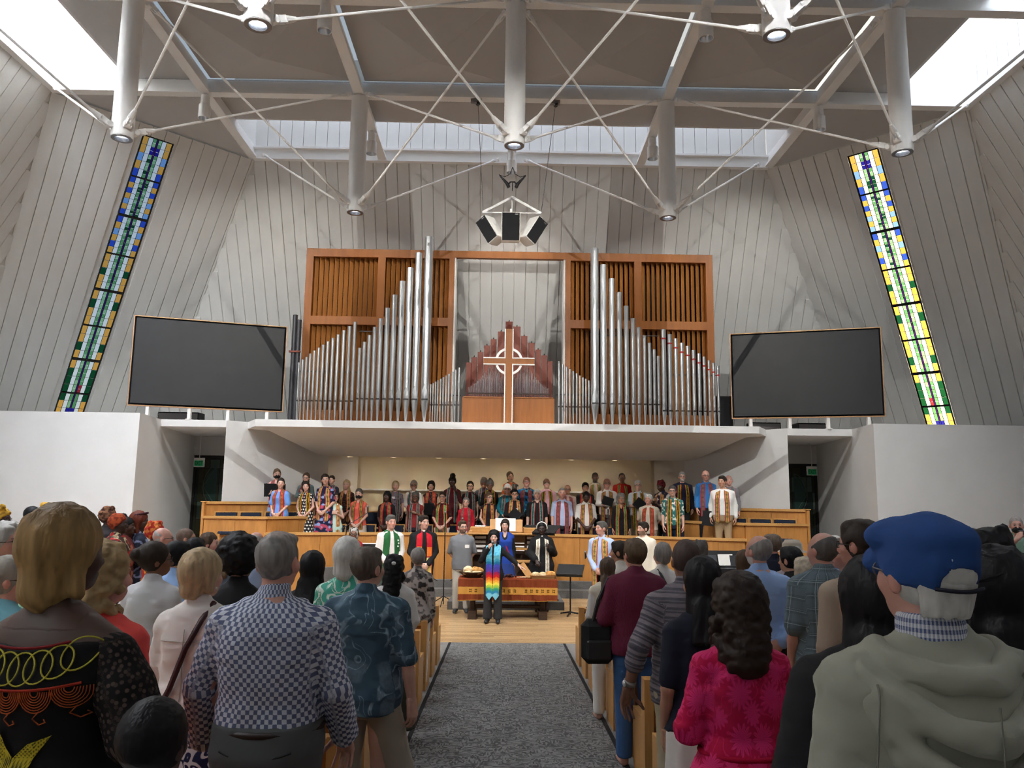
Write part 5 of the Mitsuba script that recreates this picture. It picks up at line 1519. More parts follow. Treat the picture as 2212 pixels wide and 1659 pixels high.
            if style == 'afro':
                F.ell((0, -.03, 1.645), (.102 + vol, .112 + vol, .104 + vol), .02)
                F.noise(.022, .028, sd)
            elif style == 'curly':
                rg = np.random.default_rng(sd)
                F.ell((0, -.026, 1.62), (.080 + vol, .086 + vol, .100 + vol), .02)
                for q in range(90):
                    a, b = rg.uniform(-2.6, 2.6), rg.uniform(1.50 - ln, 1.72)
                    rr = (.076 + vol) * math.sqrt(max(.15, 1 - ((b - 1.63) / .13) ** 2)) if b > 1.60 else .074 + vol + .012 * (ln > .1)
                    F.ell((math.sin(a) * rr, -.02 - math.cos(a) * rr * 1.08, b), (.020, .020, .026), .014)
                if ln > .1:
                    F.bone((0, -.055, 1.60), (0, -.085, 1.55 - ln), .080 + vol * .6, .078 + vol * .7, .02)
                F.noise(.009, .022, sd)
            else:
                for s in (1, -1):
                    F.bone((s * .056, -.012, 1.62), (s * (.060 + vol), -.016, max(z1, 1.46)), .026 + vol * .4, .022 + vol * .3, .03)
                F.bone((0, -.056, 1.60), (0, -.064, max(z1, 1.46)), .058 + vol * .5, .054 + vol * .4, .03)
                if ln > .06:
                    for q in np.linspace(-1, 1, 5):
                        F.bone((q * .048, -.080, 1.50), (q * (.075 + vol * .5), -.120 - .02 * (1 - q * q), z1), .038, .026, .03)
                if style == 'locks':
                    rg = np.random.default_rng(sd)
                    for q in range(46):
                        a = rg.uniform(-2.2, 2.2)
                        p0 = np.array([math.sin(a) * .085, -.02 - math.cos(a) * .10, 1.60])
                        p1 = np.array([math.sin(a) * (.10 + vol), -.05 - abs(math.cos(a)) * .10, z1 + rg.uniform(-.03, .06)])
                        F.bone(p0, p1, .016, .010, .004)
                F.noise(.010 + wave, .035, sd, (1.6, 1.6, .22 if wave < .004 else .6))
            # leave the face free
            F.ell((0, .100, 1.575), (.056, .085, .082), .012, cut=True)
            F.ell((0, .135, 1.50), (.075, .10, .13), .012, cut=True)
        elif style == 'updo':
            self.skull(F, .014); F.clip((0, .83, -.56), .83 * .060 - .56 * 1.622); F.clip((0, -.3, -.95), .3 * .09 - .95 * 1.525)
            F.ell((0, -.05 - vol, 1.735 + vol * .4), (.045 + vol, .05 + vol, .04 + vol), .02)
            F.noise(.008, .03, sd)
        elif style in ('bun', 'tail'):
            self.skull(F, .012); F.clip((0, .83, -.56), .83 * .060 - .56 * 1.622); F.clip((0, -.3, -.95), .3 * .09 - .95 * 1.525)
            if style == 'bun':
                F.ell((0, -.125, 1.64), (.045, .038, .045), .012)
            else:
                F.bone((0, -.115, 1.63), (0, -.145, 1.58), .022, .032, .01); F.bone((0, -.145, 1.58), (0, -.13, 1.50 - length), .030, .014, .02)
            F.noise(.005, .03, sd, (1.4, 1.4, .3))
        v, f = F.mesh()
        if len(v) == 0:
            return None
        v, f = largest(v, f)
        v = relax(v, f, 1, .45)
        c = streak(v, base, sd, amt, *((34, 34) if style in ('afro', 'curly') else (75, 8)))
        if colour2 is not None:
            a, z_hi, z_lo = colour2
            w = np.clip((v[:, 2] - z_lo + .02 * (c[:, :1].ravel() / base[0] - 1)) / (z_hi - z_lo), 0, 1)[:, None]
            c = c * (1 - w) + streak(v, a, sd + 1, amt) * w
        v = self.turn(v, 1.30 if length > .1 else 1.40, 1.52)
        return self.put(part, (v, f), 'mat_hair', c)

    # -------------------------------------------------- clothes
    def top(self, colour, sleeve=1.0, hem=.92, fit=.014, collar=True, vneck=0.0, flare=0.0, name='shirt', mat_='mat_cloth', pat=None, wrinkle=.006, puff=0.0, drop=0.0, cuff=0.0, waist=0.0, uv=False, scoop=None, neck=1.45, voxel=None, shoulders=True):
        """shirt, blouse, jacket, dress: a torso grown by fit, sleeves to the given share of the arm, a hem"""
        F = Field((-.48, -.36, min(hem, .75) - .03), (.48, .40, 1.52), voxel or self.L['cloth'])
        pr = []
        tz = np.array(self.torso)
        lo = min(hem, tz[0, 0])
        for z in np.unique(np.concatenate([[lo, hem], np.arange(max(lo, .30), 1.40, .07), tz[tz[:, 0] < neck, 0], [neck]])):
            if z < hem - 1e-6:
                continue
            w, d, c = (np.interp(z, tz[:, 0], tz[:, q]) for q in (1, 2, 3))
            k = np.clip((1.12 - z) / max(1.12 - hem, .01), 0, 1) * flare
            zw = np.clip((1.10 - z) / .35, 0, 1)
            wz = waist * math.exp(-((z - 1.10) / .06) ** 2)
            pr.append((z, w + fit * (1 + .6 * zw) + k - wz, d + fit * (1 + .8 * zw) + k * .8 - wz * .7, c))
        F.stack(pr, .02)
        self.tprof = pr
        for side in (1, -1):
            e, w, d, b = self.arm[side]
            sh = self.sh * [side, 1, 1]
            r = 1.0 if self.sex == 'm' else .86
            if shoulders:
                F.bone((side * .055, -.014, 1.425), sh, .034 + fit, .049 * r + fit, .03)
            if sleeve <= 0:
                continue
            u = min(1.0, sleeve * 2)
            pe = sh + (e - sh) * u
            F.bone(sh, pe, .049 * r + fit + puff * .5, (.039 + .010 * (1 - u)) * r + fit + puff, .025)
            if sleeve > .5:
                u2 = (sleeve - .5) * 2
                pw = e + (w - e) * u2
                F.bone(e, pw, .039 * r + fit + puff * .6, .031 * r + fit * .8 + drop, .02)
                if cuff:
                    dd = (w - e) / np.linalg.norm(w - e)
                    F.bone(pw - dd * .05, pw, .036 * r + fit, .037 * r + fit, .005)
        if not vneck and scoop is None:
            F.bone((0, -.018, 1.375), (0, -.018, 1.466), .088 if self.sex == 'm' else .075, .068 if self.sex == 'm' else .060, .025)
        if collar:
            F.bone((0, -.018, 1.43), (0, -.008, 1.488), .066 if self.sex == 'm' else .058, .062 if self.sex == 'm' else .054, .012)
            F.ell((0, .075, 1.495), (.035, .05, .045), .01, cut=True)
        if vneck:
            F.ell((0, .13, 1.46), (.045 + vneck * .2, .10, .05 + vneck), .008, cut=True)
        if scoop is not None:
            for c_, r_ in scoop:
                F.ell(c_, r_, .01, cut=True)
        if wrinkle:
            F.noise(wrinkle, .075, self.seed, (1, 1, .75))
            F.noise(wrinkle * .6, .03, self.seed + 5, (.5, .5, 1.4))
        v, f = F.mesh()
        v = relax(v, f, 1, .4)
        c = self.paint(v, colour, pat)
        return self.put(name, (v, f), mat_, c, self.cloth_uv(v) if uv else None)

    def cloth_uv(self, v):
        x, y, z = v.T
        tz = np.array(self.torso)
        w = np.interp(z, tz[:, 0], tz[:, 1])
        u = np.arctan2(x, np.where(np.abs(y) < 1e-6, 1e-6, -y)) * .17
        uv = np.stack([u, z], 1)
        for side in (1, -1):
            e, wr, _, _ = self.arm[side]
            sh = self.sh * [side, 1, 1]
            for a, b, off in ((sh, e, 0.0), (e, wr, np.linalg.norm(e - sh))):
                d = b - a; L = np.linalg.norm(d); d = d / L
                t = np.clip((v - a) @ d, 0, L)
                q = v - a - t[:, None] * d
                r = np.linalg.norm(q, axis=1)
                m = (r < .10) & (np.abs(x) > w - .012) & ((x > 0) == (side > 0)) & ((v - a) @ d > -.02 * (off > 0) - .0)
                ex, ey, _ = frame(d, (0, 1, 0))
                ang = np.arctan2(q @ ex, q @ ey)
                uv[m] = np.stack([ang * .06 + side * .6, 1.395 - off - t], 1)[m]
        return uv

    def paint(self, v, colour, pat=None):
        colour = np.asarray(colour, float)
        n = meshkit.fbm(v * 9, 2, self.seed)
        c = colour[None] * (0.94 + .12 * n[:, None])
        if pat is not None:
            kind, col2, sc = pat[:3]
            p = v * sc
            if kind == 'spots':
                q = meshkit.noise(p, self.seed) > .62
            elif kind == 'leaf':
                q = np.abs(meshkit.fbm(p * [1, 1, .7], 2, self.seed) - .5) < .055
            elif kind == 'stripe':
                q = (p[:, 2] % 1) < .5
            elif kind == 'vstripe':
                q = ((np.arctan2(v[:, 0], v[:, 1]) * .17 * sc) % 1) < .4
            elif kind == 'dots':
                a = np.arctan2(v[:, 0], v[:, 1]) * .19 * sc; b = v[:, 2] * sc
                q = ((a + .5 * (np.floor(b) % 2)) % 1 - .5) ** 2 + (b % 1 - .5) ** 2 < .075
            elif kind == 'plaid':
                a = np.arctan2(v[:, 0], v[:, 1]) * .19 * sc
                q = ((a % 1) < .16) | ((p[:, 2] % 1) < .16)
            c[q] = np.asarray(col2, float)
            if len(pat) > 3:
                q2 = meshkit.noise(p * 1.3 + 40, self.seed + 1) > .66
                c[q2] = np.asarray(pat[3], float)
        return np.clip(c, .002, .92)

    def trousers(self, colour, fit=.012, name='trousers', hem=.075, flare=0.0, mat_='mat_cloth', waist=1.0, stance=None, pat=None):
        F = Field((-.32, -.30, 0), (.32, .32, waist + .06), self.L['cloth'] * 1.1)
        g = self.g
        F.stack([(z, w + fit, d + fit, c) for z, w, d, c in self.torso if z < waist - .02] + [(waist, *(np.interp(waist, [t[0] for t in self.torso], [t[q] for t in self.torso]) + (fit if q < 3 else 0) for q in (1, 2, 3)))], .02)
        for side in (1, -1):
            hp, kn, an = np.array([side * .085, -.005, .87]), np.array([side * .095, .012, .49]), np.array([side * .10, -.012, hem + .01])
            if stance:
                kn = kn + np.array(stance[0 if side > 0 else 1]) * .5; an = an + np.array(stance[0 if side > 0 else 1])
            F.bone(hp, kn, .087 * (1 + .4 * (g - 1)) + fit, .060 + fit + flare * .3, .02)
            F.bone(kn, an, .060 + fit + flare * .3, .050 + fit + flare, .015)
        F.clip((0, 0, -1), -hem)
        F.noise(.004, .06, self.seed + 2, (1, 1, 1.3))
        v, f = F.mesh()
        v = relax(v, f, 1, .4)
        return self.put(name, (v, f), mat_, self.paint(v, colour, pat))

    def skirt(self, colour, hem=.45, flare=.06, name='skirt', mat_='mat_cloth', pat=None, waist=1.04, folds=0):
        F = Field((-.42, -.38, hem - .03), (.42, .38, waist + .05), self.L['cloth'])
        tz = np.array(self.torso)
        pr = []
        for z in np.linspace(hem, waist, 9):
            w, d, c = (np.interp(max(z, .86), tz[:, 0], tz[:, q]) for q in (1, 2, 3))
            k = np.clip((.95 - z) / max(.95 - hem, .01), 0, 1) * flare
            pr.append((z, w + .008 + .012 * (z < .9) + k, d + .008 + .012 * (z < .9) + k, c))
        F.stack(pr, .01, 2.1)
        F.noise(.004, .06, self.seed, (1.5, 1.5, .3))
        v, f = F.mesh()
        v = relax(v, f, 1, .4)
        if folds:
            a = np.arctan2(v[:, 0], v[:, 1])
            k = np.clip((.95 - v[:, 2]) / .4, 0, 1) * .014 * np.sin(a * folds)
            v = v + np.stack([np.sin(a) * k, np.cos(a) * k, 0 * k], 1)
        return self.put(name, (v, f), mat_, self.paint(v, colour, pat))

    def shoes(self, colour=(.012, .012, .013), sole=(.02, .02, .02)):
        for side in (1, -1):
            F = Field((-.06 + side * .11, -.10, -.01), (.07 + side * .11, .22, .14), .008)
            F.bone((side * .10, -.03, .05), (side * .115, .145, .038), .046, .036, .01)
            F.bone((side * .10, -.02, .06), (side * .10, -.015, .10), .045, .042, .01)
            F.clip((0, 0, -1), 0.0)
            v, f = F.mesh()
            c = np.where(v[:, 2:] < .018, np.asarray(sole)[None], np.asarray(colour)[None])
            self.put('shoe', (relax(v, f, 1, .3), f), 'mat_skin', c)

    def front(self, x, z, prof, extra=.012):
        p = np.array(prof)
        w, d, c = (np.interp(z, p[:, 0], p[:, q]) for q in (1, 2, 3))
        e = np.clip(1 - (np.abs(x) / np.maximum(w, .05)) ** 2.4, .02, 1) ** (1 / 2.4)
        return c + d * e + extra

    def stole(self, kind='gold', end=.72, width=.062, cols=None, name='stole', x_mid=.098, tip=.06, rows=34, pattern=True, flip=0.0):
        """two long bands over the shoulders, hanging down the front with pointed ends"""
        cl = np.array(STOLES[kind] if cols is None else cols, float)
        n = len(cl)
        prof = getattr(self, 'tprof', [(z, w + .012, d + .012, c) for z, w, d, c in self.torso])
        tv = np.linspace(0, 1, rows)
        for side in (1, -1):
            vs, cs = [], []
            for r, t in enumerate(tv):
                for k in range(n + 1):
                    o = (k / n - .5) * 2 * width / 2 * 1.0
                    u = (k / n - .5) * 2
                    if t < .24:                       # from the nape over the shoulder
                        q = t / .24
                        ph = math.radians(10 + 138 * q)
                        x = side * (.060 + .022 * q) + o * .92
                        tt = (abs(x) - .055) / (self.sh[0] - .055)
                        rr = .060 + .012 * max(tt, 0)
                        zc = 1.425 + (self.sh[2] - 1.425) * max(tt, -.3)
                        y2 = -.014 - rr * math.cos(ph)
                        z = zc + rr * math.sin(ph)
                    else:
                        q = (t - .24) / .76
                        z = 1.412 + (end - 1.412) * q
                        x = side * (.082 + (x_mid - .082) * min(1, q * 3) - .012 * max(0, q - .6)) + o
                        z -= (1 - abs(u)) * tip * max(0, (q - .85) / .15)
                        zz = max(z, .95)
                        y2 = float(self.front(np.array(x), zz, prof, .010))
                        y2 = max(y2, .052 + .3 * (1.412 - z)) if z > 1.36 else y2
                        z += (.082 - abs(x)) * .3 * max(0, 1 - q / .1)
                        if z < 1.02:
                            y2 = max(y2, float(self.front(np.array(x), 1.02, prof, .010)) - .01)
                        y2 += .004 * math.sin(q * 17 + side + self.seed)
                    vs.append((x, y2, z))
                for k in range(n):
                    pass
            v = np.array(vs)
            # each column of cells keeps its own colour: double the inner vertices
            V, C, Fq = [], [], []
            for k in range(n):
                a = v.reshape(rows, n + 1, 3)[:, k]; b = v.reshape(rows, n + 1, 3)[:, k + 1]
                base = len(V) * 0 + sum(len(q) for q in V)
                V.append(np.stack([a, b], 1).reshape(-1, 3))
                cc = np.repeat(cl[k][None], rows, 0)
                if pattern and n >= 5:
                    j = np.arange(rows)
                    if k == n // 2:
                        cc = np.where(((j % 2) == 0)[:, None], cc, cc * .45)
                    elif k in (n // 2 - 1, n // 2 + 1):
                        cc = np.where(((j % 3) == 0)[:, None], cl[n // 2][None] * .8, cc)
                C.append(np.repeat(cc, 2, 0))
                i = np.arange(rows - 1)
                Fq.append(np.stack([base + 2 * i, base + 2 * i + 1, base + 2 * i + 3, base + 2 * i + 2], 1))
            V, C, Fq = np.vstack(V), np.vstack(C), np.vstack(Fq)
            m = len(V)
            V = np.vstack([V, V + [0, -.005, -.001]]); C = np.vstack([C, C]); Fq = np.vstack([Fq, Fq[:, ::-1] + m])
            if side < 0:
                Fq = Fq[:, ::-1]
            self.put(name, (V, Fq), 'mat_cloth', C)

    # -------------------------------------------------- small things worn
    def glasses(self, colour=(.015, .013, .013)):
        ms = []
        for s in (1, -1):
            ring = [(s * .032 + .022 * math.cos(a), .101 - .006 * abs(math.cos(a)), 1.602 + .017 * math.sin(a)) for a in np.linspace(0, 2 * PI, 13)]
            ms.append(tube(ring, .0022 if self.lod < 2 else .003, 5, False))
            ms.append(tube([(s * .054, .096, 1.606), (s * .078, .04, 1.606), (s * .082, -.008, 1.603)], .0022 if self.lod < 2 else .003, 5))
        ms.append(tube([(-.011, .105, 1.606), (.011, .105, 1.606)], .0025, 5))
        v, f = join(*ms)
        self.put('glasses', (self.turn(v), f), 'mat_skin', np.asarray(colour, float))

    def mask(self, colour=(.012, .012, .013)):
        F = Field((-.10, -.02, 1.47), (.10, .15, 1.62), self.L['head'])
        F.ell((0, .045, 1.545), (.066, .072, .050), .01)
        F.ell((0, .075, 1.555), (.035, .050, .040), .02)
        F.clip((0, -1, 0), -.02)
        v, f = F.mesh()
        self.put('face_mask', (self.turn(v), f), 'mat_cloth', np.asarray(colour, float))

    def wrap(self, colour, colour2, big=.0, style='wrap'):
        """a head wrap of twisted cloth"""
        F = Field((-.22, -.24, 1.52), (.22, .20, 1.92), self.L['hair'])
        self.skull(F, .016)
        F.clip((0, .70, -.71), .70 * .070 - .71 * 1.640)
        rg = np.random.default_rng(self.seed)
        for q in range(9):
            a = rg.uniform(0, 2 * PI)
            r0 = .075 + big
            F.bone((r0 * math.cos(a), -.02 + r0 * 1.1 * math.sin(a), 1.665 + big * .3), (r0 * .7 * math.cos(a + 1.4), -.02 + r0 * .8 * math.sin(a + 1.4), 1.72 + big * rg.uniform(.4, 1.2)), .022 + big * .25, .030 + big * .35, .008)
        F.noise(.004, .03, self.seed)
        v, f = F.mesh()
        v = relax(v, f, 1, .4)
        n = meshkit.noise(v * 40, self.seed)[:, None]
        c = np.where(n > .55, np.asarray(colour2, float)[None], np.asarray(colour, float)[None])
        self.put('head_wrap', (self.turn(v), f), 'mat_cloth', c)

    def tag_badge(self, x=-.08, z=1.25):
        prof = getattr(self, 'tprof', self.torso)
        y = float(self.front(np.array(x), z, prof, .008))
        v, f = cham(x - .042, x + .042, y - .004, y + .004, z - .032, z + .032, .002)
        self.put('name_badge', (v, f), 'mat_cloth', (.8, .79, .76), smooth=False)

    def strap(self, pts, w=.03, colour=(.02, .012, .012), name='strap'):
        v, f = tube(pts, w * .5, 6)
        p = np.asarray(pts)
        self.put(name, (v, f), 'mat_skin', np.asarray(colour, float))


R_, G_, GO, OL, TE, TA, YE, BK, MR, GY = srgb(150, 38, 36), srgb(70, 112, 66), srgb(182, 138, 66), srgb(110, 98, 50), srgb(64, 104, 98), srgb(150, 118, 80), srgb(196, 160, 52), srgb(34, 40, 26), srgb(128, 46, 56), srgb(136, 128, 122)
STOLES = {'gold': [R_, TA, GO, OL, GO, TA, R_], 'teal': [srgb(150, 60, 60), GY, TE, srgb(40, 82, 80), TE, GY, srgb(150, 60, 60)], 'yellow': [R_, YE, BK, srgb(90, 100, 34), BK, YE, R_],
          'maroon': [srgb(160, 58, 66), MR, srgb(140, 98, 88), srgb(104, 84, 74), srgb(140, 98, 88), MR, srgb(160, 58, 66)], 'green': [R_, GO, G_, srgb(92, 138, 84), G_, GO, R_],
          'red': [srgb(176, 36, 36), srgb(182, 44, 40), TA, OL, TA, srgb(182, 44, 40), srgb(176, 36, 36)], 'peach': [srgb(170, 70, 56), srgb(196, 150, 98), srgb(188, 154, 96), OL, srgb(188, 154, 96), srgb(196, 150, 98), srgb(170, 70, 56)]}
# ================================================================ the choir
CH = 'choir members in colourful stoles'
W_ = srgb(222, 220, 214); K_ = (.011, .011, .012); NV = srgb(26, 30, 48)


def singer(label, x, y, z, h, face=180, sex='f', skin='fair', hair=('bob', 'brown'), top=dict(colour=(.02, .02, .02)), st='gold', end=.72, arms='clasp', low=('trousers', srgb(38, 38, 42)), gl=False, mk=False, girth=1.0, head=(0, 0, 0), hk=None, lod=2, **kw):
    p = Person(label, x, y, z, h, face, sex, lod, skin, girth, head, arms, group=CH, **kw)
    p.brow = HAIR[hair[1]] if isinstance(hair[1], str) else hair[1]
    p.hair(hair[0], hair[1], **(hk or {}))
    t = dict(collar=False, sleeve=.45, hem=.86, wrinkle=.004); t.update(top)
    p.top(**t)
    if low:
        (p.trousers if low[0] == 'trousers' else p.skirt)(np.asarray(low[1]), **({} if low[0] == 'trousers' else dict(hem=.35)))
    if st:
        p.stole(st, end, rows=28, width=.092, x_mid=.102)
    if gl:
        p.glasses()
    if mk:
        p.mask()
    return p


def folder(label, p, c, rx=0.0, rz=0.0, w=.25, h=.31, open_=False):
    """a black music folder at c in a singer's frame"""
    m = cham(-w / 2, w / 2, -.008, .008, -h / 2, h / 2, .003)
    pg = box(-w / 2 + .01, w / 2 - .01, -.012, -.008, -h / 2 + .01, h / 2 - .01)
    def R(m):
        v, f = m
        c_, s_ = math.cos(rx), math.sin(rx)
        v = np.stack([v[:, 0], v[:, 1] * c_ - v[:, 2] * s_, v[:, 1] * s_ + v[:, 2] * c_], 1)
        c2, s2 = math.cos(rz), math.sin(rz)
        v = np.stack([v[:, 0] * c2 - v[:, 2] * s2, v[:, 1], v[:, 0] * s2 + v[:, 2] * c2], 1)
        return p.world(v + c), f
    t = thing('music_folder', label, 'folder', 'music folders of the choir')
    obj('cover', R(m), 'mat_black_matte', t)
    if open_:
        obj('page', R(pg), 'mat_paper', t)
    else:
        obj('spine', R(box(-w / 2 - .004, -w / 2 + .006, -.012, .012, -h / 2, h / 2)), 'mat_black', t)


T1, T2, T3 = .62, .90, 1.12
p = singer('woman in a black face mask reading from a folder, left end of the back row of the choir', *(-5.253, 18.000, 1.120, 1.611), 170, hair=('bob', 'lightbrown'), top=dict(colour=srgb(206, 168, 160), sleeve=.0, hem=.85), st='maroon', arms='book', mk=True, low=('skirt', srgb(130, 160, 205)), head=(-14, 0, 0))
folder('large open black folder held by the masked woman in the back row', p, (.0, .30, 1.22), -.35, 0, .50, .33, True)
singer('woman in a light blue puff-sleeved dress, leftmost in the middle row of the choir', *(-5.017, 17.500, 0.900, 1.618), 186, hair=('long', 'dark'), hk=dict(length=.10), top=dict(colour=srgb(104, 148, 214), sleeve=.42, puff=.022, hem=.50, flare=.05, vneck=.02), st='red', arms='low', low=None, head=(-22, 0, 0))
singer('woman with glasses and straight brown hair, second from left in the back row of the choir', *(-4.709, 18.500, 1.120, 1.544), 180, hair=('long', 'brown'), hk=dict(length=.06), top=dict(colour=srgb(96, 116, 116), sleeve=.9), st='maroon', arms='chest', gl=True)
singer('woman in a sleeveless polka dot dress, second from left in the middle row of the choir', *(-4.550, 17.900, 0.900, 1.555), 182, hair=('curly', 'dark'), hk=dict(length=.04), top=dict(colour=(.012, .012, .013), sleeve=0, hem=.45, flare=.07, pat=('dots', srgb(225, 222, 214), 13)), st='yellow', arms='low', low=None, head=(-16, 6, 0))
singer('tall woman with long brown hair in a dark floral dress', *(-4.134, 18.000, 0.900, 1.731), 186, hair=('long', 'dark'), hk=dict(length=.13), top=dict(colour=srgb(26, 30, 58), sleeve=.42, hem=.40, flare=.05, pat=('spots', srgb(168, 70, 92), 14, srgb(140, 158, 205))), st='peach', arms='low', low=None, head=(-18, 8, 0))
singer('dark-haired singer half hidden behind the tall woman in the floral dress', *(-4.197, 18.900, 1.120, 1.508), 180, hair=('short', 'dark'), top=dict(colour=srgb(40, 44, 60), sleeve=.9), st='teal', arms='down')
singer('woman with long blond hair and black lace sleeves', *(-3.818, 18.800, 0.900, 1.620), 182, hair=('long', 'sand'), hk=dict(length=.10), top=dict(colour=(.015, .012, .012), sleeve=.8, vneck=.05, hem=.5, pat=('spots', srgb(96, 60, 50), 40)), st='peach', arms='low', low=None)
p = singer('woman with a white headband and glasses in a pale mint tunic, front row', *(-3.938, 18.100, 0.620, 1.605), 166, hair=('short', 'brown'), top=dict(colour=srgb(186, 210, 196), sleeve=0, hem=.50, flare=.07), st='peach', end=.55, arms='chest', gl=True, low=('trousers', W_), head=(-24, 0, 6))
singer('woman in a black face mask and coral top, front row', *(-3.449, 18.450, 0.620, 1.694), 184, hair=('bob', 'salt'), top=dict(colour=srgb(226, 104, 88), sleeve=.0, vneck=.03), st='gold', end=.62, arms='low', mk=True, low=('skirt', srgb(196, 184, 168)))
singer('woman with pale blond hair and a name tag in the middle row', *(-2.720, 19.300, 0.900, 1.619), 178, hair=('bob', 'sand'), top=dict(colour=srgb(120, 112, 122), sleeve=.3, pat=('spots', srgb(70, 66, 84), 30)), st='teal', arms='down', head=(-6, 0, 0)).tag_badge(.03, 1.30)
singer('woman with short ash blond hair and glasses in wide white sleeves', *(-2.287, 19.400, 0.900, 1.643), 180, hair=('bob', 'silver'), top=dict(colour=W_, sleeve=.85, puff=.012), st='teal', arms='clasp', gl=True)
singer('woman with long straight black hair in a black dress and bright red stole', *(-2.816, 18.600, 0.620, 1.636), 186, skin='dark', hair=('long', 'black'), hk=dict(length=.10, vol=.008), top=dict(colour=K_, sleeve=.45, vneck=.05, hem=.4), st='red', end=.6, arms='low', low=None)
singer('grey-haired woman with glasses laying a hand on her chest, front row', *(-2.155, 18.650, 0.620, 1.632), 180, skin='brown', hair=('curly', 'salt'), top=dict(colour=srgb(120, 40, 40), sleeve=.1), st='teal', end=.6, arms='down', arms_l='chest', gl=True)
p = singer('woman with a black bob holding a black folder low', *(-1.858, 19.400, 0.900, 1.626), 180, skin='asian', hair=('bob', 'black'), hk=dict(vol=.012), top=dict(colour=K_, sleeve=0, pat=('spots', srgb(90, 70, 60), 45)), st='red', arms='clasp')
folder('black folder held low by the woman with a black bob', p, (.02, .24, 1.02), .2)
singer('woman with piled-up dark hair wiping her eye', *(-1.338, 19.400, 0.900, 1.753), 180, skin='deep', hair=('updo', 'black'), hk=dict(vol=.02), top=dict(colour=srgb(66, 20, 26), sleeve=.75, hem=.5), st='teal', end=.66, arms='down', arms_l='face', low=None)
singer('woman with cropped brown hair and glasses in white trousers', *(-1.514, 18.650, 0.620, 1.654), 184, hair=('short', 'dark'), top=dict(colour=srgb(70, 22, 22), sleeve=.42, pat=('leaf', srgb(26, 22, 22), 12)), st='green', end=.62, arms='low', gl=True, low=('trousers', W_), girth=1.12)
singer('woman with a dark bob and glasses in a black top, middle row', *(-0.896, 19.400, 0.900, 1.639), 178, skin='asian', hair=('bob', 'dark'), top=dict(colour=K_, sleeve=.2), st='teal', arms='down', gl=True)
singer('small elderly woman in a bright red cardigan', *(-0.957, 18.650, 0.620, 1.524), 180, hair=('bob', 'grey'), top=dict(colour=srgb(170, 24, 40), sleeve=.95), st='maroon', end=.7, arms='down', gl=True, low=('trousers', W_))
singer('singer with a grey head bowed low, middle of the choir', *(-0.565, 19.600, 0.900, 1.751), 180, skin='tan', hair=('bob', 'silver'), top=dict(colour=srgb(60, 64, 72), sleeve=.8), st='teal', arms='clasp', head=(0, 0, -32))
singer('woman with a topknot bowing her head, in black with a yellow stole', *(-0.407, 19.300, 0.900, 1.689), 180, skin='brown', hair=('updo', 'salt'), hk=dict(vol=-.008), top=dict(colour=K_, sleeve=.9, hem=.5), st='yellow', arms='clasp', head=(0, 0, -24), low=None)
singer('woman with brown bobbed hair and glasses looking aside, white trousers', *(-0.418, 18.700, 0.620, 1.656), 182, hair=('bob', 'lightbrown'), top=dict(colour=K_, sleeve=0), st='gold', end=.62, arms='low', gl=True, low=('trousers', W_), head=(-34, 0, 0))
singer('smiling woman with a brown bob in a white and orange flowered top, back row', *(0.107, 20.200, 1.120, 1.692), 184, hair=('bob', 'brown'), top=dict(colour=W_, sleeve=.5, pat=('spots', srgb(226, 112, 60), 10, srgb(60, 60, 66))), st='teal', arms='down', head=(-20, 8, 0))
singer('white-haired woman with glasses in a teal jacket', *(0.019, 19.000, 0.740, 1.749), 180, hair=('short', 'white'), top=dict(colour=srgb(28, 112, 128), sleeve=.95, hem=.7), st='teal', arms='clasp', gl=True, girth=1.08)
p = singer('black-haired singer with glasses holding a folder against the waist', *(0.187, 18.700, 0.620, 1.748), 178, skin='asian', hair=('short', 'black'), top=dict(colour=K_, sleeve=.95, hem=.7), st='peach', arms='fold', gl=True)
p.tag_badge(-.03, 1.25)
folder('black folder clasped by the black-haired singer beside the teal jacket', p, (.0, .27, 1.14), .15, .75, .24, .24)
singer('bald man with glasses in a blue flowered shirt', *(0.487, 19.300, 0.900, 1.769), 182, sex='m', skin='pink', hair=('fringe', 'grey'), top=dict(colour=srgb(30, 92, 138), sleeve=.45, hem=.84, pat=('spots', (.02, .02, .022), 16, srgb(70, 160, 180))), st='maroon', end=.66, arms='down', gl=True, girth=1.1)
singer('tall balding man with glasses in a pink shirt', *(0.987, 19.400, 0.900, 1.739), 178, sex='m', hair=('fringe', 'lightbrown'), top=dict(colour=srgb(222, 176, 186), sleeve=.95), st='yellow', arms='down', gl=True)
singer('white-haired man in a short-sleeved black shirt with a teal stole, front row', *(0.724, 18.700, 0.620, 1.749), 182, sex='m', hair=('short', 'white'), top=dict(colour=K_, sleeve=.48, vneck=.015), st='teal', end=.62, arms='down')
singer('man with cropped grey hair in a pale blue short-sleeved shirt, front row', *(1.312, 18.700, 0.620, 1.789), 178, sex='m', skin='pink', hair=('crop', 'grey'), hk=dict(vol=-.006), top=dict(colour=srgb(176, 188, 220), sleeve=.48, collar=True), st='maroon', end=.60, arms='down')
singer('elderly bald man with glasses peering from behind the pale blue shirt', *(1.510, 19.500, 0.900, 1.588), 180, sex='m', skin='tan', hair=('fringe', 'silver'), top=dict(colour=srgb(180, 160, 150), sleeve=.9), st='maroon', arms='down', gl=True)
singer('black-haired man in red and black, behind the white polo shirt', *(1.963, 19.600, 0.900, 1.656), 180, sex='m', skin='asian', hair=('short', 'black'), hk=dict(vol=.006), top=dict(colour=K_, sleeve=.95), st='red', arms='down')
singer('tall dark-skinned man with a goatee in a white shirt and dark jacket, back row', *(2.279, 20.200, 1.120, 1.708), 180, sex='m', skin='dark', hair=('buzz', 'black'), top=dict(colour=W_, sleeve=.95), st='green', arms='clasp', beard='black')
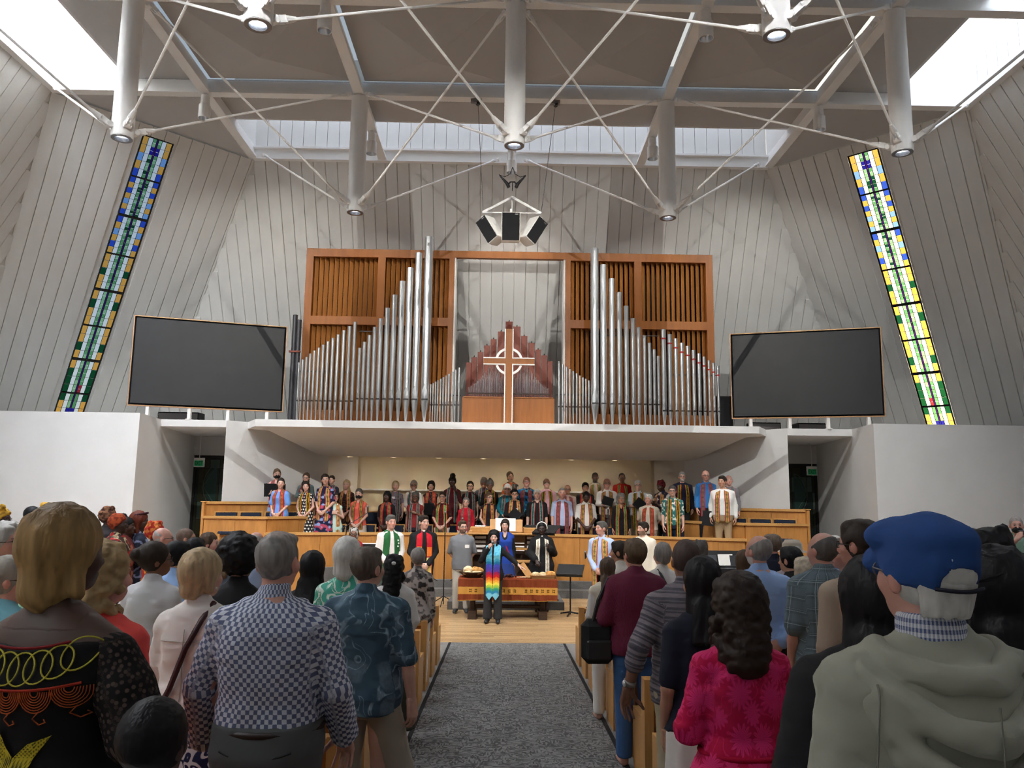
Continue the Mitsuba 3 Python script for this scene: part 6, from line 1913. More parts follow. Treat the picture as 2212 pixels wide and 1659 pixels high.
singer('bald dark-skinned man in a white polo shirt with bowed head, front row', *(1.882, 18.700, 0.620, 1.715), 178, sex='m', skin='dark', hair=('buzz', 'black'), top=dict(colour=W_, sleeve=.5, collar=True), st='gold', end=.6, arms='low', head=(0, 0, -22))
p = singer('bald man with glasses in a white long-sleeved shirt, arms folded over a folder', *(2.448, 19.200, 0.900, 1.756), 184, sex='m', skin='pink', hair=('fringe', 'white'), top=dict(colour=W_, sleeve=1.0), st='gold', arms='fold', gl=True, low=('trousers', srgb(92, 90, 84)), end=.6)
folder('black folder under the folded arms of the bald man in white', p, (.0, .26, 1.19), .1, .3, .26, .2)
singer('bald dark-skinned man in a red shirt and black jacket, back row', *(2.955, 20.100, 1.120, 1.698), 184, sex='m', skin='brown', hair=None or ('buzz', 'black'), top=dict(colour=srgb(140, 18, 22), sleeve=.95), st='green', arms='down', gl=True, girth=1.08)
singer('woman with wavy grey hair in black with a green stole, front row', *(2.696, 18.600, 0.620, 1.663), 182, skin='tan', hair=('curly', 'grey'), hk=dict(vol=.01), top=dict(colour=K_, sleeve=.9, vneck=.05, hem=.45), st='green', end=.45, arms='down', low=None)
p = singer('grey-haired man with glasses in a pale shirt holding a black folder', *(3.170, 19.000, 0.900, 1.716), 182, sex='m', hair=('short', 'silver'), top=dict(colour=srgb(196, 208, 214), sleeve=.48, collar=True), st='yellow', end=.60, arms='fold', gl=True, low=('trousers', srgb(150, 140, 120)))
folder('black folder held at the waist of the man in the pale shirt', p, (.0, .27, 1.16), .15, .7, .25, .25)
singer('stout white-haired old man in a beige shirt, hands behind his back', *(3.301, 18.300, 0.620, 1.662), 200, sex='m', skin='pink', hair=('short', 'white'), top=dict(colour=srgb(200, 190, 172), sleeve=.48, collar=True), st='red', end=.55, arms='back', girth=1.2, head=(14, 0, 0), low=('trousers', srgb(196, 184, 162)))
p = Person('man in a red head wrap looking down at his phone', *(3.693, 18.700, 0.900, 1.709), 230, 'm', 2, 'dark', 1.0, (0, 0, -18), 'book', group=CH)
p.wrap(srgb(96, 24, 30), srgb(60, 16, 20), -.01); p.top(srgb(40, 40, 56), .9, .86, pat=('spots', srgb(210, 205, 200), 14)); p.stole('peach', .7, rows=28, width=.092, x_mid=.102); p.trousers(srgb(40, 40, 44))
one('mobile_phone', (p.world(cham(-.035, .035, .30, .31, 1.10, 1.24, .003)[0]), cham(-.035, .035, .30, .31, 1.10, 1.24, .003)[1]), 'mat_black', 'black phone in the hands of the man in a red head wrap', 'phone')
singer('man with glasses in a green and white leaf shirt, front row', *(3.727, 17.700, 0.720, 1.759), 184, sex='m', hair=('short', 'salt'), top=dict(colour=srgb(48, 96, 92), sleeve=.48, collar=True, pat=('spots', srgb(206, 214, 206), 26)), st='yellow', end=.56, arms='down', gl=True, low=('trousers', srgb(26, 34, 52)), head=(12, 0, 0))
singer('grey-haired man with glasses in a dark navy jacket, back row', *(4.152, 18.600, 1.120, 1.706), 182, sex='m', hair=('short', 'grey'), top=dict(colour=NV, sleeve=1.0, fit=.022), st='yellow', end=.8, arms='down', gl=True, beard='silver', girth=1.1)
singer('bald man with glasses in a bright blue shirt, right end of the back row', *(4.535, 17.900, 1.120, 1.718), 184, sex='m', skin='pink', hair=('fringe', 'grey'), top=dict(colour=srgb(56, 116, 176), sleeve=.95, collar=True), st='maroon', end=.7, arms='down', gl=True)
p = singer('heavy-set dark-haired man in a white shirt and khaki trousers, right end of the choir', *(4.732, 17.250, 0.900, 1.800), 200, sex='m', skin='tan', hair=('short', 'dark'), top=dict(colour=srgb(214, 214, 210), sleeve=1.0, collar=True, hem=.90), st='gold', end=.80, arms='down', girth=1.28, head=(18, 0, 0), low=('trousers', srgb(164, 142, 112)))
folder('black folder in the lowered hand of the heavy-set man', p, (.30, .06, .84), .1, .1)
singer('balding grey man half hidden behind the heavy-set man', *(5.020, 17.750, 1.120, 1.604), 190, sex='m', skin='pink', hair=('fringe', 'grey'), top=dict(colour=srgb(120, 116, 120), sleeve=.95), st='teal', arms='down')

# ================================================================ the people round the table
p = Person('greying man in a white shirt with a broad plain green stole', *(-2.145, 14.600, 0.000, 1.821), 158, 'm', 2, 'pink', 1.0, (-8, 0, 0), 'low', group=None)
p.hair('short', 'salt'); p.top(srgb(226, 222, 218), .98, .88, drop=.01, wrinkle=.006); p.trousers(srgb(60, 70, 66)); p.shoes()
p.stole(None, .56, .105, cols=[srgb(40, 92, 52)] * 3, pattern=False, tip=0.0)
for k in range(3):
    y_ = float(p.front(np.array(-.105), 1.30 - .05 * k, p.tprof, .018))
    p.put('stole_emblem', sphere((-.105 - .008 * (k % 2), y_, 1.30 - .05 * k), .016, 1, (1, .3, 1)), 'mat_cloth', (.62, .66, .62))
p = Person('clergyman in black with a stole of red, orange and yellow patches', *(-1.555, 14.750, 0.000, 1.817), 166, 'm', 2, 'fair', 1.05, (-16, 0, 0), 'low')
p.hair('short', 'dark'); p.top(K_, 1.0, .62, fit=.02, wrinkle=.006); p.trousers(K_); p.shoes()
v, f = cham(-.018, .018, .060, .075, 1.452, 1.478, .002); p.put('clerical_collar', (v, f), 'mat_cloth', (.85, .85, .84), smooth=False)
p.stole(None, .50, .10, cols=[srgb(186, 30, 44)] * 3, pattern=False, tip=0.0)
for side in (1, -1):
    for z0, z1, c in ((1.20, 1.05, srgb(232, 132, 52)), (1.04, .88, srgb(222, 212, 120)), (.87, .72, srgb(150, 160, 84)), (.71, .56, srgb(60, 100, 160))) if side > 0 else ((1.19, 1.03, srgb(228, 120, 48)), (1.01, .90, srgb(230, 216, 140)), (.88, .72, srgb(226, 204, 120)), (.70, .56, srgb(70, 120, 90))):
        g = [(side * .088 + (a - .5) * .088, float(p.front(np.array(side * .088 + (a - .5) * .088), max(z, .95), p.tprof, .017)), z) for z in np.linspace(z0, z1, 4) for a in np.linspace(0, 1, 6)]
        q = np.array([[r * 6 + k, r * 6 + k + 1, (r + 1) * 6 + k + 1, (r + 1) * 6 + k] for r in range(3) for k in range(5)])
        g = np.array(g)
        p.put('stole_patch', (np.vstack([g, g + [0, -.004, 0]]), np.vstack([q if side < 0 else q[:, ::-1], (q if side > 0 else q[:, ::-1]) + len(g)])), 'mat_cloth', c)
p = Person('bearded man with glasses in a grey short-sleeved shirt, hands behind his back', *(-0.858, 15.200, 0.000, 1.720), 178, 'm', 2, 'fair', 1.05, (-22, 0, 0), 'back', beard='brown')
p.hair('short', 'brown'); p.top(srgb(112, 114, 118), .48, .80, wrinkle=.007); p.trousers(srgb(186, 180, 170)); p.glasses(); p.shoes(srgb(52, 54, 58), srgb(200, 200, 200)); p.tag_badge(-.10, 1.25)
p = Person('woman with dark wavy hair preaching into a microphone, in black with a rainbow chevron stole', *(-0.243, 14.050, 0.000, 1.587), 184, 'f', 1, 'fair', 1.0, (-4, 0, 0), arms=((.25, .06, 1.16), (.085, .20, 1.395), (-.30, .30, .75), (.6, .3, -.3)), hand='grip',
           arms_l=((.34, .03, 1.22), (.53, .16, 1.08), (.75, .40, -.35), (.1, -.3, 1)), hand_l='flat')
p.hair('curly', 'black', length=.06, vol=.014); p.top(K_, 1.0, .80, collar=False, fit=.018); p.trousers((.028, .028, .030), flare=.022); p.shoes()
RB = [srgb(*c) for c in ((110, 190, 214), (70, 166, 200), (40, 120, 170), (60, 70, 160), (62, 56, 140), (80, 50, 130), (150, 30, 70), (190, 34, 40), (224, 110, 40), (236, 170, 60), (232, 214, 80), (150, 190, 70), (60, 150, 110), (40, 120, 160), (120, 190, 210))]
for side in (1, -1):
    R, C = 64, 13
    vs, cs = [], []
    for r in range(R):
        q = r / (R - 1)
        for k in range(C):
            u = k / (C - 1) - .5
            if q < .12:
                ph = math.radians(10 + 138 * q / .12); x = side * (.062 + .022 * q / .12) + u * .125
                tt = (abs(x) - .055) / (p.sh[0] - .055); rr = .064 + .012 * max(tt, 0); zc = 1.425 + (p.sh[2] - 1.425) * max(tt, -.3)
                vs.append((x, -.014 - rr * math.cos(ph), zc + rr * math.sin(ph)))
            else:
                t = (q - .12) / .88
                z = 1.412 + (.52 - 1.412) * t; x = side * (.082 - .020 * t) + u * .125
                z -= (.5 - abs(u)) * .16 * max(0, (t - .75) / .25)
                yy = float(p.front(np.array(x), max(z, .95), p.tprof, .012)); yy = max(yy, .052 + .3 * (1.412 - z)) if z > 1.36 else yy
                vs.append((x, yy + .004 * math.sin(t * 15), z))
            band = (1.45 - vs[-1][2]) + .55 * (.0625 - abs(u) * .125) + .0
            i_ = band / .93 * 15
            i_ = 0 + max(0, (band - .22)) / .73 * 15 if band > .22 else (meshkit.noise(np.array(vs[-1]) * 40) * 1.8)
            cs.append(RB[int(min(14, i_))])
    v = np.array(vs)
    i = np.arange(C - 1)
    f = np.vstack([np.stack([r * C + i, r * C + i + 1, (r + 1) * C + i + 1, (r + 1) * C + i], 1) for r in range(R - 1)])
    p.put('stole', (np.vstack([v, v + [0, -.005, 0]]), np.vstack([f, f[:, ::-1] + len(v)])), 'mat_cloth', np.vstack([cs, cs]))
t = thing('hand_microphone', 'black hand microphone held to the preacher\'s mouth', 'microphone')
w_ = p.arm[1][1]
a_, b_ = np.array([.055, .225, 1.40]), np.array([.012, .175, 1.505])
obj('handle', (p.world(tube([a_, b_], [.013, .017], 10)[0]), tube([a_, b_], [.013, .017], 10)[1]), 'mat_black', t, smooth=40)
m_ = sphere(b_ + (b_ - a_) * .15, .026, 2)
obj('mesh_head', (p.world(m_[0]), m_[1]), 'mat_lamp_ring', t, smooth=True)
p = Person('woman with long dark hair in a blue vest with red trim, behind the preacher', *(-0.041, 15.900, 0.150, 1.569), 180, 'f', 2, 'fair', 1.0, (4, 0, 0), 'down')
p.hair('long', 'dark', length=.10, vol=.006); p.top(K_, 1.0, .75, collar=False, vneck=.07); p.skirt(srgb(40, 60, 120), hem=.5)
p.top(srgb(36, 66, 150), 0, .72, collar=False, vneck=.11, fit=.024, name='vest', flare=.01)
y0_ = [float(p.front(np.array(x), z, p.tprof, .008)) for x, z in ((-.03, 1.16), (-.13, 1.0), (-.16, .85))]
p.put('vest_trim', tube([(-.02, y0_[0], 1.18), (-.09, y0_[1], 1.02), (-.15, y0_[2] - .02, .85)], .014, 6), 'mat_cloth', srgb(170, 34, 40))
p = Person('clergywoman in black with a white headband and a white patterned stole', *(0.679, 15.500, 0.000, 1.700), 178, 'f', 2, 'deep', 1.12, (6, 0, -10), arms=((.25, .03, 1.13), (.13, .26, 1.00), (-.3, .55, -.75), (.3, .8, .4)), arms_l=((.25, .02, 1.12), (.14, .20, 1.24), (-.45, .4, .6), (.5, .6, .2)), hand='relaxed', hand_l='grip')
p.hair('bob', 'black', length=-.02); p.top(K_, .9, .30, collar=False, fit=.03, flare=.06, drop=.02); p.glasses()
p.stole(None, .42, .078, cols=[srgb(214, 206, 190)] * 2 + [srgb(176, 164, 144)] + [srgb(214, 206, 190)] * 2, rows=40)
v, f = cham(-.016, .016, .055, .068, 1.448, 1.472, .002); p.put('clerical_collar', (v, f), 'mat_cloth', (.85, .85, .84), smooth=False)
a = np.linspace(-.15, PI + .15, 20)
hb2 = np.stack([.096 * np.cos(a), -.01 + .02 * np.sin(a) * 0 + .035 * np.sin(a), 1.61 + .118 * np.sin(a)], 1)
v, f = tube(hb2, .012, 6); p.put('headband', (p.turn(v), f), 'mat_cloth', (.82, .80, .76))
for side, c in ((1, (.10, .245, 1.01)), (-1, (-.13, .20, 1.235))):
    v, f = tube([np.array(c) + .034 * np.array([math.cos(q), .3 * math.sin(q), math.sin(q)]) for q in np.linspace(0, 2 * PI, 12)], .006, 5); p.put('bracelet', (v, f), 'mat_cloth', (.8, .78, .74))
p = Person('grey-haired man in a light blue shirt with a long gold and red stole', *(1.734, 14.600, 0.000, 1.755), 202, 'm', 2, 'pink', 1.03, (38, 0, 0), 'low')
p.hair('short', 'salt'); p.top(srgb(176, 194, 228), 1.0, .88, collar=True, drop=.008, wrinkle=.007); p.trousers(srgb(40, 40, 46)); p.shoes()
p.stole('gold', .50, .105, cols=[srgb(168, 40, 50), srgb(196, 160, 90), srgb(150, 120, 70), srgb(206, 178, 110), srgb(110, 96, 56), srgb(206, 178, 110), srgb(150, 120, 70), srgb(196, 160, 90), srgb(168, 40, 50)], rows=44)
p = Person('dark-haired man with a moustache in a cream jacket', *(2.518, 14.700, 0.000, 1.753), 214, 'm', 2, 'fair', 1.03, (24, 0, 0), 'down', beard=(.14, .09, .055))
p.hair('short', 'dark'); p.top(srgb(222, 214, 198), 1.0, .84, collar=True, fit=.022, wrinkle=.008); p.trousers(srgb(70, 72, 80))
p.put('jacket_pocket', cham(.06, .14, float(p.front(np.array(.1), 1.25, p.tprof, 0)) - .006, float(p.front(np.array(.1), 1.25, p.tprof, 0)) + .006, 1.19, 1.27, .003), 'mat_cloth', srgb(212, 204, 188), smooth=False)
p = Person('keyboard player with white hair and headphones, behind the congregation', *(-3.121, 16.300, 0.000, 1.498), 190, 'f', 2, 'brown', 1.05, (-8, 0, -10), 'fold')
p.hair('curly', 'silver', vol=-.008); p.top(srgb(150, 30, 34), .9, .85, collar=False); p.glasses(); p.skirt(srgb(40, 30, 30))
v, f = join(tube([(-.092, -.005, 1.60), (-.085, 0, 1.69), (0, 0, 1.745), (.085, 0, 1.69), (.092, -.005, 1.60)], .010, 6), sphere((.098, -.008, 1.595), .034, 1, (.5, 1, 1)), sphere((-.098, -.008, 1.595), .034, 1, (.5, 1, 1)))
p.put('headphones', (p.turn(v), f), 'mat_skin', (.012, .012, .013))
# ================================================================ the congregation, standing in the pews with their backs to the camera
CG = None


def sheet_grid(fn, nu, nv, thick=(0, -.004, 0)):
    """a two-sided sheet from fn(u, v) -> point"""
    v = np.array([fn(i / (nu - 1), j / (nv - 1)) for j in range(nv) for i in range(nu)])
    i = np.arange(nu - 1)
    f = np.vstack([np.stack([j * nu + i, j * nu + i + 1, (j + 1) * nu + i + 1, (j + 1) * nu + i], 1) for j in range(nv - 1)])
    return np.vstack([v, v + thick]), np.vstack([f, f[:, ::-1] + len(v)])


def back_y(p, x, z, out=.008):
    q = np.array(p.tprof)
    w, d, c = (np.interp(z, q[:, 0], q[:, k]) for k in (1, 2, 3))
    e = max(.02, 1 - (abs(x) / max(w, .05)) ** 2.4) ** (1 / 2.4)
    return c - d * e - out


# ---- patterned cloths of the people close by: print on the cloth, laid out in the cloth's own coordinates
def gingham_fn(p, n, uv):
    c = 0.0165
    a, b = uv.x / c, uv.y / c
    k = dr.floor(a) + dr.floor(b)
    odd = k - 2 * dr.floor(k / 2)
    fa, fb = a - dr.floor(a), b - dr.floor(b)
    dot = mikit.smoothstep(0.42, 0.36, dr.sqrt(dr.square(fa - .5) + dr.square(fb - .5)))
    return mikit.mix([0.60, 0.62, 0.68], [0.055, 0.075, 0.16], dr.maximum(odd * 0.96, 0.0) * 0.98 + 0.0 * dot)


def gingham_small_fn(p, n, uv):
    c = 0.0085
    a, b = dr.floor(uv.x / c), dr.floor(uv.y / c)
    oa, ob = a - 2 * dr.floor(a / 2), b - 2 * dr.floor(b / 2)
    return mikit.mix([0.66, 0.67, 0.70], [0.05, 0.07, 0.17], 0.5 * (oa + ob))


def hawaii_fn(p, n, uv):
    u, v = uv.x, uv.y
    base = mikit.mix([0.022, 0.050, 0.078], [0.045, 0.085, 0.115], mikit.fbm(u * 14, v * 14, 1.0, 3))
    w = mikit.fbm(u * 9, v * 9, 5.0, 2)
    a = dr.abs(mikit.noise(u * 22 + w * 5, v * 12 + w * 3, 2.0) - .5)
    leaf = mikit.smoothstep(.10, .02, a) * mikit.smoothstep(.46, .60, mikit.noise(u * 8, v * 8, 9.0))
    vein = mikit.smoothstep(.5, .9, mikit.noise(u * 150, v * 60, 3.0))
    fl = mikit.smoothstep(.60, .72, mikit.noise(u * 13, v * 13, 21.0)) * (0.5 + .5 * mikit.noise(u * 90, v * 90, 4.0))
    return base + mi.Color3f(.20, .25, .28) * dr.clip(leaf * (0.55 + .45 * vein) + .35 * fl, 0, 1)


def palm_fn(p, n, uv):
    u, v = uv.x, uv.y
    w = mikit.fbm(u * 7, v * 7, 5.0, 2)
    a = dr.abs(mikit.noise(u * 26 + w * 6, v * 20 - w * 6, 2.0) - .5)
    leaf = mikit.smoothstep(.13, .06, a)
    return mikit.mix([.05, .30, .21], [.62, .70, .62], leaf)


def plaid_fn(p, n, uv):
    def band(t, per, w):
        f = t / per - dr.floor(t / per)
        return mikit.smoothstep(w, w * .6, dr.abs(f - .5))
    c = mi.Color3f(.10, .135, .155)
    c = c * (1 - .25 * band(uv.x, .085, .28)) * (1 - .25 * band(uv.y, .085, .28))
    l = dr.maximum(band(uv.x, .085, .035), band(uv.y, .085, .035))
    l2 = dr.maximum(band(uv.x + .03, .17, .012), band(uv.y + .03, .17, .012))
    return c + mi.Color3f(.25, .29, .30) * dr.clip(.62 * l + .45 * l2, 0, 1)


def stripe_fn(p, n, uv):
    t = uv.y / .05
    f = t - dr.floor(t)
    s = mikit.smoothstep(.10, .2, f) * (1 - mikit.smoothstep(.5, .6, f))
    s2 = mikit.smoothstep(.7, .74, f) * (1 - mikit.smoothstep(.86, .9, f))
    return mikit.mix([.062, .058, .070], [.20, .17, .185], dr.clip(s * .8 + s2 * .5, 0, 1)) * (0.85 + .3 * mikit.noise(uv.x * 60, uv.y * 200, 0.0))


def flower_fn(p, n, uv):
    u, v = uv.x, uv.y
    cell = .17
    best = mi.Float(0)
    for s, (ou, ov, rad) in enumerate(((0.0, 0.0, .070), (.085, .085, .055), (.04, .11, .035))):
        a, b = (u + ou) / cell, (v + ov) / cell
        ia, ib = dr.floor(a), dr.floor(b)
        cu = (a - ia - .5 - .35 * (mikit.cell_rand(ia, ib, 3 + s) - .5)) * cell
        cv = (b - ib - .5 - .35 * (mikit.cell_rand(ia, ib, 8 + s) - .5)) * cell
        r = dr.sqrt(cu * cu + cv * cv)
        th = dr.atan2(cv, cu)
        pet = rad * (.55 + .45 * dr.abs(dr.cos(th * (6.5 if s < 2 else 3.5) + mikit.cell_rand(ia, ib, 1) * 6)))
        k = mikit.smoothstep(1.0, .85, r / pet) * (.45 + .55 * dr.abs(dr.sin(th * 13 + r * 40)))
        best = dr.maximum(best, k)
    tw = mikit.smoothstep(.06, .02, dr.abs(mikit.noise(u * 24, v * 24, 2.0) - .5)) * .5
    t = dr.clip(dr.maximum(best, tw), 0, 1)
    return mikit.mix([.40, .008, .045], [.62, .035, .16], t)


def rib_fn(p, n, uv):
    t = uv.x / .0085
    f = t - dr.floor(t)
    return mikit.mix([.062, .008, .020], [.115, .016, .036], mikit.smoothstep(.2, .6, dr.abs(f - .5) * 2))


def skirt_print_fn(p, n, uv):
    u, v = uv.x, uv.y
    w = mikit.fbm(u * 10, v * 10, 5.0, 2)
    a = mikit.noise(u * 30 + 4 * w, v * 26 + 4 * w, 1.0)
    q = mikit.smoothstep(.47, .50, a) * (1 - mikit.smoothstep(.62, .66, a)) + mikit.smoothstep(.80, .83, a)
    return mikit.mix([.66, .66, .68], [.012, .016, .05], dr.clip(q, 0, 1))


def lace_fn(p, n, uv):
    d1, d2, r = mikit.voronoi(uv.x * 75, uv.y * 60)
    return mikit.mix([.004, .0035, .0035], [.062, .042, .034], mikit.smoothstep(.40, .25, d1) * (.3 + .7 * r))


for nm, fn in (('gingham', gingham_fn), ('gingham_small', gingham_small_fn), ('hawaii', hawaii_fn), ('palm', palm_fn), ('plaid', plaid_fn), ('stripe', stripe_fn), ('flower', flower_fn), ('rib', rib_fn), ('skirt_print', skirt_print_fn), ('lace', lace_fn)):
    mat('mat_print_' + nm, mikit.proc(fn), 0.8, 0.2, sheen=0.15 if nm != 'lace' else 0)


def sitter(label, x, y, z, h, face=0, sex='f', skin='fair', hair=('bob', 'brown'), hk=None, top=dict(colour=(.3, .3, .3)), low=None, lod=1, girth=1.0, head=(0, 0, 0), arms='down', gl=False, **kw):
    p = Person(label, x, y, z, h, face, sex, lod, skin, girth, head, arms, **kw)
    if hair:
        p.brow = HAIR[hair[1]] if isinstance(hair[1], str) else hair[1]
        p.hair(hair[0], hair[1], **(hk or {}))
    t = dict(sleeve=.95, hem=.84, wrinkle=.007); t.update(top)
    p.top(**t)
    if low is not None:
        kind, c = low[:2]
        (p.trousers if kind == 'trousers' else p.skirt)(np.asarray(c), **(low[2] if len(low) > 2 else {}))
    if gl:
        p.glasses()
    return p


# ---- left of the aisle, near
p = Person('woman with a blond bob in a black off-shoulder gown with gold and orange embroidery', *(-1.418, 2.410, 0.309, 1.822), 9, 'f', 0, (.062, .036, .027), 1.22, (18, 0, 0), arms=((.262, -.02, 1.125), (.20, .17, 1.00), (-.3, .6, -.6), (.5, .6, .3)), broad=1.10, bare=True)
p.hair('bob', (.27, .165, .065), length=.04, vol=.012, amt=.4, colour2=((.012, .009, .008), 1.80, 1.665))
SC = [((0, -.17, 1.485), (.165, .17, .120)), ((0, .20, 1.46), (.16, .16, .12))]
p.top((.0055, .005, .0055), .0, .10, fit=.016, collar=False, flare=.14, name='gown', wrinkle=.005, neck=1.375, scoop=SC, uv=True, shoulders=False)
for side in (1, -1):
    e, w, d, b = p.arm[side]; sh = p.sh * [side, 1, 1]
    F = Field((min(sh[0], e[0]) - .16, -.20, .98), (max(sh[0], e[0]) + .16, .22, 1.42), .010)
    F.bone(sh + [side * .012, -.005, -.030], e * .5 + sh * .5, .066, .076, .02); F.bone(e * .5 + sh * .5, e * .95 + sh * .05, .076, .082, .02)
    F.noise(.005, .06, 3)
    v, f = F.mesh(); v = relax(v, f, 1, .4)
    p.put('lace_sleeve', (v, f), 'mat_print_lace', None, p.cloth_uv(v))
YEL, ORA = srgb(178, 166, 62), srgb(160, 74, 36)
by = lambda x, z, o=.006: back_y(p, x, z, o)


def sew(name, pts2, r, col, parent=None):
    """a cord laid on the back of the gown along points (x, z)"""
    pts = [(x, by(x, z), z) for x, z in pts2]
    v, f = tube(pts, r, 5)
    return p.put(name, (v, f), 'mat_cloth', col, parent=parent)


for k in range(8):
    cx_, u = -.148 + .043 * k, (k - 3.5) / 3.5
    cz_ = 1.318 + .038 * u * u
    sew('ring_embroidery', [(cx_ + .035 * math.cos(a), cz_ + .040 * math.sin(a) + .008 * math.cos(a) * u) for a in np.linspace(0, 2 * PI, 25)], .0024, YEL)
sew('neckline_cord', [(x, 1.368 + 1.1 * x * x) for x in np.linspace(-.13, .13, 25)], .004, srgb(110, 24, 26))
sew('orange_cord', [(x, 1.268 + .55 * x * x) for x in np.linspace(-.17, .17, 25)], .004, srgb(140, 40, 24))
for k in range(5):
    cx_ = -.150 + .075 * k
    cz_ = 1.265 + .55 * cx_ * cx_
    for q in range(7):
        rr = .040 - .005 * q
        sew('scallop_embroidery', [(cx_ + rr * math.cos(a), cz_ + rr * 1.35 * math.sin(a) - .002) for a in np.linspace(PI, 2 * PI, 13)], .0017, ORA)
    sew('scallop_hook', [(cx_ + .01, cz_ - .052), (cx_ - .005, cz_ - .070), (cx_ + .010, cz_ - .086), (cx_ + .024, cz_ - .080), (cx_ + .020, cz_ - .072)], .002, ORA)
# gold three-pointed motif of openwork
from shapely.geometry import Polygon as _Pg
half_ = [(0.0, 1.175), (.026, 1.125), (.046, 1.10), (.082, 1.135), (.135, 1.155), (.098, 1.10), (.080, 1.03), (.076, .97), (.088, .91), (.112, .82), (0, .82)]
motif = _Pg(half_ + [(-x, z) for x, z in half_[::-1]]).buffer(0).difference(_Pg([(0, 1.10), (.013, 1.07), (0, 1.04), (-.013, 1.07)])).difference(_Pg([(0, .975), (.013, .95), (0, .925), (-.013, .95)]))
m_ = trimesh.creation.triangulate_polygon(motif, engine='earcut')
mv, mf = np.asarray(m_[0]), np.asarray(m_[1])
tm = trimesh.Trimesh(np.column_stack([mv, np.zeros(len(mv))]), mf, process=False)
for q in range(4):
    tm = tm.subdivide()
mv, mf = np.asarray(tm.vertices)[:, :2] + [-.02, 0], np.asarray(tm.faces)
y3 = np.array([by(x, z, .010) for x, z in mv])
g_ = (np.sin(mv[:, 0] * 620) * np.sin(mv[:, 1] * 620) < -.25)
cc = np.where(g_[:, None], np.array([.03, .025, .008])[None], srgb(176, 158, 44)[None])
p.put('gold_motif', (np.stack([mv[:, 0], y3, mv[:, 1]], 1), mf), 'mat_cloth', cc)
v, f = tube([(.062 * math.cos(a), -.015 + .066 * math.sin(a), 1.452 + .012 * math.sin(a)) for a in np.linspace(0, 2 * PI, 30)], .0022, 5)
p.put('necklace', (v, f), 'mat_skin', (.5, .42, .25))

p = sitter('boy with short black hair standing low behind a pew', *(-0.880, 1.860, 0.327, 1.403), 6, 'm', (.045, .028, .022), ('buzz', 'black'), dict(vol=.0), dict(colour=srgb(210, 208, 200), sleeve=.45, collar=True), ('trousers', srgb(40, 40, 46)), lod=0, seed=4, hs=.98)
F = Field((-.13, -.16, 1.50), (.13, .12, 1.80), .0065)
p.skull(F, .014); F.clip((0, .83, -.56), .83 * .058 - .56 * 1.60); F.clip((0, -.3, -.95), .3 * .09 - .95 * 1.552); F.noise(.003, .02, 7)
v, f = F.mesh(); p.put('cropped_hair', (p.turn(v), f), 'mat_hair', streak(v, (.005, .005, .006), 9, .3, 60, 60))
p = sitter('woman with curly ash blond hair in a coral wrap', *(-1.656, 3.130, 0.287, 1.695), 8, 'f', 'pink', ('curly', 'blond'), dict(length=.03, vol=.012), dict(colour=srgb(226, 84, 78), sleeve=.95, hem=.62, puff=.014, flare=.04), lod=0, head=(28, 0, 0))
p = sitter('dark-haired woman with glasses in a sheer white crinkled blouse', *(-2.373, 5.250, 0.220, 1.643), 6, 'f', 'brown', ('bun', 'dark'), dict(amt=.3), dict(colour=srgb(206, 206, 208), sleeve=.95, hem=.60, puff=.012, wrinkle=.012), ('trousers', srgb(200, 200, 204)), head=(46, 0, 0), gl=True)
p = sitter('black-haired man in a light blue shirt, beyond the sheer white blouse', *(-2.571, 6.100, 0.193, 1.621), 6, 'm', 'tan', ('short', 'black'), dict(vol=.006), dict(colour=srgb(150, 182, 226), sleeve=.95), ('trousers', srgb(50, 54, 60)), head=(30, 0, 0))
p = sitter('woman with a blond bob in a white denim jacket and a navy patterned skirt', *(-1.556, 3.900, 0.262, 1.643), 8, 'f', 'fair', ('bob', 'sand'), dict(length=.0, vol=.010, amt=.45), dict(colour=srgb(216, 212, 206), sleeve=1.0, hem=.86, fit=.026, wrinkle=.011, name='denim_jacket', cuff=1), None, lod=0, head=(20, 0, 0), arms=((.245, .02, 1.12), (.17, .20, .99), (-.5, .6, -.5), (.3, .7, .4)))
F = Field((-.36, -.36, .38), (.36, .36, 1.0), .0105)
F.stack([(.40, .26, .22, -.005), (.7, .235, .185, -.008), (.88, .205, .150, -.008), (.98, .18, .13, 0)], .01, 2.1); F.noise(.004, .06, 2, (1.5, 1.5, .3))
v, f = F.mesh(); v = relax(v, f, 1, .4)
p.put('patterned_skirt', (v, f), 'mat_print_skirt_print', None, p.cloth_uv(v))
p.strap([(-.10, -.06, 1.455), (.02, back_y(p, .02, 1.40, .012), 1.425), (.09, back_y(p, .09, 1.38, .012), 1.39), (.03, back_y(p, .03, 1.25, .014), 1.25), (-.06, back_y(p, -.06, 1.05, .02), 1.06), (-.13, back_y(p, -.13, .92, .03), .90)], .032, srgb(52, 22, 26), 'bag_strap') if 0 else p.strap([(.085, -.02, 1.475), (.075, back_y(p, .075, 1.40, .012), 1.40), (.02, back_y(p, .02, 1.26, .016), 1.27), (-.05, back_y(p, -.05, 1.08, .022), 1.08), (-.115, back_y(p, -.115, .93, .03), .93), (-.15, back_y(p, -.15, .84, .05), .84)], .030, srgb(52, 22, 26), 'bag_strap')
p.put('back_seam', tube([(0, back_y(p, 0, z, .006), z) for z in np.linspace(1.36, .88, 20)], .0025, 5), 'mat_cloth', srgb(180, 176, 168))
p.put('yoke_seam', tube([(x, back_y(p, x, 1.30, .006), 1.30 - .1 * x * x) for x in np.linspace(-.14, .14, 16)], .0025, 5), 'mat_cloth', srgb(180, 176, 168))
p.put('earring', sphere((.083, -.005, 1.545), .006, 1), 'mat_skin', (.8, .8, .78))

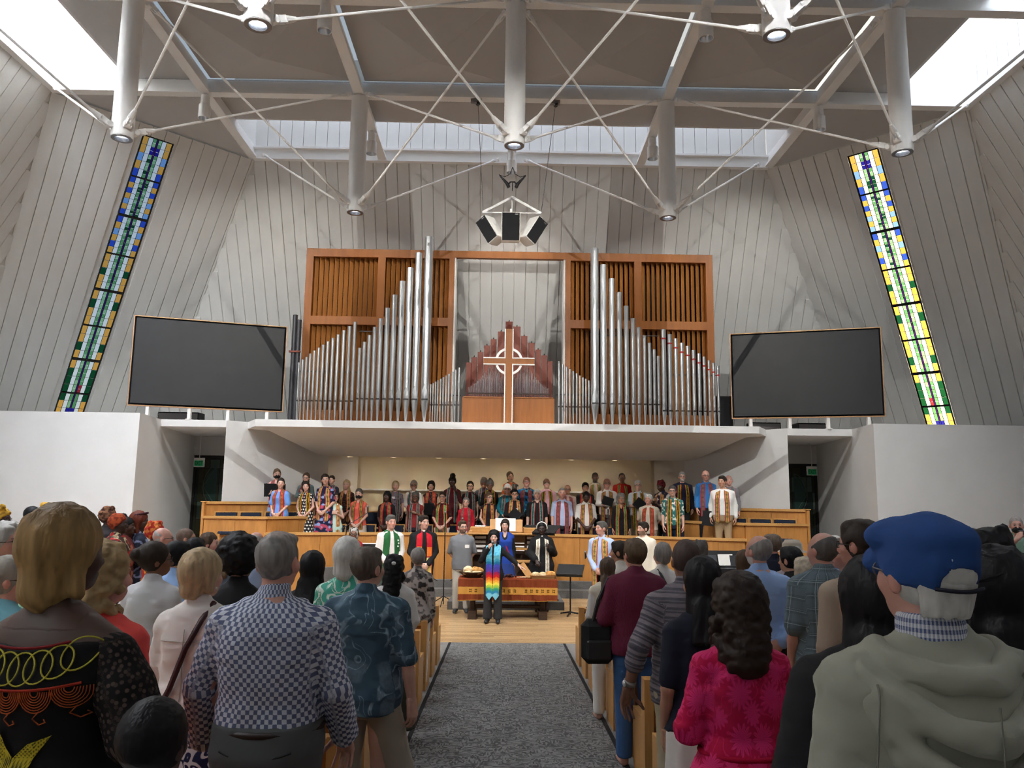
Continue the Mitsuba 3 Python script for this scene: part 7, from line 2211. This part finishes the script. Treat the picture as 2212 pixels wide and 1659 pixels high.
p = Person('man with cropped grey hair in a blue and white checked shirt and grey trousers', *(-1.014, 3.250, 0.283, 1.757), 2, 'm', 0, 'pink', 1.10, (8, 0, 0), arms=((.245, -.005, 1.125), (.245, .165, .915), (.02, .42, -.85), (.25, .85, .45)), hand='press', broad=1.0, seed=12)
p.arm[-1] = (np.array([-.285, .0, 1.125]), np.array([-.305, .12, .905]), np.array([-.25, .45, -.85]), np.array([-.2, .85, .4]))
p.hair('crop', 'grey', vol=-.004, amt=.5, colour2=((.50, .36, .32), 1.755, 1.70))
p.top((.5, .5, .5), 1.0, .98, fit=.020, collar=True, wrinkle=.010, drop=.012, mat_='mat_print_gingham', uv=True, cuff=1)
p.trousers(srgb(74, 76, 76), fit=.032, waist=1.01)
p.put('belt', (lambda v, f: (v, f))(*tube([((np.interp(1.0, [t[0] for t in p.torso], [t[1] for t in p.torso]) + .026) * math.cos(a), (np.interp(1.0, [t[0] for t in p.torso], [t[2] for t in p.torso]) + .026) * math.sin(a) + .005, .985) for a in np.linspace(0, 2 * PI, 40)], .014, 6)), 'mat_skin', (.02, .012, .010))
for sx in (-1, 1):
    p.put('pocket_welt', tube([(sx * .06, -.165, .905), (sx * .10, -.160, .915), (sx * .135, -.145, .925)], .004, 5), 'mat_cloth', srgb(40, 42, 42))
for side in (1, -1):
    e, w, d, b = p.arm[side]; dd = (w - e) / np.linalg.norm(w - e)
    v, f = tube([w - dd * .030, w + dd * .012], [.041, .039], 14); p.put('cuff', (v, f), 'mat_cloth', srgb(30, 34, 52))

p = sitter('black-clad person with a large cloud of black curls', *(-1.628, 4.670, 0.238, 1.680), 4, 'f', 'brown', ('afro', 'black'), dict(length=.06, vol=.022), dict(colour=K_, sleeve=.95), ('trousers', K_))
p = sitter('woman with long black hair glimpsed right of the checked shirt', *(-1.514, 6.000, 0.196, 1.545), 10, 'f', 'asian', ('long', 'black'), dict(length=.14, vol=.02), dict(colour=K_, sleeve=.95), ('trousers', K_))
p = sitter('woman with thick white hair in a green palm-leaf shirt', *(-1.155, 5.440, 0.214, 1.670), 6, 'f', 'pink', ('bob', 'white'), dict(length=.05, vol=.012), dict(colour=(.3, .5, .4), sleeve=.5, hem=.80, mat_='mat_print_palm', uv=True), ('trousers', srgb(190, 186, 176)), girth=1.1)
p = sitter('grey-brown haired man in a dark blue leaf-print shirt and tan trousers', *(-0.840, 4.500, 0.243, 1.667), 6, 'm', 'fair', ('short', (.10, .082, .066)), dict(amt=.5), dict(colour=(.1, .1, .1), sleeve=.5, hem=.80, fit=.024, wrinkle=.011, mat_='mat_print_hawaii', uv=True), ('trousers', srgb(142, 134, 120), dict(fit=.02, stance=((.20, .06, 0), (-.01, 0, 0)))), girth=1.06, head=(24, 0, 0), arms=((.235, -.035, 1.11), (.262, -.02, .87), (.10, .10, -1), (.9, -.5, .1)), lod=0, lean=-.10)
p = sitter('woman with very long curly black hair in a white blouse and an olive skirt', *(-1.007, 6.750, 0.172, 1.510), 4, 'f', 'tan', ('curly', 'black'), dict(length=.30, vol=.004), dict(colour=srgb(218, 216, 212), sleeve=.95, hem=.90, puff=.006), ('skirt', srgb(58, 58, 50), dict(hem=.14, flare=.06, waist=1.0)), head=(4, 0, 0), arms=((.225, .0, 1.12), (.16, .17, .98), (-.6, .6, -.4), (.3, .7, .4)))
p.put('hair_clip', sphere((.02, -.135, 1.665), .022, 1, (1, .5, .8)), 'mat_skin', (.75, .75, .76))
p = sitter('woman with short grey hair in a black and white leaf-print blouse', *(-1.033, 8.900, 0.104, 1.499), 6, 'f', 'fair', ('short', 'grey'), dict(vol=.012), dict(colour=srgb(168, 160, 154), sleeve=.95, hem=.78, pat=('spots', srgb(44, 42, 42), 18, srgb(96, 90, 88))), ('trousers', W_))
# ---- left, further
p = sitter('woman with a grey ponytail and glasses in a teal top, at the left edge', *(-2.539, 4.000, 0.259, 1.602), 30, 'f', 'pink', ('tail', (.26, .24, .20)), dict(), dict(colour=srgb(120, 178, 190), sleeve=.4, collar=False, vneck=.0), ('trousers', srgb(60, 70, 90)), head=(34, 0, 0), gl=True)
p = sitter('white-haired man with glasses in a beige jacket, cut by the left edge', *(-3.617, 5.600, 0.209, 1.740), 40, 'm', 'pink', ('short', 'silver'), dict(), dict(colour=srgb(186, 178, 166), sleeve=1.0, fit=.022), ('trousers', srgb(90, 86, 80)), head=(30, 0, 0), gl=True)
p = sitter('grey-haired woman with glasses in a plum red dress', *(-4.645, 7.400, 0.152, 1.737), 60, 'f', 'pink', ('curly', 'silver'), dict(), dict(colour=srgb(110, 30, 44), sleeve=.9, hem=.5, collar=False), head=(20, 0, 0), gl=True)
p = sitter('woman with a streaked blond bob in a white shirt, left side', *(-3.829, 6.200, 0.190, 1.631), 45, 'f', 'fair', ('bob', 'lightbrown'), dict(amt=.6), dict(colour=srgb(216, 214, 210), sleeve=.95), ('trousers', srgb(90, 86, 80)), head=(22, 0, 0))
p = sitter('person in a mint green flowered top, mostly hidden by the blond bob', *(-2.739, 4.670, 0.238, 1.641), 12, 'f', 'fair', ('bob', 'silver'), dict(), dict(colour=srgb(150, 206, 178), sleeve=.6, collar=False, pat=('spots', srgb(206, 226, 206), 45)), ('trousers', W_), girth=1.08)
p = sitter('bald dark-skinned man in a dark grey tunic standing by the white wall', *(-6.452, 10.800, 0.100, 1.875), 60, 'm', 'deep', ('buzz', 'black'), dict(), dict(colour=srgb(56, 56, 60), sleeve=1.0, hem=.50, fit=.02), ('trousers', srgb(50, 50, 54)), head=(30, 0, 0))
p = sitter('woman in a shining gold head wrap, behind the blond bob', *(-6.102, 10.600, 0.160, 1.821), 60, 'f', 'dark', None, None, dict(colour=srgb(90, 70, 110), sleeve=.9, hem=.3, collar=False, pat=('spots', srgb(180, 160, 200), 12)), head=(10, 0, 0)); p.wrap(srgb(196, 152, 62), srgb(146, 100, 30), .02)
p = sitter('person in a gold head wrap and glasses at the left edge', *(-5.767, 9.000, 0.160, 1.823), 60, 'f', 'dark', None, None, dict(colour=srgb(120, 90, 40), sleeve=.9, hem=.3, collar=False), head=(20, 0, 0), gl=True); p.wrap(srgb(206, 164, 60), srgb(150, 110, 40), .012)
p = sitter('woman in a brown and gold head wrap by the wall corner', *(-5.834, 11.600, 0.080, 1.861), 60, 'f', 'dark', None, None, dict(colour=srgb(40, 36, 38), sleeve=.3, hem=.3, collar=False), head=(20, 0, 0)); p.wrap(srgb(120, 84, 62), srgb(70, 42, 34), .004)
p = sitter('man in a red knitted cap and a red, black and white embroidered tunic', *(-5.199, 10.600, 0.060, 1.830), 70, 'm', 'deep', None, None, dict(colour=srgb(60, 44, 38), sleeve=.95, hem=.4, fit=.022, collar=False, pat=('leaf', srgb(176, 160, 130), 14, srgb(140, 34, 34))), girth=1.15, head=(10, 0, 0)); p.wrap(srgb(150, 66, 34), srgb(110, 40, 24), -.016)
p = sitter('woman with a dark beaded hairdo and folded hands among the robed guests', *(-5.279, 11.000, 0.060, 1.776), 70, 'f', 'dark', ('updo', 'black'), dict(), dict(colour=srgb(90, 40, 40), sleeve=.9, hem=.3, collar=False, pat=('spots', srgb(150, 90, 70), 16)), head=(14, 0, 0), arms='chest')
p = sitter('woman with long red hair and a beaded crown in a blue-black dress', *(-5.191, 11.200, 0.060, 1.837), 60, 'f', 'dark', ('long', (.10, .022, .012)), dict(length=.10, vol=.014), dict(colour=srgb(36, 42, 58), sleeve=.9, hem=.3, collar=False, pat=('leaf', srgb(120, 130, 160), 12)), head=(20, 0, 0), arms='clasp')
v, f = join(*[sphere((.082 * math.cos(a), -.015 + .10 * math.sin(a), 1.70 + .02 * math.sin(a)), .014, 1) for a in np.linspace(-.3, PI + .3, 14)]); p.put('beaded_crown', (p.turn(v), f), 'mat_cloth', (.05, .02, .03))
p = sitter('woman in a red and orange patterned head wrap and dress', *(-4.310, 9.700, 0.060, 1.755), 60, 'f', 'dark', None, None, dict(colour=srgb(150, 44, 34), sleeve=.9, hem=.3, collar=False, pat=('leaf', srgb(214, 140, 60), 14)), head=(20, 0, 0)); p.wrap(srgb(160, 44, 36), srgb(206, 120, 60), .0)
p = sitter('bald pink-skinned man with glasses in a white shirt, left side', *(-3.830, 8.800, 0.107, 1.692), 50, 'm', 'pink', ('fringe', 'silver'), dict(vol=-.006), dict(colour=W_, sleeve=.95), ('trousers', srgb(60, 60, 66)), head=(20, 0, 0), gl=True)
p = sitter('bald tan man with glasses near the dark doorway', *(-3.732, 9.200, 0.095, 1.681), 50, 'm', 'tan', ('buzz', (.12, .08, .06)), dict(), dict(colour=srgb(216, 214, 210), sleeve=.95), ('trousers', srgb(60, 60, 66)), head=(24, 0, 0), gl=True)
p = sitter('person with black hair before the bald tan man', *(-3.165, 8.000, 0.133, 1.596), 20, 'm', 'tan', ('short', 'black'), dict(vol=.012), dict(colour=srgb(60, 60, 70), sleeve=.95), ('trousers', srgb(60, 60, 66)))
p = sitter('woman with long brown hair in profile in a dark green top', *(-3.317, 8.800, 0.107, 1.639), 70, 'f', 'pink', ('long', 'brown'), dict(length=.06, amt=.5), dict(colour=srgb(44, 70, 66), sleeve=.9, collar=False), ('trousers', srgb(60, 60, 66)), head=(16, 0, 0))
p = sitter('woman with straight light brown hair beside the cloud of curls', *(-2.705, 7.600, 0.145, 1.619), 20, 'f', 'fair', ('long', 'lightbrown'), dict(length=.14), dict(colour=srgb(90, 104, 122), sleeve=.9, collar=False), ('trousers', srgb(60, 60, 66)))
p = sitter('bald pink man whose crown shows left of the checked shirt', *(-2.682, 8.400, 0.120, 1.666), 10, 'm', 'pink', ('fringe', 'silver'), dict(vol=-.004), dict(colour=srgb(150, 170, 200), sleeve=.95), ('trousers', srgb(60, 60, 66)))

# ---- right of the aisle, near
p = Person('man in a blue flat cap and a khaki hooded jacket, close on the right', *(0.851, 1.800, 0.329, 1.833), -4, 'm', 0, 'pink', 1.04, (-6, 0, 0), 'down', broad=.98, seed=33)
p.hair('fringe', 'white', vol=.003, amt=.3)
F = Field((-.16, -.17, 1.46), (.16, .06, 1.60), .006)
for q in range(26):
    a = -1.0 + 2.0 * q / 25
    F.bone((math.sin(a) * .068, -.014 - math.cos(a) * .088, 1.590), (math.sin(a) * .060, -.020 - math.cos(a) * .072, 1.530 - .010 * math.cos(q * 2.4)), .010, .006, .006)
F.noise(.004, .02, 5, (1.5, 1.5, .3))
v, f = F.mesh(); v = relax(v, f, 1, .4); p.put('nape_hair', (p.turn(v), f), 'mat_hair', streak(v, HAIR['white'] if 0 else np.array(HAIR['white']) * .9, 4, .35, 90, 10))
F = Field((-.18, -.19, 1.55), (.18, .24, 1.82), .0065)
p.skull(F, .013); F.ell((0, .03, 1.676), (.086, .116, .046), .010); F.ell((0, -.035, 1.672), (.085, .094, .050), .010)
F.clip((0, .28, -.96), .28 * .05 - .96 * 1.604)
F.ell((0, -.125, 1.590), (.046, .06, .030), .004, cut=True)
F.bone((0, .09, 1.632), (0, .150, 1.618), .050, .036, .02, .9)
F.noise(.004, .05, 2, (1.2, 1.2, .5)); F.noise(.002, .02, 8)
v, f = F.mesh(); v = relax(v, f, 1, .3); p.put('flat_cap', (p.turn(v), f), 'mat_cloth', p.paint(v, srgb(34, 62, 112)))
v, f = tube([(x, -.118 + 6 * x * x, 1.580 - .004 * math.cos(x * 30)) for x in np.linspace(-.055, .055, 14)], .0045, 6); p.put('cap_strap', (p.turn(v), f), 'mat_cloth', (.012, .013, .02))
v, f = tube([(.095, -.045, 1.588), (.12, -.06, 1.600), (.148, -.05, 1.606), (.152, -.035, 1.597), (.13, -.03, 1.588), (.10, -.02, 1.585)], .0022, 5); p.put('glasses_cord', (p.turn(v), f), 'mat_cloth', (.012, .012, .014))
p.glasses((.10, .10, .10))
p.top(srgb(150, 150, 136), 1.0, .72, fit=.030, collar=False, wrinkle=.013, drop=.02, name='jacket', neck=1.43)
F = Field((-.10, -.12, 1.38), (.10, .10, 1.52), .006)
F.bone((0, -.018, 1.40), (0, -.010, 1.496), .074, .068, .01); F.ell((0, .08, 1.50), (.04, .05, .05), .01, cut=True)
v, f = F.mesh(); v = relax(v, f, 1, .4); p.put('shirt_collar', (v, f), 'mat_print_gingham_small', None, p.cloth_uv(v))
F = Field((-.30, -.32, 1.10), (.30, .14, 1.50), .0085)
def hoodp(a, r, z):
    return np.array([math.sin(a) * r * 1.12, -.03 - math.cos(a) * r * (1.0 if math.cos(a) > 0 else .75), z])
for q in range(36):
    a0, a1 = -2.5 + 5.0 * q / 36, -2.5 + 5.0 * (q + 1) / 36
    sag = lambda a: .25 + max(0, math.cos(a)) ** 1.5
    F.bone(hoodp(a0, .115, 1.452 - .035 * sag(a0)), hoodp(a1, .115, 1.452 - .035 * sag(a1)), .020, .020, .02)
    F.bone(hoodp(a0, .150, 1.435 - .10 * sag(a0)), hoodp(a1, .150, 1.435 - .10 * sag(a1)), .026, .026, .02)
    if abs(a0) < 1.75:
        F.bone(hoodp(a0, .158, 1.42 - .16 * sag(a0)), hoodp(a1, .158, 1.42 - .16 * sag(a1)), .024, .024, .02)
        F.bone(hoodp(a0, .150, 1.41 - .215 * sag(a0)), hoodp(a1, .150, 1.41 - .215 * sag(a1)), .020, .020, .018)
F.noise(.010, .07, 6, (1, 1, 1.6)); F.noise(.005, .03, 9)
v, f = F.mesh(); v = relax(v, f, 2, .4); p.put('jacket_hood', (v, f), 'mat_cloth', p.paint(v, srgb(150, 150, 136)))
for a in (-.25, .25):
    pass
p.put('hood_seam', tube([(.0, -.212 + .03 * abs(z - 1.30), z) for z in np.linspace(1.38, 1.19, 12)], .0018, 5), 'mat_cloth', srgb(110, 110, 98))
for side in (1, -1):
    p.put('armhole_seam', tube([(side * (.180 + .02 * math.sin(q * 1.2)), back_y(p, side * .165, 1.36 - .20 * q, .014) + .0, 1.40 - .24 * q) for q in np.linspace(0, 1, 14)], .0022, 5), 'mat_cloth', srgb(112, 112, 100))
p.trousers(srgb(60, 60, 58), fit=.02)

p = sitter('woman with long straight black hair in a loose black T-shirt', *(0.979, 2.360, 0.311, 1.702), 2, 'f', 'tan', ('long', 'black'), dict(length=.23, vol=.012, amt=.35), dict(colour=(.010, .010, .011), sleeve=.52, hem=.72, fit=.034, puff=.030, collar=False, wrinkle=.009), ('trousers', K_), lod=0, girth=1.08, head=(-4, 4, 0), broad=1.05)
p = sitter('woman with wavy dark brown hair in a red and pink flowered dress', *(0.819, 3.130, 0.287, 1.600), -4, 'f', 'tan', ('curly', (.020, .013, .010)), dict(length=.13, vol=.022, amt=.55), dict(colour=(.4, .01, .05), sleeve=.97, puff=.012, hem=.18, flare=.09, waist=.012, collar=False, wrinkle=.010, name='dress', mat_='mat_print_flower', uv=True), None, lod=0, girth=1.0, arms=((.225, .03, 1.10), (.12, .24, 1.05), (-.8, .4, .1), (.2, .9, .2)))
v, f = tube([(np.interp(1.04, [t[0] for t in p.tprof], [t[1] for t in p.tprof]) * math.cos(a) * 1.02, np.interp(1.04, [t[0] for t in p.tprof], [t[2] for t in p.tprof]) * math.sin(a) * 1.03, 1.03) for a in np.linspace(0, 2 * PI, 40)], .012, 6); p.put('waist_tie', (v, f), 'mat_cloth', srgb(150, 10, 44))
p = sitter('woman with long black hair in a navy T-shirt and loose white trousers', *(0.857, 3.850, 0.264, 1.638), -8, 'f', 'tan', ('long', 'black'), dict(length=.16, vol=.008, amt=.4), dict(colour=srgb(22, 25, 36), sleeve=.42, hem=.90, collar=False, wrinkle=.008), ('skirt', srgb(220, 216, 208), dict(hem=.10, flare=.03, name='wide_trousers', folds=11, waist=.99)), lod=0, girth=.98, head=(-6, 0, 0), arms=((.215, -.03, 1.10), (.20, .06, .885), (0, .3, -1), (.9, .2, .1)))
p = sitter('bald brown-skinned man in a striped grey-violet shirt leaning a hand on a pew', *(0.947, 4.550, 0.242, 1.723), -10, 'm', 'brown', ('buzz', (.06, .04, .035)), dict(), dict(colour=(.1, .1, .1), sleeve=.70, hem=.82, wrinkle=.011, fit=.022, mat_='mat_print_stripe', uv=True, cuff=1), ('trousers', srgb(164, 152, 126), dict(fit=.02)), lod=0, girth=1.06, head=(8, 0, 0), arms='down', arms_l=((.285, -.02, 1.13), (.335, .03, .90), (.15, .20, -.95), (.3, .85, .3)), hand_l='press')
e, w, d, b = p.arm[-1]; dd = (w - e) / np.linalg.norm(w - e)
v, f = tube([w - dd * .045, w - dd * .020], [.036, .035], 14); p.put('watch_strap', (v, f), 'mat_skin', srgb(120, 118, 112))
v, f = sphere(w - dd * .033 + np.array([-.034, -.01, 0]), .019, 1, (.5, 1, 1)); p.put('watch_face', (v, f), 'mat_skin', (.7, .7, .7))
v, f = tube([e + dd * .045, e + dd * .075], [.056, .053], 14); p.put('rolled_cuff', (v, f), 'mat_cloth', srgb(214, 210, 206))
p = sitter('brown-haired man in a ribbed maroon polo shirt and jeans', *(0.933, 6.200, 0.190, 1.685), -4, 'm', 'pink', ('short', (.085, .055, .034)), dict(vol=.006, amt=.5), dict(colour=(.08, .01, .03), sleeve=.52, hem=.84, fit=.026, mat_='mat_print_rib', uv=True), ('trousers', srgb(52, 80, 120)), girth=1.07, broad=.98, head=(-14, 0, 0), arms=((.245, -.03, 1.11), (.235, .10, .90), (-.1, .5, -.8), (.8, .5, .2)))
bg = thing('shoulder_bag', 'black backpack hanging at the side of the man in maroon', 'bag')
q = hull([np.array(c) * s for c in np.ndindex(2, 2, 2) for s in [(1, 1, 1)]])
v, f = cham(-.13, .13, -.07, .07, -.17, .17, .05); obj('bag_body', (p.world(v + [-.30, .02, .93]), f), 'mat_black_matte', bg)
v, f = cham(-.10, .10, -.095, -.06, -.13, .02, .02); obj('front_pocket', (p.world(v + [-.30, .02, .93]), f), 'mat_black', bg)
v, f = tube([(-.34, .0, 1.08), (-.30, -.02, 1.25), (-.22, -.02, 1.42)], .016, 6); obj('strap', (p.world(v), f), 'mat_black', bg)
p = sitter('girl with long straight brown hair in a white vest over a white blouse', *(0.901, 7.600, 0.145, 1.474), -6, 'f', 'fair', ('long', (.075, .048, .032)), dict(length=.20, amt=.5), dict(colour=srgb(214, 212, 208), sleeve=.55, hem=.86, collar=False), ('trousers', W_))
p.top(srgb(218, 210, 192), 0, .90, fit=.024, collar=False, name='vest', vneck=.05)
p = sitter('woman with short silver hair in white with a black strap', *(1.460, 7.750, 0.141, 1.616), 2, 'f', 'fair', ('bob', 'grey'), dict(vol=.0, length=-.02), dict(colour=srgb(222, 220, 216), sleeve=.9), ('trousers', W_), head=(-20, 0, 0))
p.strap([(-.055, -.05, 1.462), (-.02, back_y(p, -.02, 1.38, .012), 1.39), (.05, back_y(p, .05, 1.24, .012), 1.25), (.13, back_y(p, .13, 1.05, .014), 1.06)], .030, (.01, .01, .011), 'bag_strap')
p = sitter('person with short dark hair in profile in a white jacket', *(1.155, 8.500, 0.117, 1.613), -50, 'f', 'tan', ('short', 'dark'), dict(vol=.008), dict(colour=srgb(214, 208, 198), sleeve=.95), ('trousers', srgb(60, 60, 66)), head=(-20, 0, 0))
p = sitter('balding grey-haired man in a pale blue shirt, hands clasped behind his back', *(1.868, 6.100, 0.193, 1.727), -4, 'm', 'pink', ('fringe', 'grey'), dict(vol=.004), dict(colour=srgb(150, 178, 222), sleeve=1.0, hem=.92, wrinkle=.012, fit=.022), ('trousers', srgb(30, 30, 34), dict(fit=.03)), girth=1.10, head=(-24, 0, 0), arms='back', beard='white', hand='relaxed')
p = sitter('balding man in a blue-grey plaid short-sleeved shirt', *(2.118, 5.500, 0.212, 1.761), -4, 'm', 'pink', ('fringe', 'salt'), dict(vol=.004, amt=.5), dict(colour=(.1, .1, .1), sleeve=.52, hem=.80, fit=.026, mat_='mat_print_plaid', uv=True), ('trousers', srgb(70, 72, 76)), girth=1.10, head=(-22, 0, 0))
p = sitter('man with greying dark hair and glasses in a tan collared shirt, beside the flat cap', *(1.843, 4.300, 0.250, 1.834), -6, 'm', 'pink', ('short', 'dark'), dict(vol=.008, amt=.6), dict(colour=srgb(176, 158, 140), sleeve=.95), ('trousers', srgb(60, 60, 66)), head=(-34, 0, 0), gl=True)
p = sitter('young man with flat black hair and glasses in a black T-shirt', *(2.440, 7.000, 0.164, 1.616), -14, 'm', 'asian', ('short', 'black'), dict(vol=.008), dict(colour=K_, sleeve=.5, collar=False), ('trousers', srgb(40, 40, 44)), head=(-24, 0, 0), gl=True)
p = sitter('grey-brown haired man in a dark navy suit', *(2.835, 8.600, 0.114, 1.711), -10, 'm', 'pink', ('short', (.12, .09, .07)), dict(amt=.5), dict(colour=srgb(18, 22, 36), sleeve=1.0, fit=.026, hem=.75), ('trousers', srgb(18, 22, 36)), head=(-20, 0, 0), girth=1.1)
p = sitter('person in a beige patterned sun hat behind the young man with glasses', *(2.783, 7.900, 0.136, 1.648), -10, 'f', 'fair', ('bob', 'white'), dict(), dict(colour=srgb(190, 180, 190), sleeve=.9), ('trousers', srgb(90, 90, 96)))
p.put('sun_hat', (p.turn(lathe([(.0, 1.745), (.07, 1.74), (.098, 1.70), (.102, 1.645), (.145, 1.622), (.147, 1.618), (.10, 1.635)], 24, (0, -.018, 0))[0]), lathe([(.0, 1.745), (.07, 1.74), (.098, 1.70), (.102, 1.645), (.145, 1.622), (.147, 1.618), (.10, 1.635)], 24)[1]), 'mat_cloth', srgb(190, 180, 164))
p = sitter('woman with curly platinum hair low beside the plaid shirt', *(2.414, 6.600, 0.177, 1.533), -10, 'f', 'fair', ('curly', (.56, .48, .36)), dict(vol=.012), dict(colour=srgb(120, 40, 80), sleeve=.9, pat=('spots', srgb(90, 80, 150), 20)), ('trousers', srgb(60, 60, 66)))
p = sitter('pianist with tousled grey hair before the grand piano', *(2.296, 9.600, 0.082, 1.607), -6, 'm', 'pink', ('curly', 'salt'), dict(vol=-.004), dict(colour=srgb(60, 90, 92), sleeve=.9, collar=True), ('trousers', srgb(50, 50, 54)))
p = sitter('woman with smooth brown hair left of the balding man in pale blue', *(2.242, 7.700, 0.142, 1.553), -4, 'f', 'fair', ('bob', 'brown'), dict(length=.03, vol=.006), dict(colour=srgb(90, 80, 76), sleeve=.9), ('trousers', srgb(60, 60, 66)))
p = sitter('white-haired man in a blue dotted shirt behind the plaid shirt', *(3.082, 7.600, 0.145, 1.715), -10, 'm', 'pink', ('short', 'white'), dict(), dict(colour=srgb(110, 150, 190), sleeve=.5, pat=('dots', srgb(190, 210, 226), 40)), ('trousers', srgb(60, 60, 66)))
p = sitter('woman with glasses in profile between the plaid shirt and the dark-haired man', *(2.582, 6.200, 0.190, 1.713), -70, 'f', 'pink', ('short', 'salt'), dict(), dict(colour=srgb(150, 160, 180), sleeve=.9), ('trousers', srgb(60, 60, 66)), head=(-10, 0, 0), gl=True)
p = sitter('woman with very long straight black hair in a checked shirt, behind the flat cap', *(1.354, 2.360, 0.311, 1.737), -6, 'f', 'tan', ('long', 'black'), dict(length=.30, vol=.012), dict(colour=srgb(110, 96, 96), sleeve=.9, pat=('vstripe', srgb(60, 50, 54), 60)), ('trousers', K_), lod=0)
p = sitter('man with short curly black hair right of the flat cap', *(2.107, 3.600, 0.272, 1.799), -6, 'm', 'tan', ('curly', 'black'), dict(vol=-.004), dict(colour=srgb(40, 44, 52), sleeve=.5), ('trousers', srgb(40, 40, 44)), girth=1.05)
p = Person('bald man in a black mask and sage green shirt photographing from the right wall', *(7.483, 11.600, 0.120, 1.883), 196, 'm', 1, 'pink', 1.12, (10, 0, 0), arms=((.24, .06, 1.15), (.09, .26, 1.44), (-.5, .2, .7), (.5, .6, .3)), hand='grip')
p.hair('buzz', (.3, .26, .24)); p.mask(); p.top(srgb(120, 150, 132), .5, .82, collar=True); p.trousers(srgb(60, 64, 66))
cm = thing('photo_camera', 'black camera raised by the bald man in a mask at the right wall', 'camera')
v, f = cham(-.07, .07, .24, .30, 1.46, 1.55, .008); obj('camera_body', (p.world(v), f), 'mat_black', cm)
v, f = tube([(0, .30, 1.505), (0, .38, 1.505)], .034, 12); obj('lens', (p.world(v), f), 'mat_black', cm)
p = sitter('woman with pinned-up dark hair and glasses at the right edge', *(2.126, 3.400, 0.278, 1.658), -14, 'f', 'fair', ('bun', 'dark'), dict(), dict(colour=srgb(20, 20, 24), sleeve=.9, collar=False), ('trousers', K_), head=(-24, 0, 0), gl=True)
# ---------------------------------------------------------------- labels keep to sixteen words
_seen = {}
for _k, _l in labels.items():
    if 'category' in _l:
        _seen[_l['label']] = _seen.get(_l['label'], 0) + 1
for _k, _l in labels.items():
    if 'category' in _l and len(_l['label'].replace('-', ' ').split()) > 16:
        for _cut in (_l['label'].rsplit(',', 1)[0], _l['label'].rsplit(' and ', 1)[0], _l['label'].rsplit(' with ', 1)[0]):
            if 4 <= len(_cut.replace('-', ' ').split()) <= 16 and _cut not in _seen:
                _l['label'] = _cut
                _seen[_cut] = 1
                break
